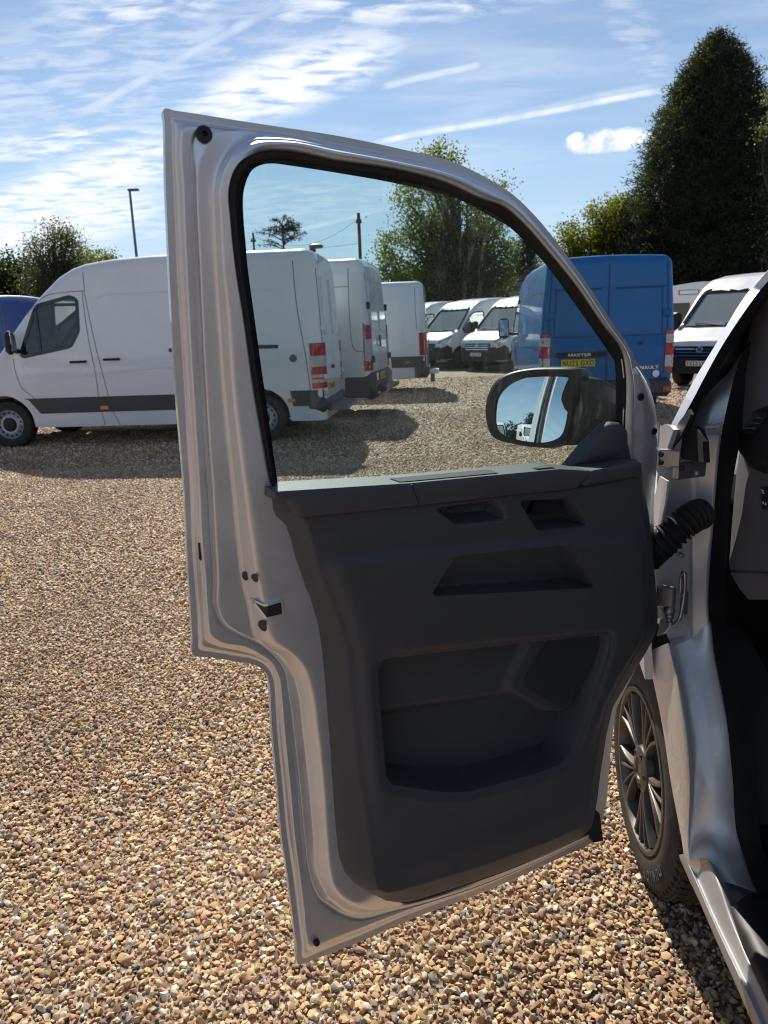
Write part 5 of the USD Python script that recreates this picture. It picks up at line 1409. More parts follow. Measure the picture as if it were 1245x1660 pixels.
    [(-0.1416, 1.1390, 0.0000), (-0.1314, 1.1368, 0.0000), (-0.1289, 1.1376, 0.0040), (-0.1228, 1.1366, 0.0050), (-0.1191, 1.1390, 0.0140), (-0.1105, 1.1371, 0.0140), (-0.1053, 1.1346, 0.0100), (-0.1024, 1.1360, 0.0160), (-0.0571, 1.1265, 0.0170), (-0.0507, 1.1258, 0.0190), (-0.0390, 1.1333, 0.0480), (0.0596, 1.1126, 0.0500)],
    [(-0.1426, 1.0844, 0.0000), (-0.1330, 1.0820, 0.0000), (-0.1288, 1.0870, 0.0040), (-0.1235, 1.0970, 0.0050), (-0.1190, 1.1102, 0.0140), (-0.1074, 1.1161, 0.0140), (-0.1019, 1.1167, 0.0100), (-0.0988, 1.1219, 0.0160), (-0.0542, 1.1029, 0.0170), (-0.0483, 1.1001, 0.0190), (-0.0361, 1.1037, 0.0480), (0.0711, 1.0690, 0.0500)],
    [(-0.1436, 1.0570, 0.0000), (-0.1332, 1.0644, 0.0000), (-0.1287, 1.0727, 0.0040), (-0.1227, 1.0793, 0.0050), (-0.1172, 1.0924, 0.0140), (-0.1010, 1.1011, 0.0140), (-0.0959, 1.1023, 0.0100), (-0.0927, 1.1081, 0.0160), (-0.0532, 1.0906, 0.0170), (-0.0468, 1.0876, 0.0190), (-0.0345, 1.0924, 0.0480), (0.0732, 1.0570, 0.0500)],
    [(-0.1128, 1.0436, 0.0000), (-0.1121, 1.0536, 0.0000), (-0.1126, 1.0620, 0.0040), (-0.1076, 1.0668, 0.0050), (-0.1035, 1.0760, 0.0140), (-0.0898, 1.0881, 0.0140), (-0.0851, 1.0893, 0.0100), (-0.0820, 1.0953, 0.0160), (-0.0517, 1.0797, 0.0170), (-0.0442, 1.0764, 0.0190), (-0.0309, 1.0806, 0.0480), (0.0764, 1.0447, 0.0500)],
    [(-0.0730, 1.0253, 0.0000), (-0.0694, 1.0348, 0.0000), (-0.0671, 1.0404, 0.0040), (-0.0631, 1.0444, 0.0050), (-0.0611, 1.0555, 0.0140), (-0.0715, 1.0727, 0.0140), (-0.0672, 1.0740, 0.0100), (-0.0647, 1.0796, 0.0160), (-0.0490, 1.0706, 0.0170), (-0.0395, 1.0652, 0.0190), (-0.0242, 1.0679, 0.0480), (0.0797, 1.0322, 0.0500)],
    [(-0.0421, 1.0103, 0.0000), (-0.0416, 1.0207, 0.0000), (-0.0406, 1.0256, 0.0040), (-0.0386, 1.0284, 0.0050), (-0.0380, 1.0361, 0.0140), (-0.0507, 1.0575, 0.0140), (-0.0468, 1.0589, 0.0100), (-0.0453, 1.0638, 0.0160), (-0.0411, 1.0609, 0.0170), (-0.0306, 1.0528, 0.0190), (-0.0121, 1.0560, 0.0480), (0.0830, 1.0218, 0.0500)],
    [(-0.0268, 0.9946, 0.0000), (-0.0230, 1.0029, 0.0000), (-0.0210, 1.0070, 0.0040), (-0.0191, 1.0087, 0.0050), (-0.0197, 1.0163, 0.0140), (-0.0235, 1.0295, 0.0140), (-0.0195, 1.0297, 0.0100), (-0.0186, 1.0343, 0.0160), (-0.0137, 1.0340, 0.0170), (-0.0049, 1.0280, 0.0190), (0.0063, 1.0367, 0.0480), (0.0852, 1.0069, 0.0500)],
    [(-0.0210, 0.9734, 0.0000), (-0.0136, 0.9784, 0.0000), (-0.0115, 0.9819, 0.0040), (-0.0095, 0.9830, 0.0050), (-0.0090, 0.9891, 0.0140), (-0.0040, 1.0004, 0.0140), (-0.0005, 0.9990, 0.0100), (-0.0003, 1.0027, 0.0160), (0.0037, 1.0032, 0.0170), (0.0116, 0.9985, 0.0190), (0.0229, 1.0117, 0.0480), (0.0867, 0.9848, 0.0500)],
    [(-0.0207, 0.9333, 0.0000), (-0.0119, 0.9332, 0.0000), (-0.0098, 0.9357, 0.0040), (-0.0068, 0.9353, 0.0050), (-0.0053, 0.9403, 0.0140), (0.0036, 0.9414, 0.0140), (0.0071, 0.9385, 0.0100), (0.0080, 0.9423, 0.0160), (0.0137, 0.9423, 0.0170), (0.0242, 0.9427, 0.0190), (0.0361, 0.9587, 0.0480), (0.0875, 0.9383, 0.0500)],
    [(-0.0214, 0.8857, 0.0000), (-0.0121, 0.8828, 0.0000), (-0.0106, 0.8844, 0.0040), (-0.0065, 0.8837, 0.0050), (-0.0044, 0.8877, 0.0140), (0.0078, 0.8840, 0.0140), (0.0113, 0.8809, 0.0100), (0.0121, 0.8837, 0.0160), (0.0173, 0.8827, 0.0170), (0.0278, 0.8805, 0.0190), (0.0419, 0.8911, 0.0480), (0.0866, 0.8786, 0.0500)],
    [(-0.0192, 0.7865, 0.0000), (-0.0097, 0.7834, 0.0000), (-0.0076, 0.7850, 0.0040), (-0.0028, 0.7840, 0.0050), (-0.0011, 0.7886, 0.0140), (0.0118, 0.7843, 0.0140), (0.0159, 0.7806, 0.0100), (0.0168, 0.7838, 0.0160), (0.0233, 0.7822, 0.0170), (0.0329, 0.7801, 0.0190), (0.0477, 0.7918, 0.0480), (0.0885, 0.7794, 0.0500)],
    [(-0.0193, 0.6621, 0.0000), (-0.0084, 0.6579, 0.0000), (-0.0056, 0.6595, 0.0040), (-0.0002, 0.6581, 0.0050), (0.0004, 0.6639, 0.0140), (0.0131, 0.6591, 0.0140), (0.0179, 0.6546, 0.0100), (0.0188, 0.6583, 0.0160), (0.0249, 0.6566, 0.0170), (0.0341, 0.6545, 0.0190), (0.0477, 0.6686, 0.0480), (0.0906, 0.6537, 0.0500)],
    [(-0.0151, 0.5962, 0.0000), (-0.0047, 0.5922, 0.0000), (-0.0013, 0.5936, 0.0040), (0.0019, 0.5930, 0.0050), (0.0032, 0.5987, 0.0140), (0.0160, 0.5938, 0.0140), (0.0201, 0.5894, 0.0100), (0.0217, 0.5929, 0.0160), (0.0273, 0.5914, 0.0170), (0.0337, 0.5903, 0.0190), (0.0495, 0.6043, 0.0480), (0.0951, 0.5878, 0.0500)],
    [(-0.0129, 0.4936, 0.0000), (-0.0021, 0.4916, 0.0000), (0.0005, 0.4974, 0.0040), (0.0041, 0.5005, 0.0050), (0.0052, 0.5107, 0.0140), (0.0261, 0.5391, 0.0140), (0.0300, 0.5371, 0.0100), (0.0318, 0.5433, 0.0160), (0.0376, 0.5442, 0.0170), (0.0456, 0.5462, 0.0190), (0.0549, 0.5684, 0.0480), (0.0966, 0.5889, 0.0500)],
    [(-0.0112, 0.4410, 0.0000), (-0.0010, 0.4390, 0.0000), (0.0018, 0.4449, 0.0040), (0.0048, 0.4483, 0.0050), (0.0053, 0.4591, 0.0140), (0.0363, 0.5156, 0.0140), (0.0409, 0.5146, 0.0100), (0.0421, 0.5211, 0.0160), (0.0481, 0.5232, 0.0170), (0.0538, 0.5263, 0.0190), (0.0631, 0.5499, 0.0480), (0.1045, 0.5756, 0.0500)],
    [(-0.0093, 0.3954, 0.0000), (0.0008, 0.4053, 0.0000), (0.0052, 0.4158, 0.0040), (0.0091, 0.4215, 0.0050), (0.0117, 0.4354, 0.0140), (0.0464, 0.5037, 0.0140), (0.0505, 0.5029, 0.0100), (0.0524, 0.5104, 0.0160), (0.0573, 0.5143, 0.0170), (0.0616, 0.5166, 0.0190), (0.0707, 0.5379, 0.0480), (0.1157, 0.5583, 0.0500)],
    [(0.0184, 0.3932, 0.0000), (0.0207, 0.4048, 0.0000), (0.0201, 0.4156, 0.0040), (0.0226, 0.4193, 0.0050), (0.0225, 0.4319, 0.0140), (0.0521, 0.4974, 0.0140), (0.0562, 0.4966, 0.0100), (0.0581, 0.5041, 0.0160), (0.0629, 0.5068, 0.0170), (0.0685, 0.5085, 0.0190), (0.0786, 0.5283, 0.0480), (0.1300, 0.5415, 0.0500)],
    [(0.0589, 0.3914, 0.0000), (0.0588, 0.4049, 0.0000), (0.0566, 0.4138, 0.0040), (0.0552, 0.4179, 0.0050), (0.0513, 0.4309, 0.0140), (0.0634, 0.4835, 0.0140), (0.0676, 0.4826, 0.0100), (0.0695, 0.4903, 0.0160), (0.0743, 0.4929, 0.0170), (0.0787, 0.4952, 0.0190), (0.0937, 0.5144, 0.0480), (0.1501, 0.5213, 0.0500)],
    [(0.1243, 0.3886, 0.0000), (0.1228, 0.4029, 0.0000), (0.1193, 0.4109, 0.0030), (0.1167, 0.4153, 0.0037), (0.1118, 0.4268, 0.0105), (0.1081, 0.4458, 0.0105), (0.1096, 0.4469, 0.0075), (0.1082, 0.4550, 0.0120), (0.1108, 0.4598, 0.0128), (0.1131, 0.4639, 0.0142), (0.1313, 0.4799, 0.0360), (0.1818, 0.4834, 0.0375)],
    [(0.2067, 0.3899, 0.0000), (0.2049, 0.4032, 0.0000), (0.2030, 0.4087, 0.0016), (0.2016, 0.4117, 0.0020), (0.1989, 0.4197, 0.0056), (0.1938, 0.4260, 0.0056), (0.1947, 0.4265, 0.0040), (0.1937, 0.4308, 0.0064), (0.1950, 0.4326, 0.0068), (0.1962, 0.4348, 0.0076), (0.1937, 0.4479, 0.0192), (0.2005, 0.4531, 0.0200)],
    [(0.4071, 0.3790, 0.0000), (0.4047, 0.3931, 0.0000), (0.4038, 0.3956, 0.0012), (0.4035, 0.3969, 0.0015), (0.4017, 0.4006, 0.0042), (0.4016, 0.4017, 0.0042), (0.4023, 0.4014, 0.0030), (0.4011, 0.4039, 0.0048), (0.4008, 0.4053, 0.0051), (0.4003, 0.4071, 0.0057), (0.3946, 0.4176, 0.0144), (0.3960, 0.4232, 0.0150)],
    [(0.5808, 0.3806, 0.0000), (0.5778, 0.3940, 0.0000), (0.5767, 0.3959, 0.0012), (0.5763, 0.3969, 0.0015), (0.5740, 0.4002, 0.0042), (0.5739, 0.4008, 0.0042), (0.5747, 0.4002, 0.0030), (0.5732, 0.4025, 0.0048), (0.5728, 0.4034, 0.0051), (0.5722, 0.4048, 0.0057), (0.5651, 0.4145, 0.0144), (0.5664, 0.4189, 0.0150)],
    [(0.7024, 0.3834, 0.0000), (0.6990, 0.3964, 0.0000), (0.6978, 0.3984, 0.0012), (0.6974, 0.3994, 0.0015), (0.6948, 0.4027, 0.0042), (0.6946, 0.4033, 0.0042), (0.6956, 0.4027, 0.0030), (0.6938, 0.4050, 0.0048), (0.6934, 0.4060, 0.0051), (0.6927, 0.4074, 0.0057), (0.6847, 0.4171, 0.0144), (0.6843, 0.4238, 0.0150)],
    [(0.7284, 0.3840, 0.0000), (0.7268, 0.3941, 0.0000), (0.7255, 0.3959, 0.0012), (0.7250, 0.3967, 0.0015), (0.7224, 0.3999, 0.0042), (0.7222, 0.4004, 0.0042), (0.7232, 0.3997, 0.0030), (0.7214, 0.4018, 0.0048), (0.7210, 0.4027, 0.0051), (0.7202, 0.4039, 0.0057), (0.7120, 0.4134, 0.0144), (0.7099, 0.4253, 0.0150)]])


def densify(R, k):
    """Interpolates between stations, following each feature line; sharp turns of the hem stay sharp."""
    out = []
    n = len(R)
    for i in range(n - 1):
        a, b, c, d = R[max(i - 1, 0)], R[i], R[i + 1], R[min(i + 2, n - 1)]
        L1 = np.linalg.norm(b - a, axis=1, keepdims=True) + 1e-6
        L2 = np.linalg.norm(c - b, axis=1, keepdims=True) + 1e-6
        L3 = np.linalg.norm(d - c, axis=1, keepdims=True) + 1e-6
        m1 = ((c - b) / L2 * L1 + (b - a) / L1 * L2) / (L1 + L2) * L2 if i > 0 else (c - b)
        m2 = ((d - c) / L3 * L2 + (c - b) / L2 * L3) / (L2 + L3) * L2 if i < n - 2 else (c - b)
        for t in np.linspace(0, 1, k, endpoint=False):
            out.append((2 * t ** 3 - 3 * t ** 2 + 1) * b + (t ** 3 - 2 * t ** 2 + t) * m1 + (-2 * t ** 3 + 3 * t ** 2) * c + (t ** 3 - t ** 2) * m2)
    out.append(R[-1])
    return np.array(out)


RD = densify(ROWS, 10)


def across(R, soft=0.15, bulge=None):
    """Rounds the profile between feature lines: every inner line becomes two close points with a fillet between."""
    cols = [R[:, 0]]
    m = R.shape[1]
    for j in range(1, m - 1):
        a, b, c = R[:, j - 1], R[:, j], R[:, j + 1]
        p, q = b + (a - b) * soft, b + (c - b) * soft
        for t in (0.0, 0.33, 0.67, 1.0):
            cols.append((1 - t) ** 2 * p + 2 * t * (1 - t) * b + t * t * q)
    cols.append(R[:, -1])
    return np.stack(cols, 1)


RA = across(RD)
# the beam over the window is a rounded section: swell the last span along the top
span = np.linspace(0, 1, 9)[1:-1]
last0, last1 = RA[:, -2], RA[:, -1]
# how much a station belongs to the top beam (its frame height is the lower one there)
topness = np.clip((0.050 - RD[:, -1, 2]) / 0.014, 0, 1)
ztop = np.clip((RD[:, -1, 1] - 1.2) / 0.1, 0, 1)
sw = (topness * ztop)[:, None]
mid = [last0 * (1 - t) + last1 * t + np.concatenate([np.zeros((len(RA), 2)), sw * 0.013 * math.sin(math.pi * t ** 0.8)], 1) for t in span]
RA = np.concatenate([RA[:, :-1], np.stack(mid, 1), RA[:, -1:]], 1)
# returned lip: back from the opening's edge into the seal channel
lip = RA[:, -1].copy()
lip[:, 2] = lip[:, 2] - 0.003
RA = np.concatenate([RA, lip[:, None]], 1)
hem = RA[:, 0].copy()
hem1 = hem.copy(); hem1[:, 2] -= 0.006
G_ = np.concatenate([hem1[:, None], RA], 1)
frame_mesh = grid_mesh(door_pt(G_[..., 0], G_[..., 1], G_[..., 2]))
door = obj('door', frame_mesh, 'silver_paint', own_van, smooth=35, label='open front door, its inner side towards us')

# outer skin behind it, with the window opening
OUT = G_[:, 0, :2]
WIN = np.array([(0.6978, 1.2460), (0.6763, 1.3531), (0.6544, 1.4623), (0.6403, 1.4841), (0.5690, 1.5487), (0.4775, 1.6279), (0.4313, 1.6621), (0.3882, 1.6906), (0.3524, 1.7054), (0.2786, 1.7306), (0.1789, 1.7454), (0.0872, 1.7540), (0.0120, 1.7595), (-0.0047, 1.7597), (-0.0147, 1.7583), (-0.0246, 1.7545), (-0.0340, 1.7466), (-0.0409, 1.7339), (-0.0450, 1.7169), (-0.0449, 1.6893), (-0.0427, 1.6595), (-0.0405, 1.6289), (-0.0324, 1.5650), (-0.0216, 1.4795), (-0.0132, 1.4067), (-0.0027, 1.3194), (0.0015, 1.2788)])
skin_poly = np.vstack([OUT, np.array([(0.7545, 0.4704), (0.7815, 0.6932), (0.8606, 0.8094), (0.8911, 0.8940), (0.8619, 1.0475), (0.8341, 1.1842), (0.8180, 1.3259), (0.7655, 1.4285), (0.7145, 1.4780)])])
skin_poly = np.array(Polygon(skin_poly).buffer(0).exterior.coords)[:-1]
win_hole = np.array(Polygon(np.vstack([WIN, WIN[:1]])).buffer(0.026).exterior.coords)[:-1]
skin = slab(skin_poly, 0.03, lambda p: door_pt(p[:, 0], p[:, 1], -0.003 + 0 * p[:, 0]), lambda p: door_pt(p[:, 0], p[:, 1], -0.012 + 0 * p[:, 0]), holes=[win_hole])
obj('outer_skin', skin, 'silver_body', door, smooth=40)

# black seal round the window: from the lip back to the glass
edge = RA[:, -2]
sel = np.array([i for i in range(len(edge)) if edge[i, 1] > 1.24])
WIN_D = resample(WIN, 0.01, closed=False)


def nearest_on(path, P):
    out = []
    for p in P:
        i = np.argmin(((path - p) ** 2).sum(1))
        out.append(path[i])
    return np.array(out)


WS = spline(WIN, 8)
ia = np.linspace(0, 1, 220)


def by_length(P, n):
    d = np.concatenate([[0], np.cumsum(np.linalg.norm(np.diff(P[:, :2], axis=0), axis=1))])
    t = np.linspace(0, d[-1], n)
    return np.stack([np.interp(t, d, P[:, k]) for k in range(P.shape[1])], 1)


# pair each station of the opening with the glass edge
E3 = edge[sel]
# run both curves from the front lower corner to the rear lower corner
pairs = nearest_on(by_length(WS, 1500), E3[:, :2])
order = np.maximum.accumulate(np.array([np.argmin(((by_length(WS, 1500) - p) ** 2).sum(1)) for p in E3[:, :2]]))
W1500 = by_length(WS, 1500)
k_ = np.ones(9) / 9
order_s = np.convolve(np.pad(order.astype(float), 4, mode='edge'), k_, 'valid')
pairs = np.stack([np.interp(order_s, np.arange(1500), W1500[:, k]) for k in range(2)], 1)
cols = []
for t, dh in ((0.0, -0.002), (0.06, 0.003), (0.16, 0.004), (0.26, 0.0), (0.34, -0.012), (0.6, -0.022), (0.86, -0.026), (0.95, -0.024), (1.0, -0.034)):
    p2 = E3[:, :2] * (1 - t) + pairs * t
    cols.append(np.concatenate([p2, np.maximum(E3[:, 2:] + dh, 0.014)], 1))
SG = np.stack(cols, 1)
obj('window_seal', grid_mesh(door_pt(SG[..., 0], SG[..., 1], SG[..., 2])), 'seal_rubber', door, smooth=40)

# glass
gp = np.array(Polygon(np.vstack([WIN, WIN[:1]])).buffer(0.012).simplify(0.001).exterior.coords)[:-1]
pts, tri, _, _ = sheet2d(gp, 0.05)
obj('window_pane', trimesh.Trimesh(door_pt(pts[:, 0], pts[:, 1], 0.016 + 0 * pts[:, 0]), tri, process=False), 'tinted_pane', door, smooth=True)

# front corner plate of the frame, with two bolt holes
PL = np.array([(0.6816, 1.4843), (0.7215, 1.4574), (0.7483, 1.4303), (0.7670, 1.4054), (0.7817, 1.3815), (0.8000, 1.3294), (0.8094, 1.3006), (0.8139, 1.2641), (0.8174, 1.2349), (0.8194, 1.1893), (0.8276, 1.1280), (0.8416, 1.0554), (0.7629, 1.0695), (0.7255, 1.2617), (0.7418, 1.2623), (0.7029, 1.4425)])
PL = round_poly(PL, 0.01, 3)
plate = slab(PL, 0.02, lambda p: door_pt(p[:, 0], p[:, 1], 0.016 - 0.010 * np.exp(-np.maximum(sdist(p, PL), 0) / 0.006)), lambda p: door_pt(p[:, 0], p[:, 1], -0.008 + 0 * p[:, 0]))
obj('corner_plate', plate, 'silver_paint', door, smooth=35)


def door_disc(px_s, px_z, h, r, depth, mat_, name, hole=None, dent=0.4):
    c = door_pt(px_s, px_z, h)
    prof = [(0.0005, -depth * dent), (r * 0.3, -depth * dent), (r * 0.36, 0.0), (r * 0.8, 0.0), (r, -depth * 0.35), (r, -depth)]
    m = lathe([(a, b) for a, b in prof][::-1], 'y', 24)
    obj(name, place(m, c, DU, DN, V(0, 0, 1)), mat_, door, smooth=35)


for q in [(0.7302, 1.4039), (0.7808, 1.3324)]:
    door_disc(q[0], q[1], 0.0175, 0.0075, 0.004, 'black_plastic', 'bolt_hole')
q = [(-0.0908, 1.7861)][0]
door_disc(q[0], q[1], 0.021, 0.0100, 0.006, 'black_plastic', 'rubber_plug', dent=0.9)
q = [(0.0223, 0.4425)][0]
door_disc(q[0], q[1], 0.022, 0.0062, 0.010, 'black_plastic', 'rubber_plug')

# small slots and the latch
def door_patch(poly, h, thick, mat_, name, step=0.02, parent=None):
    p2 = np.array(poly)
    if Polygon(p2).exterior.is_ccw is False:
        p2 = p2[::-1]
    m = slab(p2, step, lambda p: door_pt(p[:, 0], p[:, 1], h + 0 * p[:, 0]), lambda p: door_pt(p[:, 0], p[:, 1], h - thick + 0 * p[:, 0]))
    return obj(name, m, mat_, parent or door)


for poly in ([(-0.1252, 1.2463), (-0.1231, 1.2470), (-0.1216, 1.2407), (-0.1219, 1.2205), (-0.1235, 1.2167), (-0.1252, 1.2201)],):
    door_patch(round_poly(poly, 0.003, 3), 0.0095, 0.004, 'plate_ink', 'slot')


def frame_h(s, z):
    """Height of the pressed frame at a place of the door."""
    d = (G_[..., 0] - s) ** 2 + (G_[..., 1] - z) ** 2
    k = np.argsort(d.ravel())[:3]
    return float(G_[..., 2].ravel()[k].mean())


for (a, b), (w, hh) in zip([(-0.0593, 1.1840), (-0.0514, 1.1856), (-0.0421, 1.1008)], ((0.0042, 0.0075), (0.0025, 0.006), (0.0035, 0.008))):
    t_ = np.linspace(0, 2 * np.pi, 17)[:-1]
    e = np.stack([a + w * np.cos(t_), b + hh * np.sin(t_)], 1)
    fh = max(frame_h(a + i_, b + j_) for i_, j_ in ((0, 0), (0, 0.007), (0, -0.007))) + 0.001
    # screws sit on the sloping shut face: tilt each disc with it
    slope = (frame_h(a + 0.004, b) - frame_h(a - 0.004, b)) / 0.008
    m = slab(e, 0.01, lambda p: door_pt(p[:, 0], p[:, 1], fh + 0.0035 + slope * (p[:, 0] - a)), lambda p: door_pt(p[:, 0], p[:, 1], fh - 0.003 + slope * (p[:, 0] - a)))
    obj('latch_screw', m, 'dark_metal', door)

LATCH = np.array([(-0.0500, 1.1414), (-0.0403, 1.1361), (-0.0128, 1.1389), (-0.0114, 1.1180), (-0.0370, 1.1177)])
def latch_top(p):
    t = np.clip((p[:, 0] - LATCH[:, 0].min()) / (np.ptp(LATCH[:, 0])), 0, 1)
    return np.interp(t, [0, 0.35, 1], [0.040, 0.054, 0.054])
rim_poly = np.array(Polygon(LATCH).buffer(0.0032).exterior.coords)[:-1]
obj('latch_surround', slab(rim_poly, 0.006, lambda p: door_pt(p[:, 0], p[:, 1], latch_top(p) - 0.0006), lambda p: door_pt(p[:, 0], p[:, 1], latch_top(p) - 0.02), holes=[LATCH[::-1]]), 'silver_paint', door, smooth=30)
obj('latch', slab(LATCH, 0.006, lambda p: door_pt(p[:, 0], p[:, 1], latch_top(p) - 0.0012), lambda p: door_pt(p[:, 0], p[:, 1], latch_top(p) - 0.02)), 'plate_ink', door)

# ------------------------------------------------------------------ door card
TO = np.array([(-0.0197, 1.3248), (-0.0222, 1.3176), (-0.0224, 1.3081), (-0.0207, 1.2934), (-0.0171, 1.2831), (-0.0120, 1.2775), (-0.0063, 1.2717), (-0.0006, 1.2628), (0.0060, 1.2417), (0.0127, 1.2109), (0.0206, 1.1865), (0.0307, 1.1524), (0.0377, 1.1349), (0.0508, 1.0825), (0.0577, 1.0240), (0.0609, 0.9759), (0.0629, 0.9147), (0.0660, 0.8172), (0.0661, 0.7391), (0.0670, 0.6781), (0.0681, 0.6373), (0.0715, 0.6143), (0.0782, 0.5888), (0.0945, 0.5610), (0.1247, 0.5296), (0.1523, 0.5028), (0.1813, 0.4867), (0.2103, 0.4786), (0.2762, 0.4716), (0.4132, 0.4608), (0.5509, 0.4576), (0.6186, 0.4631), (0.6447, 0.4683), (0.6553, 0.4763), (0.6608, 0.4862), (0.6723, 0.5308), (0.6842, 0.5969), (0.6991, 0.6867), (0.7146, 0.7446), (0.7552, 0.7913), (0.8016, 0.8481), (0.8187, 0.8732), (0.8298, 0.9025), (0.8286, 0.9287), (0.8209, 0.9785), (0.7957, 1.0618), (0.7828, 1.1103), (0.7596, 1.1737), (0.7259, 1.2474), (0.7163, 1.2782), (0.7061, 1.2879), (0.5896, 1.2812), (0.2091, 1.3050), (0.0186, 1.3158)])
TB = np.array([(0.0088, 1.2847), (0.0184, 1.2715), (0.0281, 1.2302), (0.0392, 1.1840), (0.0672, 1.1089), (0.0844, 1.0437), (0.0904, 0.9791), (0.0941, 0.9179), (0.0987, 0.8401), (0.1059, 0.7599), (0.1158, 0.6762), (0.1208, 0.5895), (0.1249, 0.5616), (0.1415, 0.5485), (0.1654, 0.5426), (0.3555, 0.5225), (0.5160, 0.5155), (0.5946, 0.5181), (0.6153, 0.5394), (0.6277, 0.5636), (0.6363, 0.6267), (0.6508, 0.7138), (0.6677, 0.7694), (0.7032, 0.8261), (0.7488, 0.8853), (0.7688, 0.9255), (0.7687, 0.9574), (0.7641, 0.9981), (0.7441, 1.0782), (0.7201, 1.1606), (0.6895, 1.2404), (0.6758, 1.2603), (0.5714, 1.2560), (0.1970, 1.2726)])
HH, PU = np.array([(0.4091, 1.2529), (0.5210, 1.2406), (0.5694, 1.1851), (0.4531, 1.1935)]), np.array([(0.2336, 1.2662), (0.3603, 1.2642), (0.3868, 1.2224), (0.2787, 1.2293)])
MP, BP = np.array([(0.2300, 1.1135), (0.2757, 1.1760), (0.2927, 1.1774), (0.5173, 1.1557), (0.5378, 1.1436), (0.5972, 1.0608), (0.5903, 1.0558)]), np.array([(0.1390, 0.9992), (0.1481, 1.0134), (0.4666, 0.9695), (0.6508, 0.9416), (0.6540, 0.9049), (0.6139, 0.7936), (0.5785, 0.6989), (0.5531, 0.6790), (0.5012, 0.6777), (0.3265, 0.6917), (0.2736, 0.7098), (0.1611, 0.7661), (0.1510, 0.7860), (0.1431, 0.9141)])
GR, PD = np.array([(0.5176, 0.9563), (0.6607, 0.9330), (0.6579, 0.8897), (0.5659, 0.7862), (0.4655, 0.8673), (0.4611, 0.8831)]), np.array([(0.4763, 0.9639), (0.6658, 0.9371), (0.6651, 0.8878), (0.5810, 0.7834), (0.5571, 0.7806), (0.5102, 0.7939), (0.4311, 0.8648), (0.4275, 0.8829)])
HH, PU, MP, BP = round_poly(HH, 0.010), round_poly(PU, 0.014), round_poly(MP, 0.016), round_poly(BP, 0.022)
GR, PD = round_poly(GR, 0.010), round_poly(PD, 0.016)
BP_RIM = np.array(Polygon(BP).buffer(0.018).exterior.coords)[:-1]
SL = np.array([(0.0404, 1.2000), (0.0921, 1.2018), (0.1910, 1.1945), (0.2862, 1.1820), (0.4012, 1.1768), (0.5581, 1.1549), (0.7339, 1.1305)])


def sstep(x, a, b):
    t = np.clip((x - a) / (b - a), 0, 1)
    return t * t * (3 - 2 * t)


def trim_h(P):
    do = np.maximum(sdist(P, TO), 0)
    db = sdist(P, TB)
    inb = db > 0
    r = do / (do + np.maximum(-db, 0) + 1e-9)
    h = 0.058 + 0.030 * np.where(inb, 1.0, r) ** 0.9 - 0.006 * np.exp(-do / 0.0035)
    h = h + 0.003 * sstep(db, 0.0, 0.05)
    # the arm-rest swell: fuller below the break line, leaning back above it
    zl = np.interp(P[:, 0], SL[:, 0], SL[:, 1])
    h = h + np.where(inb, 0.010 * (1 - sstep(P[:, 1] - zl, -0.006, 0.010)) * sstep(P[:, 1], 0.62, 0.80) * sstep(db, 0, 0.03), 0)
    # upper door-pull scoop and handle recess
    d = sdist(P, PU)
    h = h - 0.030 * sstep(d, -0.001, 0.014) - 0.012 * sstep(d, 0.014, 0.04)
    d = sdist(P, HH)
    h = h - 0.045 * sstep(d, -0.001, 0.006)
    # shallow middle pocket: slides in from its top, ends at a sharp lower lip
    d = sdist(P, MP)
    zt = MP[:, 1].max(); zb = MP[:, 1].min()
    low = 1 - np.clip((P[:, 1] - zb) / (zt - zb), 0, 1)
    h = h - np.where(d > 0, (0.012 + 0.040 * low ** 0.8) * sstep(d, -0.0005, 0.007), 0)
    # big lower pocket with a soft outer rim
    dr = sdist(P, BP_RIM)
    h = h - 0.007 * sstep(dr, 0.0, 0.014)
    d = sdist(P, BP)
    cz = np.interp(P[:, 0], [TO[:, 0].min(), TO[:, 0].max()], [0.735, 0.74])
    deep = 0.036 + 0.030 * (1 - sstep(P[:, 1] - (0.8966 + -0.1488 * (P[:, 0] - 0.1626)), -0.030, 0.004)) + 0.014 * (1 - sstep(P[:, 1], 0.60, 0.72))
    h = h - np.where(d > 0, deep * sstep(d, -0.0005, 0.010), 0)
    # loudspeaker pod stands up again inside it
    d2 = sdist(P, PD)
    pod = 0.072
    h = np.where((d2 > -0.012), np.maximum(h, h + (pod - h) * sstep(d2, -0.012, 0.008)), h)
    return h


ring = lambda poly, offs: [np.array(g.exterior.coords)[:-1] for o in offs for g in [Polygon(poly).buffer(o)] if not g.is_empty and g.geom_type == 'Polygon']
extra = []
for poly, offs in ((PU, (-0.0005, -0.004, -0.008, -0.014, 0.003)), (HH, (-0.0005, -0.003, -0.006, 0.003)), (MP, (0.0, -0.002, -0.004, -0.007, 0.003)),
                   (BP, (0.0, -0.003, -0.006, -0.010, 0.003)), (BP_RIM, (0.0, -0.005, -0.009)), (PD, (0.012, 0.008, 0.004, 0.0, -0.004, -0.008)), (TB, (0.0, 0.004, -0.004)), (TO, (-0.002, -0.005, -0.009))):
    for r_ in ring(poly, offs):
        extra.append(resample(r_, 0.005))
pts, tri, nr, _ = sheet2d(TO, 0.0062, np.vstack(extra))
H_ = trim_h(pts)
A = door_pt(pts[:, 0], pts[:, 1], H_)
rim = A[:nr]
B = door_pt(pts[:nr, 0], pts[:nr, 1], 0.044 + 0 * pts[:nr, 0])
idx = np.arange(nr); nx = np.roll(idx, -1); n0 = len(A)
side = np.vstack([np.stack([idx, idx + n0, nx + n0], 1), np.stack([idx, nx + n0, nx], 1)])
card = trimesh.Trimesh(np.vstack([A, B]), np.vstack([tri, side]), process=False)
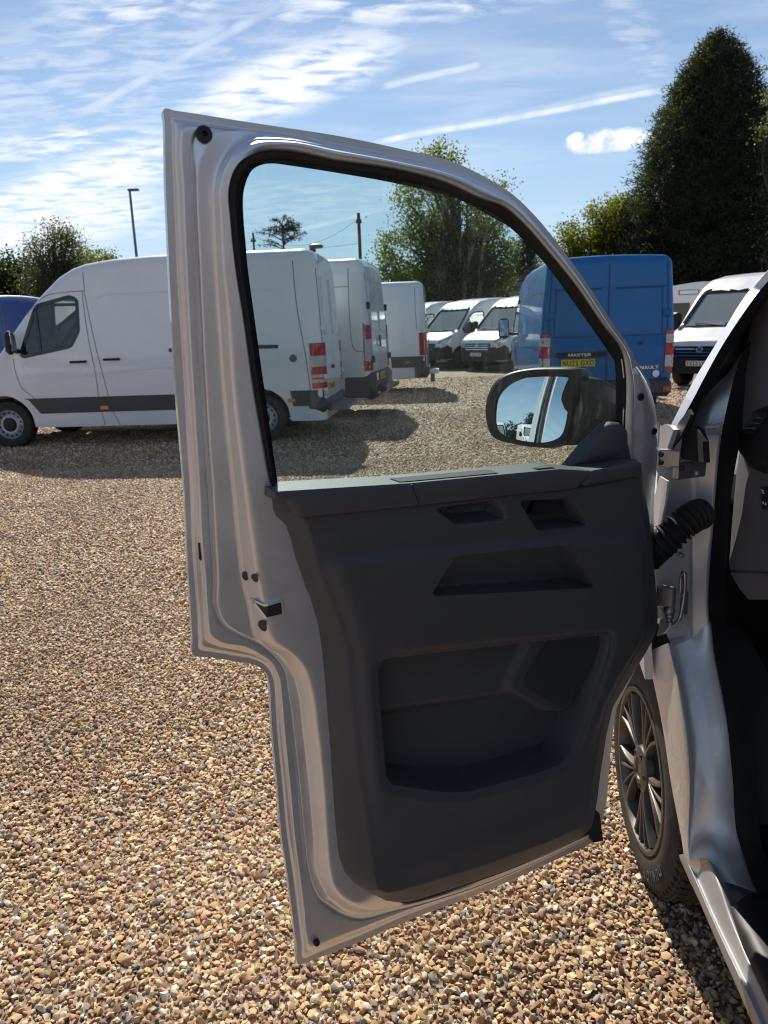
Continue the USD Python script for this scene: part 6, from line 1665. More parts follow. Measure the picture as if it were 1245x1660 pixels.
obj('door_card', card, 'trim_plastic', door, smooth=42, label='dark grey moulded plastic door card with two pockets')

# padded ledge under the window: front face, top face back to the glass
def ledge(poly, h0, h1, name, mat_='trim_plastic_soft', step=0.012):
    p2 = np.array(poly)
    top = np.array([p for p in p2])
    def hf(p):
        d = np.maximum(sdist(p, p2), 0)
        return h1 - 0.006 * np.exp(-d / 0.004)
    p2 = p2 if Polygon(p2).exterior.is_ccw else p2[::-1]
    m = slab(p2, step, lambda p: door_pt(p[:, 0], p[:, 1], hf(p)), lambda p: door_pt(p[:, 0], p[:, 1], h0 + 0 * p[:, 0]), extra=np.vstack([resample(r_, 0.008) for r_ in ring(p2, (-0.003, -0.007))]) if len(ring(p2, (-0.003, -0.007))) else None)
    return obj(name, m, mat_, door, smooth=40)


LE, LB = np.array([(-0.0333, 1.3313), (0.1862, 1.3155), (0.4816, 1.3028), (0.5514, 1.2910), (0.5506, 1.2798), (0.5241, 1.2615), (0.3589, 1.2695), (0.2367, 1.2741), (0.2028, 1.2759), (0.0098, 1.2859), (0.0003, 1.2893), (-0.0052, 1.2986), (-0.0098, 1.3105), (-0.0134, 1.3138), (-0.0336, 1.3181)]), np.array([(0.5547, 1.2903), (0.6659, 1.2945), (0.6762, 1.2898), (0.6819, 1.2642), (0.5440, 1.2631), (0.5374, 1.2685)])
ledge(LE, 0.020, 0.101, 'window_ledge')
ledge(LB, 0.022, 0.099, 'window_ledge')
# hairline joint across the ledge and dark slots in its top
ja, jb = np.array([(0.1852, 1.3140), (0.2015, 1.2775)])
obj('joint', tube([door_pt(*(ja * (1 - t) + jb * t), 0.1008) for t in (0, 0.5, 1)], 0.0009, 5), 'plate_ink', door)
SLOT = np.array([(0.1693, 1.3174), (0.3439, 1.3074), (0.3196, 1.3051), (0.1915, 1.3110)])
def on_ledge_top(s0, s1, h0, h1, name, mat_, lift):
    """A shallow fitting let into the ledge's top face."""
    s = np.linspace(s0, s1, 14)
    zt_ = np.array([LE[np.argsort(np.abs(LE[:, 0] - a))[:1], 1].max() for a in s])
    top_line = np.array([LE[0], LE[1], LE[2]])
    top_line = top_line[np.argsort(top_line[:, 0])]
    zt_ = np.interp(s, top_line[:, 0], top_line[:, 1]) + lift
    g = np.stack([np.stack([s, zt_, np.full_like(s, h)], 1) for h in np.linspace(h0, h1, 5)], 0)
    m = grid_mesh(door_pt(g[..., 0], g[..., 1], g[..., 2]))
    return obj(name, m, mat_, door)
q = np.array([(0.1720, 1.3162), (0.3604, 1.3029), (0.4409, 1.2997), (0.4829, 1.2979)])
on_ledge_top(q[0, 0], q[1, 0], 0.050, 0.085, 'ledge_groove', 'cabin_dark', 0.0015)
on_ledge_top(q[2, 0], q[3, 0], 0.066, 0.085, 'ledge_slot', 'plate_ink', 0.0025)

# corner cover in front of the mirror
CV = np.array([(0.5542, 1.2868), (0.5941, 1.3268), (0.6354, 1.3598), (0.6468, 1.3634), (0.6654, 1.3618), (0.6821, 1.3556), (0.6921, 1.3452), (0.6968, 1.3233), (0.7257, 1.2713)])
CV = CV if Polygon(CV).exterior.is_ccw else CV[::-1]
def cover_h(p):
    d = np.maximum(sdist(p, CV), 0)
    return 0.030 + 0.020 * (1 - np.exp(-d / 0.012))
obj('mirror_cover', slab(CV, 0.006, lambda p: door_pt(p[:, 0], p[:, 1], cover_h(p)), lambda p: door_pt(p[:, 0], p[:, 1], 0.012 + 0 * p[:, 0])), 'trim_plastic', door, smooth=50)

# inside handle in its recess, loudspeaker grille with rows of bars
HC = HH.mean(0)
lever = slab(round_poly([(HC[0] - 0.030, HC[1] - 0.004), (HC[0] + 0.040, HC[1] - 0.010), (HC[0] + 0.032, HC[1] + 0.020), (HC[0] - 0.022, HC[1] + 0.022)], 0.006), 0.006,
             lambda p: door_pt(p[:, 0], p[:, 1], 0.062 + 0.006 * np.sin((p[:, 0] - HC[0]) * 30)), lambda p: door_pt(p[:, 0], p[:, 1], 0.048 + 0 * p[:, 0]))
obj('door_handle', lever, 'black_plastic', door, smooth=40)
GRc = GR if Polygon(GR).exterior.is_ccw else GR[::-1]
gp2, gt2, _, _ = sheet2d(GRc, 0.0024)
def grille_h(p):
    d = np.maximum(sdist(p, GRc), 0)
    return 0.0745 + np.where(d > 0.004, 0.0014 * np.sin(p[:, 0] * 2 * np.pi / 0.0072) * np.sin(p[:, 1] * 2 * np.pi / 0.0072), 0.0005)
obj('speaker_grille', trimesh.Trimesh(door_pt(gp2[:, 0], gp2[:, 1], grille_h(gp2)), gt2, process=False), 'grille_plastic', door, smooth=True)
# drain bung in the pocket floor and black end seal at the foot of the door
q = [(0.4076, 0.6710)][0]
door_disc(q[0], q[1], 0.045, 0.014, 0.012, 'black_plastic', 'bung')
door_patch([(0.6764, 0.4329), (0.7009, 0.4776), (0.7116, 0.4693), (0.7212, 0.3965), (0.6920, 0.4026)], 0.02, 0.03, 'rubber', 'end_seal')

# ------------------------------------------------------------------ door mirror: shell, arm, silvered glass
MN = -0.886 * DU + 0.46 * DN                                  # the glass looks back and in towards the driver
MN = MN / np.linalg.norm(MN)
MX = np.cross(V(0, 0, 1), MN)                                 # to the right in the glass, seen by the driver
MX /= np.linalg.norm(MX)
MO = DO + 0.62 * DU + (np.interp(1.33, PZ, PN) - 0.12) * DN + V(0, 0, 1.38)
ZZ = V(0, 0, 1)
glass_out = spline(np.array([(-0.1135, -0.0018), (-0.1093, 0.0229), (-0.0922, 0.0450), (-0.0671, 0.0592), (-0.0370, 0.0669), (0.0056, 0.0696), (0.0418, 0.0686), (0.0497, 0.0591), (0.0496, 0.0157), (0.0431, -0.0337), (0.0320, -0.0567), (0.0084, -0.0694), (-0.0213, -0.0724), (-0.0560, -0.0693), (-0.0917, -0.0609), (-0.1091, -0.0434)]), 5, closed=True)
shell_out = spline(np.array([(-0.1355, -0.0130), (-0.1296, 0.0237), (-0.1093, 0.0549), (-0.0783, 0.0704), (-0.0372, 0.0780), (0.0119, 0.0799), (0.0517, 0.0782), (0.0608, 0.0664), (0.0610, 0.0160), (0.0549, -0.0393), (0.0401, -0.0662), (0.0126, -0.0793), (-0.0212, -0.0814), (-0.0672, -0.0778), (-0.1090, -0.0698), (-0.1281, -0.0509)]), 5, closed=True)


MIRROR_UP, MIRROR_SIDE = 0.125, 0.07


def mir(p2, depth):
    p2 = np.asarray(p2)
    return MO + p2[:, :1] * MX + p2[:, 1:] * ZZ - np.broadcast_to(depth, (len(p2),))[:, None] * MN


cen = shell_out.mean(0)
loft = []
for dpt, sc, sh in ((0.014, 0.0, 0.0), (0.012, -1.0, 0.0), (-0.003, -0.6, 0.0), (-0.006, 0.4, 0.0), (-0.002, 1.0, 0.0), (0.02, 1.03, 0.004), (0.05, 1.0, 0.008), (0.08, 0.90, 0.016), (0.105, 0.72, 0.026), (0.122, 0.42, 0.034), (0.127, 0.02, 0.036)):
    if sc < 0:
        p2 = glass_out
    elif sc == 0:
        p2 = glass_out.mean(0) + (glass_out - glass_out.mean(0)) * 0.9
    elif sc == 0.4:
        p2 = shell_out * 0.5 + glass_out * 0.5
    else:
        p2 = cen + (shell_out - cen) * sc + V(sh, -sh * 0.3)
    loft.append(mir(p2, dpt))
housing = grid_mesh(np.array(loft).transpose(1, 0, 2), close_u=True)
mount = [door_pt(s, z, h) for s, z, h in ((0.700, 1.31, -0.004), (0.700, 1.375, -0.004), (0.76, 1.31, -0.004), (0.75, 1.40, -0.004), (0.70, 1.31, -0.03), (0.72, 1.39, -0.03), (0.77, 1.33, -0.03))]
inner = [mir(np.array([q]), d)[0] for q, d in (((0.044, 0.066), 0.012), ((0.050, 0.020), 0.012), ((0.048, -0.030), 0.012), ((0.022, -0.075), 0.012), ((0.030, 0.064), 0.07), ((0.045, -0.05), 0.08), ((0.04, 0.03), 0.10), ((-0.02, -0.078), 0.02))]
mid_ = [0.55 * inner[0] + 0.45 * mount[3] + V(0, 0, 0.012), 0.5 * inner[4] + 0.5 * mount[5] + V(0, 0, 0.012)]
arm = trimesh.convex.convex_hull(np.array(mount + inner + mid_)).subdivide().subdivide().subdivide()
av = trimesh.Trimesh(arm.vertices, arm.faces, process=True)
trimesh.smoothing.filter_taubin(av, iterations=14)
obj('mirror_housing', housing, 'black_plastic', door, smooth=50)
obj('mirror_arm', av, 'black_plastic', door, smooth=True)
# convex glass, tipped a little up and set inside the rim
gpts, gtri, _, _ = sheet2d(glass_out, 0.006)
gq = gpts * 0.985 + glass_out.mean(0) * 0.015
rel = gq - glass_out.mean(0)
bow = (rel[:, 0] ** 2 + rel[:, 1] ** 2) / (2 * 1.25)
obj('mirror_glass', trimesh.Trimesh(mir(gq, 0.006 + bow + MIRROR_UP * rel[:, 1] + MIRROR_SIDE * rel[:, 0]), gtri, process=False), 'mirror_silver', door, smooth=True)

# ------------------------------------------------------------------ the rest of the silver van: u forward, w to its right (inboard), z up
UA = V(math.sin(math.radians(4)), math.cos(math.radians(4)), 0)
WA = V(UA[1], -UA[0], 0)


def van_pt(p):
    p = np.asarray(p, float)
    return p[..., :1] * UA + p[..., 1:2] * WA + p[..., 2:3] * ZZ


def line_of(pts, n):
    """A feature line resampled to n points, smooth."""
    return by_length3(spline(np.array(pts, float), 8), n)


def by_length3(P, n):
    d = np.concatenate([[0], np.cumsum(np.linalg.norm(np.diff(P, axis=0), axis=1))])
    t = np.linspace(0, d[-1], n)
    return np.stack([np.interp(t, d, P[:, k]) for k in range(P.shape[1])], 1)


def strip(lines, n=60, soft=0.2, flip=False):
    """Surface through feature lines, its creases rounded."""
    L = np.stack([line_of(l, n) for l in lines], 1)
    if L.shape[1] > 2 and soft:
        L = across(L, soft)
    return grid_mesh(van_pt(L), flip=flip)


# --- wing behind the front wheel, door pillar and sill, from the wheel arch to the door opening
F0 = [(1.7433, 0.5250, 0.7397), (1.6812, 0.5250, 0.6888), (1.6311, 0.5250, 0.6486), (1.5965, 0.5300, 0.5924), (1.5595, 0.5400, 0.4924), (1.5015, 0.5480, 0.4037), (1.4705, 0.5500, 0.3647), (1.4414, 0.5560, 0.3532)]
F0b = [(1.7020, 0.5170, 0.7588), (1.6418, 0.5170, 0.7090), (1.5931, 0.5170, 0.6695), (1.5578, 0.5220, 0.6156), (1.5225, 0.5320, 0.5175), (1.4667, 0.5400, 0.4304), (1.4344, 0.5420, 0.3907)]
F1 = [(1.5988, 0.5230, 0.8294), (1.5318, 0.5230, 0.7890), (1.4883, 0.5240, 0.7407), (1.4545, 0.5280, 0.6776), (1.4394, 0.5360, 0.5741), (1.4523, 0.5460, 0.4415), (1.4387, 0.5480, 0.3810), (1.4179, 0.5570, 0.3601)]
F2 = [(1.6276, 0.5450, 0.8163), (1.5750, 0.5500, 0.7568), (1.5422, 0.5550, 0.7022), (1.5101, 0.5580, 0.6367), (1.4859, 0.5600, 0.5426), (1.4629, 0.5580, 0.4336), (1.4265, 0.5530, 0.3847), (1.4041, 0.5650, 0.3657)]
F3 = [(1.6313, 0.5850, 0.8313), (1.5828, 0.5900, 0.7695), (1.5323, 0.5950, 0.6970), (1.4988, 0.6000, 0.6177), (1.4667, 0.6000, 0.5391), (1.4356, 0.6000, 0.4550), (1.3777, 0.5900, 0.4254), (1.3351, 0.5950, 0.4129)]
F4 = [(1.6333, 0.5920, 0.8304), (1.5833, 0.5970, 0.7693), (1.5365, 0.6020, 0.6947), (1.5030, 0.6070, 0.6151), (1.4709, 0.6070, 0.5362), (1.4398, 0.6070, 0.4519), (1.3753, 0.5970, 0.4214)]
F5 = [(1.6180, 0.6200, 0.8701), (1.5961, 0.6300, 0.7919), (1.5478, 0.6350, 0.7219), (1.5078, 0.6400, 0.6504), (1.4766, 0.6450, 0.5588), (1.4341, 0.6450, 0.4567), (1.3610, 0.6400, 0.4127), (1.3223, 0.6450, 0.4010)]
F5b = [(1.6561, 0.6400, 0.8572), (1.6332, 0.6500, 0.7774), (1.5837, 0.6550, 0.7058), (1.5427, 0.6600, 0.6327), (1.5104, 0.6650, 0.5377), (1.4670, 0.6650, 0.4333), (1.3932, 0.6600, 0.3890), (1.3536, 0.6650, 0.3769)]
def smooth_strip(lines, n=60, k=6):
    """Surface through feature lines, softly curved across."""
    L = np.stack([line_of(l, n) for l in lines], 1)
    return grid_mesh(van_pt(np.array([spline(r, k) for r in L])))


edge_ = [(a[0] + 0.004, a[1] + 0.02, a[2]) for a in F0]
wing = smooth_strip([edge_, F0, F1, F2, F3, F5, F5b])
body_lower = obj('body_side', wing, 'silver_body', own_van, smooth=40)
# upper hinge pillar
P2_ = [(1.5960, 0.4800, 1.3280), (1.5965, 0.4800, 1.2351), (1.6048, 0.4850, 1.1373), (1.6039, 0.4900, 1.0386), (1.6038, 0.5000, 0.9515), (1.6083, 0.5200, 0.8601), (1.5815, 0.5300, 0.8296)]
P3_ = [(1.5953, 0.5600, 1.3260), (1.6085, 0.5600, 1.2579), (1.6146, 0.5600, 1.1888), (1.6186, 0.5650, 1.0900), (1.6164, 0.5700, 0.9899), (1.6238, 0.5780, 0.8983), (1.6255, 0.5840, 0.8277)]
P4_ = [(1.5725, 0.5670, 1.3288), (1.5918, 0.5670, 1.2606), (1.6047, 0.5670, 1.1908), (1.6195, 0.5720, 1.0896), (1.6209, 0.5770, 0.9883), (1.6272, 0.5850, 0.8969), (1.6275, 0.5910, 0.8268)]
P5_ = [(1.5723, 0.6000, 1.3279), (1.5812, 0.6000, 1.2616), (1.5854, 0.6000, 1.1943), (1.5976, 0.6050, 1.0951), (1.6128, 0.6100, 1.0124), (1.6198, 0.6150, 0.9219), (1.6157, 0.6200, 0.8681)]
P5b_ = [(1.6113, 0.6200, 1.3223), (1.6203, 0.6200, 1.2544), (1.6243, 0.6200, 1.1854), (1.6363, 0.6250, 1.0840), (1.6512, 0.6300, 0.9995), (1.6578, 0.6350, 0.9071), (1.6538, 0.6400, 0.8551)]
obj('hinge_pillar', strip([P2_, P3_, P4_, P5_, P5b_], 50, 0.18), 'silver_body', own_van, smooth=40)
# windscreen pillar: outer strip, rubber channel, inner faces
A0 = [(1.6019, 0.5000, 1.3215), (1.5867, 0.5350, 1.4148), (1.5603, 0.5650, 1.4886), (1.5423, 0.6050, 1.5771), (1.5046, 0.6350, 1.6315), (1.4439, 0.6900, 1.7350), (1.3439, 0.7200, 1.8022)]
A1 = [(1.5688, 0.5060, 1.3258), (1.5403, 0.5240, 1.3841), (1.5315, 0.5420, 1.4309), (1.5202, 0.5710, 1.4985), (1.4864, 0.6020, 1.5717), (1.5094, 0.6390, 1.6094), (1.4228, 0.6940, 1.7166), (1.3271, 0.7240, 1.7849)]
A2 = [(1.5888, 0.5400, 1.3078), (1.6177, 0.5580, 1.3363), (1.6326, 0.5760, 1.3736), (1.6557, 0.6050, 1.4263), (1.6319, 0.6360, 1.4889), (1.5822, 0.6730, 1.5759), (1.4691, 0.7280, 1.6955), (1.3697, 0.7580, 1.7685)]
A3 = [(1.5513, 0.5520, 1.3129), (1.5855, 0.5700, 1.3335), (1.6021, 0.5880, 1.3762), (1.6280, 0.6170, 1.4208), (1.6386, 0.6480, 1.4654), (1.6033, 0.6850, 1.5419), (1.4843, 0.7400, 1.6755), (1.3834, 0.7700, 1.7514)]
A4 = [(1.5735, 0.6000, 1.3085), (1.5759, 0.6020, 1.3274), (1.5852, 0.6120, 1.3734), (1.5911, 0.6220, 1.4181), (1.6001, 0.6350, 1.4628), (1.5867, 0.6450, 1.4933), (1.5676, 0.6750, 1.5419), (1.4529, 0.7300, 1.6600), (1.3598, 0.7600, 1.7384)]
obj('windscreen_pillar', strip([[(a[0] + 0.03, a[1] + 0.05, a[2] - 0.005) for a in A0], A0, A1], 60, 0.15), 'silver_body', own_van, smooth=40)
obj('pillar_rubber', strip([A1, [(a[0] + 0.01, (a[1] + b[1]) / 2, a[2]) for a, b in zip(line_of(A1, 12), line_of(A2, 12))], A2], 60, 0.2), 'seal_rubber', own_van, smooth=40)
obj('pillar_inner', strip([A2, A3, A4], 60, 0.2), 'silver_body', own_van, smooth=40)
# black door seal all along the opening's edge, down to the sill
S_up = [(1244.6,523),(1214,557),(1199.5,580.6),(1188.6,617),(1179.6,653),(1171.5,690),(1165,740),(1160,790),(1155,860),(1150.3,915),(1147.8,975),(1149.5,1010),(1158,1068),(1171,1130),(1182,1192),(1189.5,1265),(1196,1351),(1214,1418),(1236,1462),(1262,1510)]
SA = [(1.5436, 0.7170, 1.6151), (1.5873, 0.6790, 1.5323), (1.5963, 0.6490, 1.4918), (1.6102, 0.6390, 1.4623), (1.6026, 0.6260, 1.4172), (1.5968, 0.6160, 1.3721), (1.5828, 0.6040, 1.3264), (1.5918, 0.6040, 1.2597), (1.5959, 0.6040, 1.1919), (1.6082, 0.6090, 1.0921), (1.6234, 0.6140, 1.0088), (1.6293, 0.6190, 0.9182), (1.6267, 0.6240, 0.8665), (1.6012, 0.6320, 0.7895), (1.5527, 0.6370, 0.7193), (1.5125, 0.6420, 0.6476), (1.4812, 0.6470, 0.5557), (1.4386, 0.6470, 0.4533), (1.3705, 0.6470, 0.4048), (1.3030, 0.6470, 0.3973), (1.2310, 0.6470, 0.3939), (1.0697, 0.6470, 0.3816)]
SB = [(1.5391, 0.7370, 1.6004), (1.5817, 0.6990, 1.5159), (1.5908, 0.6690, 1.4740), (1.6052, 0.6590, 1.4438), (1.5984, 0.6460, 1.4017), (1.5942, 0.6360, 1.3577), (1.5817, 0.6240, 1.3131), (1.5920, 0.6240, 1.2486), (1.5988, 0.6240, 1.1800), (1.6105, 0.6290, 1.0827), (1.6260, 0.6340, 1.0004), (1.6334, 0.6390, 0.9119), (1.6279, 0.6440, 0.8628), (1.5993, 0.6520, 0.7872), (1.5486, 0.6570, 0.7184), (1.5059, 0.6620, 0.6470), (1.4736, 0.6670, 0.5564), (1.4309, 0.6670, 0.4579), (1.3656, 0.6670, 0.4123), (1.3031, 0.6670, 0.4035), (1.2335, 0.6670, 0.4006), (1.0737, 0.6670, 0.3857)]
SC = [(1.5300, 0.7600, 1.5787), (1.5742, 0.7220, 1.4910), (1.5854, 0.6920, 1.4500), (1.6053, 0.6820, 1.4216), (1.6016, 0.6690, 1.3803), (1.6024, 0.6590, 1.3380), (1.5921, 0.6470, 1.2954), (1.6091, 0.6470, 1.2342), (1.6187, 0.6470, 1.1640), (1.6267, 0.6520, 1.0691), (1.6379, 0.6570, 0.9873), (1.6457, 0.6620, 0.9039), (1.6382, 0.6670, 0.8552), (1.6046, 0.6750, 0.7815), (1.5513, 0.6800, 0.7123), (1.5064, 0.6850, 0.6422), (1.4713, 0.6900, 0.5520), (1.4297, 0.6900, 0.4560), (1.3677, 0.6900, 0.4170), (1.3096, 0.6900, 0.4071), (1.2418, 0.6900, 0.4048), (1.0824, 0.6900, 0.3848)]
sl = []
for a, b, c in zip(line_of(SA, 90), line_of(SB, 90), line_of(SC, 90)):
    sl.append([a, a + (b - a) * .35 + V(-.004, -.012, 0), b + V(-.004, -.010, 0), b + (c - b) * .6 + V(0, -.006, 0), c])
obj('door_seal', grid_mesh(van_pt(np.array(sl))), 'seal_rubber', own_van, smooth=50)
# sill: outer lip, side, step plate
K0 = [(1.5190, 0.5530, 0.3321), (1.4336, 0.5530, 0.3329), (1.3507, 0.5530, 0.3269), (1.2569, 0.5530, 0.3228), (1.1731, 0.5530, 0.3182), (1.1031, 0.5530, 0.3138), (0.9369, 0.5530, 0.2959)]
K1 = [(1.4740, 0.5480, 0.3716), (1.3929, 0.5480, 0.3686), (1.3116, 0.5480, 0.3636), (1.2192, 0.5480, 0.3598), (1.1348, 0.5480, 0.3589), (1.0663, 0.5480, 0.3555), (0.9054, 0.5480, 0.3388)]
K2 = [(1.4820, 0.5580, 0.3621), (1.3825, 0.5580, 0.3590), (1.3100, 0.5580, 0.3532), (1.2139, 0.5580, 0.3538), (1.1347, 0.5580, 0.3565), (1.0657, 0.5580, 0.3566), (0.9054, 0.5580, 0.3392)]
K3 = [(1.3762, 0.5660, 0.4339), (1.3222, 0.5660, 0.4235), (1.2599, 0.5660, 0.4025), (1.1863, 0.5660, 0.3900), (1.1181, 0.5660, 0.3854), (1.0489, 0.5660, 0.3812), (0.8924, 0.5660, 0.3574)]
K4 = [(a[0], 0.600, a[2] - 0.035) for a in K3]
K5 = [(a[0], 0.64, a[2] - 0.045) for a in K3]
Klow = [(a[0], 0.585, a[2] - 0.075) for a in K0]
obj('sill', strip([Klow, K0, K1, K2, K3, K4, K5], 60, 0.2), 'sill_paint', own_van, smooth=40)
SP = np.array([(1.2821, 0.5680, 0.4085), (1.2809, 0.5720, 0.4287), (1.2812, 0.5800, 0.4344), (1.3128, 0.6250, 0.4186), (1.3282, 0.6400, 0.4017), (1.2661, 0.6420, 0.3984), (1.1294, 0.6420, 0.4042), (0.9673, 0.6420, 0.3985), (0.9112, 0.5680, 0.3927), (1.0929, 0.5680, 0.3987), (1.2340, 0.5680, 0.3993)])
sp2 = np.array([(SP[10, 0], SP[10, 1]), (SP[0, 0], SP[0, 1]), (SP[1, 0], SP[1, 1]), (SP[2, 0], SP[2, 1]), (SP[3, 0], SP[3, 1]), (SP[3, 0] + 0.01, 0.71), (0.80, 0.71), (0.80, SP[8, 1]), (SP[8, 0], SP[8, 1]), (SP[9, 0], SP[9, 1])])
sp_z = lambda p: np.interp(p[:, 1], [0.568, 0.575, 0.60, 0.71], [SP[10, 2] - 0.012, SP[10, 2] + 0.004, SP[10, 2] + 0.010, SP[10, 2] + 0.010])
if not Polygon(sp2).exterior.is_ccw:
    sp2 = sp2[::-1]
sp2 = round_poly(sp2, 0.006, 3)
obj('step_plate', slab(sp2, 0.02, lambda p: van_pt(np.stack([p[:, 0], p[:, 1], sp_z(p)], 1)), lambda p: van_pt(np.stack([p[:, 0], p[:, 1], sp_z(p) - 0.02], 1))), 'black_plastic', own_van, smooth=40)

# cabin: dark floor and bulkhead, kick panel, pillar trim, end of the dashboard with its vent
fl = cat_(box(0.95, 1.35, 0.43, 2.6, 1.3, 0.02), box(1.95, 1.35, 0.75, 0.04, 1.3, 0.75), box(1.7, 1.9, 0.85, 2.0, 0.04, 1.0))
fl.vertices = van_pt(fl.vertices)
obj('cabin_floor', fl, 'carpet', own_van)
KP = np.array([(1.6073, 0.6550, 1.3022), (1.6166, 0.6550, 1.2676), (1.6261, 0.6550, 1.2159), (1.6265, 0.6550, 1.1089), (1.6245, 0.6550, 1.0093), (1.6080, 0.6550, 0.9888), (1.5640, 0.6550, 0.9742), (1.5109, 0.6550, 0.9674), (1.3833, 0.6550, 1.0159), (1.2944, 0.6550, 1.0580), (1.3544, 0.6550, 1.3440)])
kp2 = np.stack([KP[:, 0], KP[:, 2]], 1)
if Polygon(kp2).exterior.is_ccw:
    kp2 = kp2[::-1]
obj('kick_panel', slab(kp2, 0.02, lambda p: van_pt(np.stack([p[:, 0], 0.657, p[:, 1]], 1)) if False else van_pt(np.stack([p[:, 0], np.full(len(p), 0.657), p[:, 1]], 1)),
                       lambda p: van_pt(np.stack([p[:, 0], np.full(len(p), 0.72), p[:, 1]], 1))), 'cabin_grey', own_van, smooth=30)
a_, b_ = [(1.6171, 0.6540, 0.9944), (1.4164, 0.6540, 1.0584)]
obj('kick_joint', tube(van_pt(np.array([a_, ((a_[0] + b_[0]) / 2, a_[1] - 0.0005, (a_[2] + b_[2]) / 2), b_])), 0.0012, 5), 'plate_ink', own_van)
PT = np.array([(1.6164, 0.6600, 1.3007), (1.6234, 0.6650, 1.3680), (1.6232, 0.6750, 1.4143), (1.6513, 0.7150, 1.4679), (1.6231, 0.7500, 1.5336), (1.5728, 0.7800, 1.5912), (1.4426, 0.7800, 1.5854), (1.3399, 0.7400, 1.4502), (1.3942, 0.7000, 1.4044), (1.5662, 0.6800, 1.3545), (1.6099, 0.6600, 1.3004)])
pt2 = np.stack([PT[:, 0], PT[:, 2]], 1)
if Polygon(pt2).exterior.is_ccw:
    pt2 = pt2[::-1]
obj('pillar_trim', slab(np.array(Polygon(pt2).buffer(0).exterior.coords)[:-1], 0.03, lambda p: van_pt(np.stack([p[:, 0], 0.662 + 0.45 * np.maximum(p[:, 1] - 1.27, 0) ** 1.0, p[:, 1]], 1)),
                        lambda p: van_pt(np.stack([p[:, 0], np.full(len(p), 0.65), p[:, 1]], 1))), 'cabin_grey', own_van, smooth=30)
DV = np.array([(1.6399, 0.6550, 1.2962), (1.5069, 0.6550, 1.3667), (1.3679, 0.6550, 1.4081), (1.3341, 0.6550, 1.2474), (1.4949, 0.6550, 1.2396), (1.5567, 0.6550, 1.2386), (1.6126, 0.6550, 1.2642)])
dv2 = np.stack([DV[:, 0], DV[:, 2]], 1)
if Polygon(dv2).exterior.is_ccw:
    dv2 = dv2[::-1]
obj('dashboard', slab(dv2, 0.02, lambda p: van_pt(np.stack([p[:, 0], 0.640 + 0.02 * np.exp(-np.maximum(sdist(p, dv2), 0) / 0.01), p[:, 1]], 1)),
                      lambda p: van_pt(np.stack([p[:, 0] + 0.0, np.full(len(p), 1.9), p[:, 1]], 1))), 'black_plastic', own_van, smooth=40)
for x0, y0, x1, y1 in ((1197, 705, 1216, 705.5), (1207, 697, 1224, 696), (1219, 688, 1233, 686)):
    q0, q1 = (np.array(v) for v in (van_pt(np.array(DV[0])) , van_pt(np.array(DV[1]))))
VS = np.array([(1.5794, 0.6360, 1.3080), (1.4675, 0.6360, 1.3668), (1.4563, 0.6360, 1.3646), (1.5082, 0.6360, 1.3181)])
vs2 = np.stack([VS[:, 0], VS[:, 2]], 1)
if Polygon(vs2).exterior.is_ccw:
    vs2 = vs2[::-1]
obj('air_vent', slab(vs2, 0.02, lambda p: van_pt(np.stack([p[:, 0], np.full(len(p), 0.6375), p[:, 1]], 1)), lambda p: van_pt(np.stack([p[:, 0], 0.71 + 0.45 * np.maximum(p[:, 1] - 1.27, 0), p[:, 1]], 1))), 'plate_ink', own_van)
for t in (0.3, 0.55, 0.78):
    p0 = VS[0] * (1 - t) + VS[1] * t
    p1 = VS[3] * (1 - t) + VS[2] * t
    obj('vent_slat', tube(van_pt(np.array([p0, (p0 + p1) / 2, p1]) - V(0, 0.003, 0)), 0.0016, 5), 'grey_plastic', own_van)
SWT = np.array([(1.4927, 0.6540, 1.2131), (1.4688, 0.6540, 1.2196), (1.4597, 0.6540, 1.1755), (1.4757, 0.6540, 1.1716)])
sw2 = np.stack([SWT[:, 0], SWT[:, 2]], 1)
if Polygon(sw2).exterior.is_ccw:
    sw2 = sw2[::-1]
obj('airbag_switch', slab(sw2, 0.02, lambda p: van_pt(np.stack([p[:, 0], np.full(len(p), 0.6525), p[:, 1]], 1)), lambda p: van_pt(np.stack([p[:, 0], np.full(len(p), 0.659), p[:, 1]], 1))), 'plate_ink', own_van)
for k, (x, y, w) in enumerate([(1.4815, 0.6520, 1.2093), (1.4778, 0.6520, 1.2051), (1.4739, 0.6520, 1.1859), (1.4627, 0.6520, 1.1861)]):
    m = box(x, y, w, 0.010 if k < 2 else 0.004, 0.001, 0.0025 if k < 2 else 0.005)
    m.vertices = van_pt(m.vertices)
    obj('switch_mark', m, 'white_ink', own_van)

# passenger seat and the far half of the dashboard
def van_box(name, mat_, *a):
    m = box(*a)
    m.vertices = van_pt(m.vertices)
    return obj(name, m, mat_, own_van, smooth=40)
van_box('seat', 'cabin_grey', 0.72, 1.10, 0.78, 0.50, 0.50, 0.18, 0.07)
van_box('seat_back', 'cabin_grey', 0.42, 1.10, 1.15, 0.17, 0.48, 0.66, 0.08)
van_box('headrest', 'cabin_grey', 0.36, 1.10, 1.58, 0.11, 0.28, 0.18, 0.05)
van_box('dashboard_top', 'black_plastic', 1.72, 1.50, 1.16, 0.40, 1.60, 0.24, 0.09)

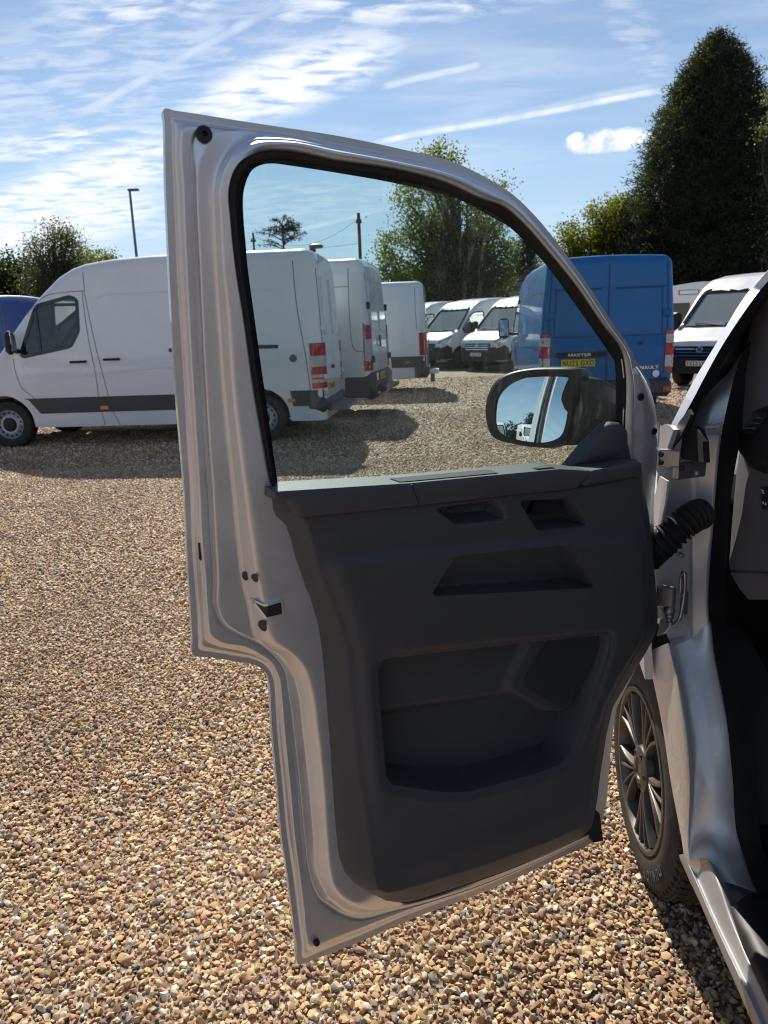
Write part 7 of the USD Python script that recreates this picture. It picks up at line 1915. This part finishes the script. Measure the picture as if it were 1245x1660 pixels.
# hinges, check strap, cable bellows
LVT = {k: v for k, v in zip(((1079, 735), (1079, 748), (1112, 757)), [(1.4901, 0.4620, 1.2870), (1.4872, 0.4620, 1.2713), (1.5395, 0.5200, 1.2489)])}
def LVP(x, y, w):
    u_, w_, z_ = LVT[(x, y)]
    return (u_ - 0.012, w_ - 0.012, z_)
def bar_uwz(p0, p1, w, h):
    """Flat bar between two (u,w,z) points, h high."""
    p0, p1 = np.array(p0, float), np.array(p1, float)
    d = p1 - p0
    L = np.linalg.norm(d[:2])
    m = box(0, 0, 0, L, w, h, 0.003)
    ang = math.atan2(d[1], d[0])
    c, s = math.cos(ang), math.sin(ang)
    R = np.eye(4); R[:2, :2] = [[c, -s], [s, c]]; R[:3, 3] = (p0 + p1) / 2
    m.apply_transform(R)
    m.vertices = van_pt(m.vertices)
    return m


h0, h1, h2, h3 = [(1.5261, 0.4600, 1.2733), (1.5159, 0.5000, 1.2703), (1.5310, 0.4950, 1.2485), (1.5626, 0.5650, 1.2343)]
obj('upper_hinge', cat_(bar_uwz(h0, h1, 0.020, 0.036)), 'bare_steel', own_van, smooth=30)
obj('upper_hinge', cat_(bar_uwz(h2, h3, 0.016, 0.034)), 'bare_steel', own_van, smooth=30)
for (x, y, w_) in ((1079, 735, 0.46), (1079, 748, 0.46), (1112, 757, 0.517)):
    c_ = van_pt(np.array(LVP(x, y, w_)))
    m = trimesh.creation.icosphere(1, 0.0055); m.apply_translation(c_)
    obj('hinge_screw', m, 'dark_metal', own_van, smooth=True)
def ball(p, r):
    m = trimesh.creation.icosphere(2, r); m.apply_translation(van_pt(np.array(p))); return m
hb = [(1.5481, 0.5450, 1.2337)][0]
obj('hinge_bolt', ball(hb, 0.0085), 'bare_steel', own_van, smooth=True)
g0, g1, g2, g3 = [(1.5465, 0.4800, 0.9643), (1.5262, 0.5100, 0.9688), (1.5153, 0.5200, 0.9588), (1.5216, 0.5350, 0.9563)]
obj('lower_hinge', bar_uwz(g0, g1, 0.020, 0.046), 'bare_steel', own_van, smooth=30)
obj('lower_hinge', bar_uwz(g2, g3, 0.012, 0.052), 'bare_steel', own_van, smooth=30)
rod = [(1.5230, 0.5200, 0.9782), (1.5271, 0.5200, 1.0101), (1.5200, 0.5200, 1.0250), (1.5155, 0.5230, 1.0251), (1.5139, 0.5250, 1.0050), (1.5145, 0.5250, 0.9772), (1.5086, 0.5200, 0.9447), (1.5055, 0.5150, 0.9264), (1.5156, 0.5100, 0.9124), (1.5318, 0.5050, 0.9057)]
obj('check_rod', tube(van_pt(spline(rod, 6)), 0.0042, 8), 'bare_steel', own_van, smooth=True)
nb = [(1.5257, 0.5000, 0.9381), (1.5235, 0.5000, 0.9263), (1.5257, 0.5000, 0.9154)]
obj('check_nut', cat_(ball(nb[0], 0.0125), ball(nb[1], 0.0095), ball(nb[2], 0.0075)), 'bare_steel', own_van, smooth=True)
br = [(1.6084, 0.5450, 1.0363)][0]
obj('pillar_bolt', ball(br, 0.007), 'bare_steel', own_van, smooth=True)
def van_patch(pts, thick, mat_, name):
    """Flat plate through picked points, facing the viewer's side, a little thick."""
    P = van_pt(np.array(pts))
    c = P.mean(0)
    u_, s_, vt = np.linalg.svd(P - c)
    ex, ey = vt[0], vt[1]
    n = np.cross(ex, ey)
    if n @ (EYE - c) < 0:
        ey = -ey; n = -n
    p2 = np.stack([(P - c) @ ex, (P - c) @ ey], 1)
    if not Polygon(p2).exterior.is_ccw:
        p2 = p2[::-1]
    m = slab(p2, 0.03, lambda p: c + p[:, :1] * ex + p[:, 1:] * ey, lambda p: c + p[:, :1] * ex + p[:, 1:] * ey - n * thick)
    return obj(name, m, mat_, own_van, smooth=30)
van_patch([(1.5643, 0.4750, 1.2255), (1.5098, 0.4750, 1.2262), (1.5175, 0.4750, 1.1791), (1.5375, 0.4750, 1.1276), (1.5918, 0.4750, 1.1061), (1.5938, 0.4750, 1.1678)], 0.004, 'silver_body', 'wing_return')
van_patch([(1.5325, 0.4850, 0.9170), (1.4752, 0.4850, 0.9309), (1.4809, 0.4850, 0.9174), (1.5063, 0.4850, 0.8939), (1.5550, 0.4850, 0.8670)], 0.004, 'silver_body', 'wing_tongue')
van_patch([(1.6206, 0.4780, 1.3062), (1.5648, 0.4780, 1.3347), (1.5245, 0.4780, 1.3375), (1.4999, 0.4780, 1.3321), (1.5190, 0.4780, 1.3082), (1.5389, 0.4780, 1.2848), (1.6139, 0.4780, 1.2697)], 0.01, 'silver_body', 'wing_top')
van_patch([(1.4517, 0.4880, 1.3774), (1.4364, 0.4880, 1.3698), (1.4597, 0.4880, 1.3457), (1.4877, 0.4880, 1.3200), (1.5475, 0.4880, 1.2857), (1.5635, 0.4880, 1.2831), (1.5365, 0.4880, 1.3129), (1.5039, 0.4880, 1.3460)], 0.006, 'rubber', 'corner_flap')
van_patch([(1.6673, 0.5280, 1.2734), (1.5946, 0.5280, 1.3269), (1.5426, 0.5280, 1.3337), (1.5059, 0.5280, 1.3299), (1.4780, 0.5280, 1.3107), (1.4635, 0.5280, 1.2715), (1.5891, 0.5280, 1.2567), (1.6236, 0.5280, 1.2669)], 0.012, 'seal_rubber', 'pillar_pad')
bel = spline([(1.5735, 0.4600, 1.0416), (1.5615, 0.4750, 1.0661), (1.5431, 0.4950, 1.0959), (1.5391, 0.5200, 1.1250), (1.5485, 0.5450, 1.1396), (1.5664, 0.5700, 1.1426)], 24)
rr = 0.0295 + 0.0042 * np.sin(np.arange(len(bel)) * 2 * np.pi / 8.0)
obj('cable_bellows', tube(van_pt(bel), rr, 22), 'rubber', own_van, smooth=50)

# bonnet, screen, roof and far side: the body the door hangs on, in plain panels
W2 = 2.95                                                      # the far side is the near side's mirror image about w = W2 / 2
def across_van(edge, name, mat_, rise=0.03, n=9):
    e = np.array(edge, float)
    g = []
    for t in np.linspace(0, 1, n):
        p = e.copy()
        p[:, 1] = e[:, 1] + (W2 - 2 * e[:, 1]) * t
        k = math.sin(math.pi * t)
        p[:, 0] += 0.16 * k * (1 if name != 'roof' else 0.2)
        p[:, 2] += rise * k
        g.append(p)
    return obj(name, grid_mesh(van_pt(np.array(g))), mat_, own_van, smooth=50)
across_van([(2.78, 0.60, 0.35), (2.86, 0.57, 0.55), (2.83, 0.56, 0.80), (2.70, 0.56, 0.95), (2.30, 0.54, 1.08), (2.0, 0.51, 1.19), (1.90, 0.51, 1.255)], 'bonnet', 'silver_body')
across_van([(a[0] + 0.035, a[1] + 0.035, a[2] - 0.004) for a in A0[:6]], 'windscreen', 'dark_pane', 0.0)
across_van([(1.18, 0.73, 1.78), (0.98, 0.76, 1.84), (0.6, 0.78, 1.89), (0.2, 0.79, 1.92)], 'roof', 'silver_body', 0.04)
# wing ahead of the door, with the wheel arch cut out
arch = [(1.875 + 0.415 * math.cos(t), 0.345 + 0.415 * math.sin(t)) for t in np.linspace(math.pi * 1.0, 0, 24)]
wing_poly = np.array([(1.668, 0.705), (1.67, 1.0), (1.68, 1.15), (1.80, 1.20), (1.95, 1.15), (2.3, 1.06), (2.68, 0.93), (2.8, 0.80), (2.83, 0.55), (2.76, 0.35), (2.29, 0.345)] + [(u, z) for u, z in arch[::-1] if u > 1.69])
wing_poly = np.array(Polygon(wing_poly).buffer(0).exterior.coords)[:-1]
wy = lambda p: np.interp(p[:, 1], [0.35, 0.5, 0.7, 0.85, 1.05, 1.22], [0.55, 0.53, 0.50, 0.485, 0.485, 0.52]) + 0.05 * np.clip((p[:, 0] - 2.3) / 0.5, 0, 1) ** 2
if Polygon(wing_poly).exterior.is_ccw:
    wing_poly = wing_poly[::-1]
obj('front_wing', slab(wing_poly, 0.05, lambda p: van_pt(np.stack([p[:, 0], wy(p), p[:, 1]], 1)), lambda p: van_pt(np.stack([p[:, 0], wy(p) + 0.02, p[:, 1]], 1))), 'silver_body', own_van, smooth=40)
bk = cat_(box(-1.62, 0.56, 1.12, 3.0, 0.06, 1.55, 0.02), box(-1.5, 1.5, 1.95, 3.4, 1.75, 0.05, 0.02), box(-0.3, 2.42, 1.1, 5.6, 0.05, 1.6, 0.02), box(-3.05, 1.5, 1.1, 0.05, 1.8, 1.6, 0.02), box(-0.6, 1.5, 0.36, 4.8, 1.75, 0.05))
bk.vertices = van_pt(bk.vertices)
obj('rear_body', bk, 'silver_body', own_van)

# front wheel: tyre with blocks and lettering, spoked alloy trim
WC = van_pt(V(1.875, 0.0, 0.328)[None])[0] + WA * 0.562
def wheel_parts(parent, R, width, rim_r, tyre, kind, lettering=None):
    """Wheel about its own y axis, outer face towards -y."""
    w = width
    prof_t = [(rim_r - 0.008, 0.02), (rim_r, 0.004), (rim_r + 0.012, -0.004), (rim_r + (R - rim_r) * 0.45, -0.008), (R - 0.030, 0.002), (R - 0.012, 0.012), (R - 0.002, 0.030), (R, 0.05),
              (R, w - 0.05), (R - 0.012, w - 0.012), (rim_r, w)]
    return prof_t
own_wheel = UsdGeom.Xform.Define(stage, path_for('front_wheel', own_van))
own_wheel_p = own_wheel.GetPrim()
own_van_wheel_xf = (WC, -UA, WA)
R0, RIM = 0.333, 0.222
def W_(m):
    """Wheel frame (x back, y inboard, z up) into the world."""
    return place(m, WC, -UA, WA, ZZ)
obj('tyre', W_(lathe(wheel_parts(None, R0 - 0.006, 0.215, RIM, None, None), 'y', 96)), 'tyre_rubber', own_wheel_p, smooth=40)
blocks = []
for k in range(64):
    a = k * 2 * np.pi / 64
    for j, (y0, wd) in enumerate(((0.020, 0.030), (0.066, 0.030), (0.108, 0.030), (0.150, 0.030))):
        aa = a + (0.5 * 2 * np.pi / 64 if j % 2 else 0)
        b = box(0, 0, 0, 0.025, wd, 0.016, 0.003)
        r_b = R0 - 0.008 if 0 < j else R0 - 0.012
        M = trimesh.transformations.rotation_matrix(0.35 * (1 if j % 2 else -1), [0, 0, 1])
        b.apply_transform(M)
        b.apply_translation([0, y0 + wd / 2, r_b])
        b.apply_transform(trimesh.transformations.rotation_matrix(aa, [0, 1, 0]))
        blocks.append(b)
    b = box(0, 0, 0, 0.016, 0.010, 0.020, 0.002)
    b.apply_translation([0, 0.011, R0 - 0.026])
    b.apply_transform(trimesh.transformations.rotation_matrix(a, [0, 1, 0]))
    blocks.append(b)
tread = obj('tread', W_(cat_(*blocks)), 'tyre_rubber', own_wheel_p)
lets = []
for k, ch in enumerate('DUNLOP'):
    m = flat_text(ch, 0.026, 0.0022, True)
    m = place(m, V(0, -0.0065, RIM + 0.052), V(1, 0, 0), V(0, 0, 1), V(0, -1, 0))
    m.apply_transform(trimesh.transformations.rotation_matrix(2.12 + 0.118 * k, [0, 1, 0]))
    lets.append(m)
obj('tyre_lettering', W_(cat_(*lets)), 'tyre_letter', own_wheel_p)
rimp = [(RIM + 0.004, 0.0), (RIM + 0.002, -0.006), (RIM - 0.010, -0.006), (RIM - 0.016, 0.004), (RIM - 0.024, 0.03), (RIM - 0.03, 0.12)]
obj('rim', W_(lathe(rimp, 'y', 72)), 'alloy', own_wheel_p, smooth=40)
obj('brake_disc', W_(lathe([(0.001, 0.075), (0.14, 0.075), (0.145, 0.08), (0.19, 0.10)], 'y', 40)), 'dark_metal', own_wheel_p, smooth=40)
for k in range(5):
    for off, wdt in ((-0.20, 0.017), (-0.075, 0.012), (0.075, 0.012), (0.20, 0.017)):
        pts_ = []
        for r_, yy in ((0.045, 0.012), (0.09, 0.006), (0.15, 0.003), (0.205, 0.001)):
            a = k * 2 * np.pi / 5 + 0.30 + off * (0.55 + 1.35 * (r_ - 0.045) / 0.16) * 1.0
            pts_.append((r_ * math.sin(a), yy, r_ * math.cos(a)))
        P_ = spline(pts_, 5)
        t_ = np.gradient(P_, axis=0); t_ /= np.linalg.norm(t_, axis=1, keepdims=True)
        side_ = np.cross(t_, V(0, 1, 0))
        wv = np.linspace(wdt * 0.8, wdt * 0.72, len(P_))[:, None] * 0.5
        up_ = V(0, -1, 0) * 0.008
        sec = np.stack([P_ - side_ * wv * 1.25 + V(0, 0.016, 0), P_ - side_ * wv, P_ - side_ * wv * 0.6 + up_ * 0.7, P_ + side_ * wv * 0.6 + up_ * 0.7, P_ + side_ * wv, P_ + side_ * wv * 1.25 + V(0, 0.016, 0)], 1)
        obj('spoke', W_(grid_mesh(sec, flip=True)), 'alloy', own_wheel_p, smooth=30)
obj('hub_cap', W_(lathe([(0.066, 0.02), (0.062, 0.0), (0.050, -0.004), (0.030, -0.006), (0.028, -0.002), (0.001, -0.002)], 'y', 40)), 'alloy', own_wheel_p, smooth=35)
for k in range(5):
    a = k * 2 * np.pi / 5 + 0.3
    m = lathe([(0.008, 0.0), (0.008, -0.0065), (0.006, -0.0068), (0.0005, -0.004)], 'y', 14)
    m.apply_translation([0.046 * math.sin(a), 0, 0.046 * math.cos(a)])
    obj('wheel_nut', W_(m), 'dark_metal', own_wheel_p, smooth=30)
# liner of the wheel arch
lin = []
for t in np.linspace(-0.25, math.pi + 0.25, 30):
    lin.append([(1.875 + 0.40 * math.cos(t), w, 0.345 + 0.40 * math.sin(t)) for w in (0.575, 0.65, 0.8)])
obj('arch_liner', grid_mesh(van_pt(np.array(lin))), 'cabin_dark', own_van, smooth=40)
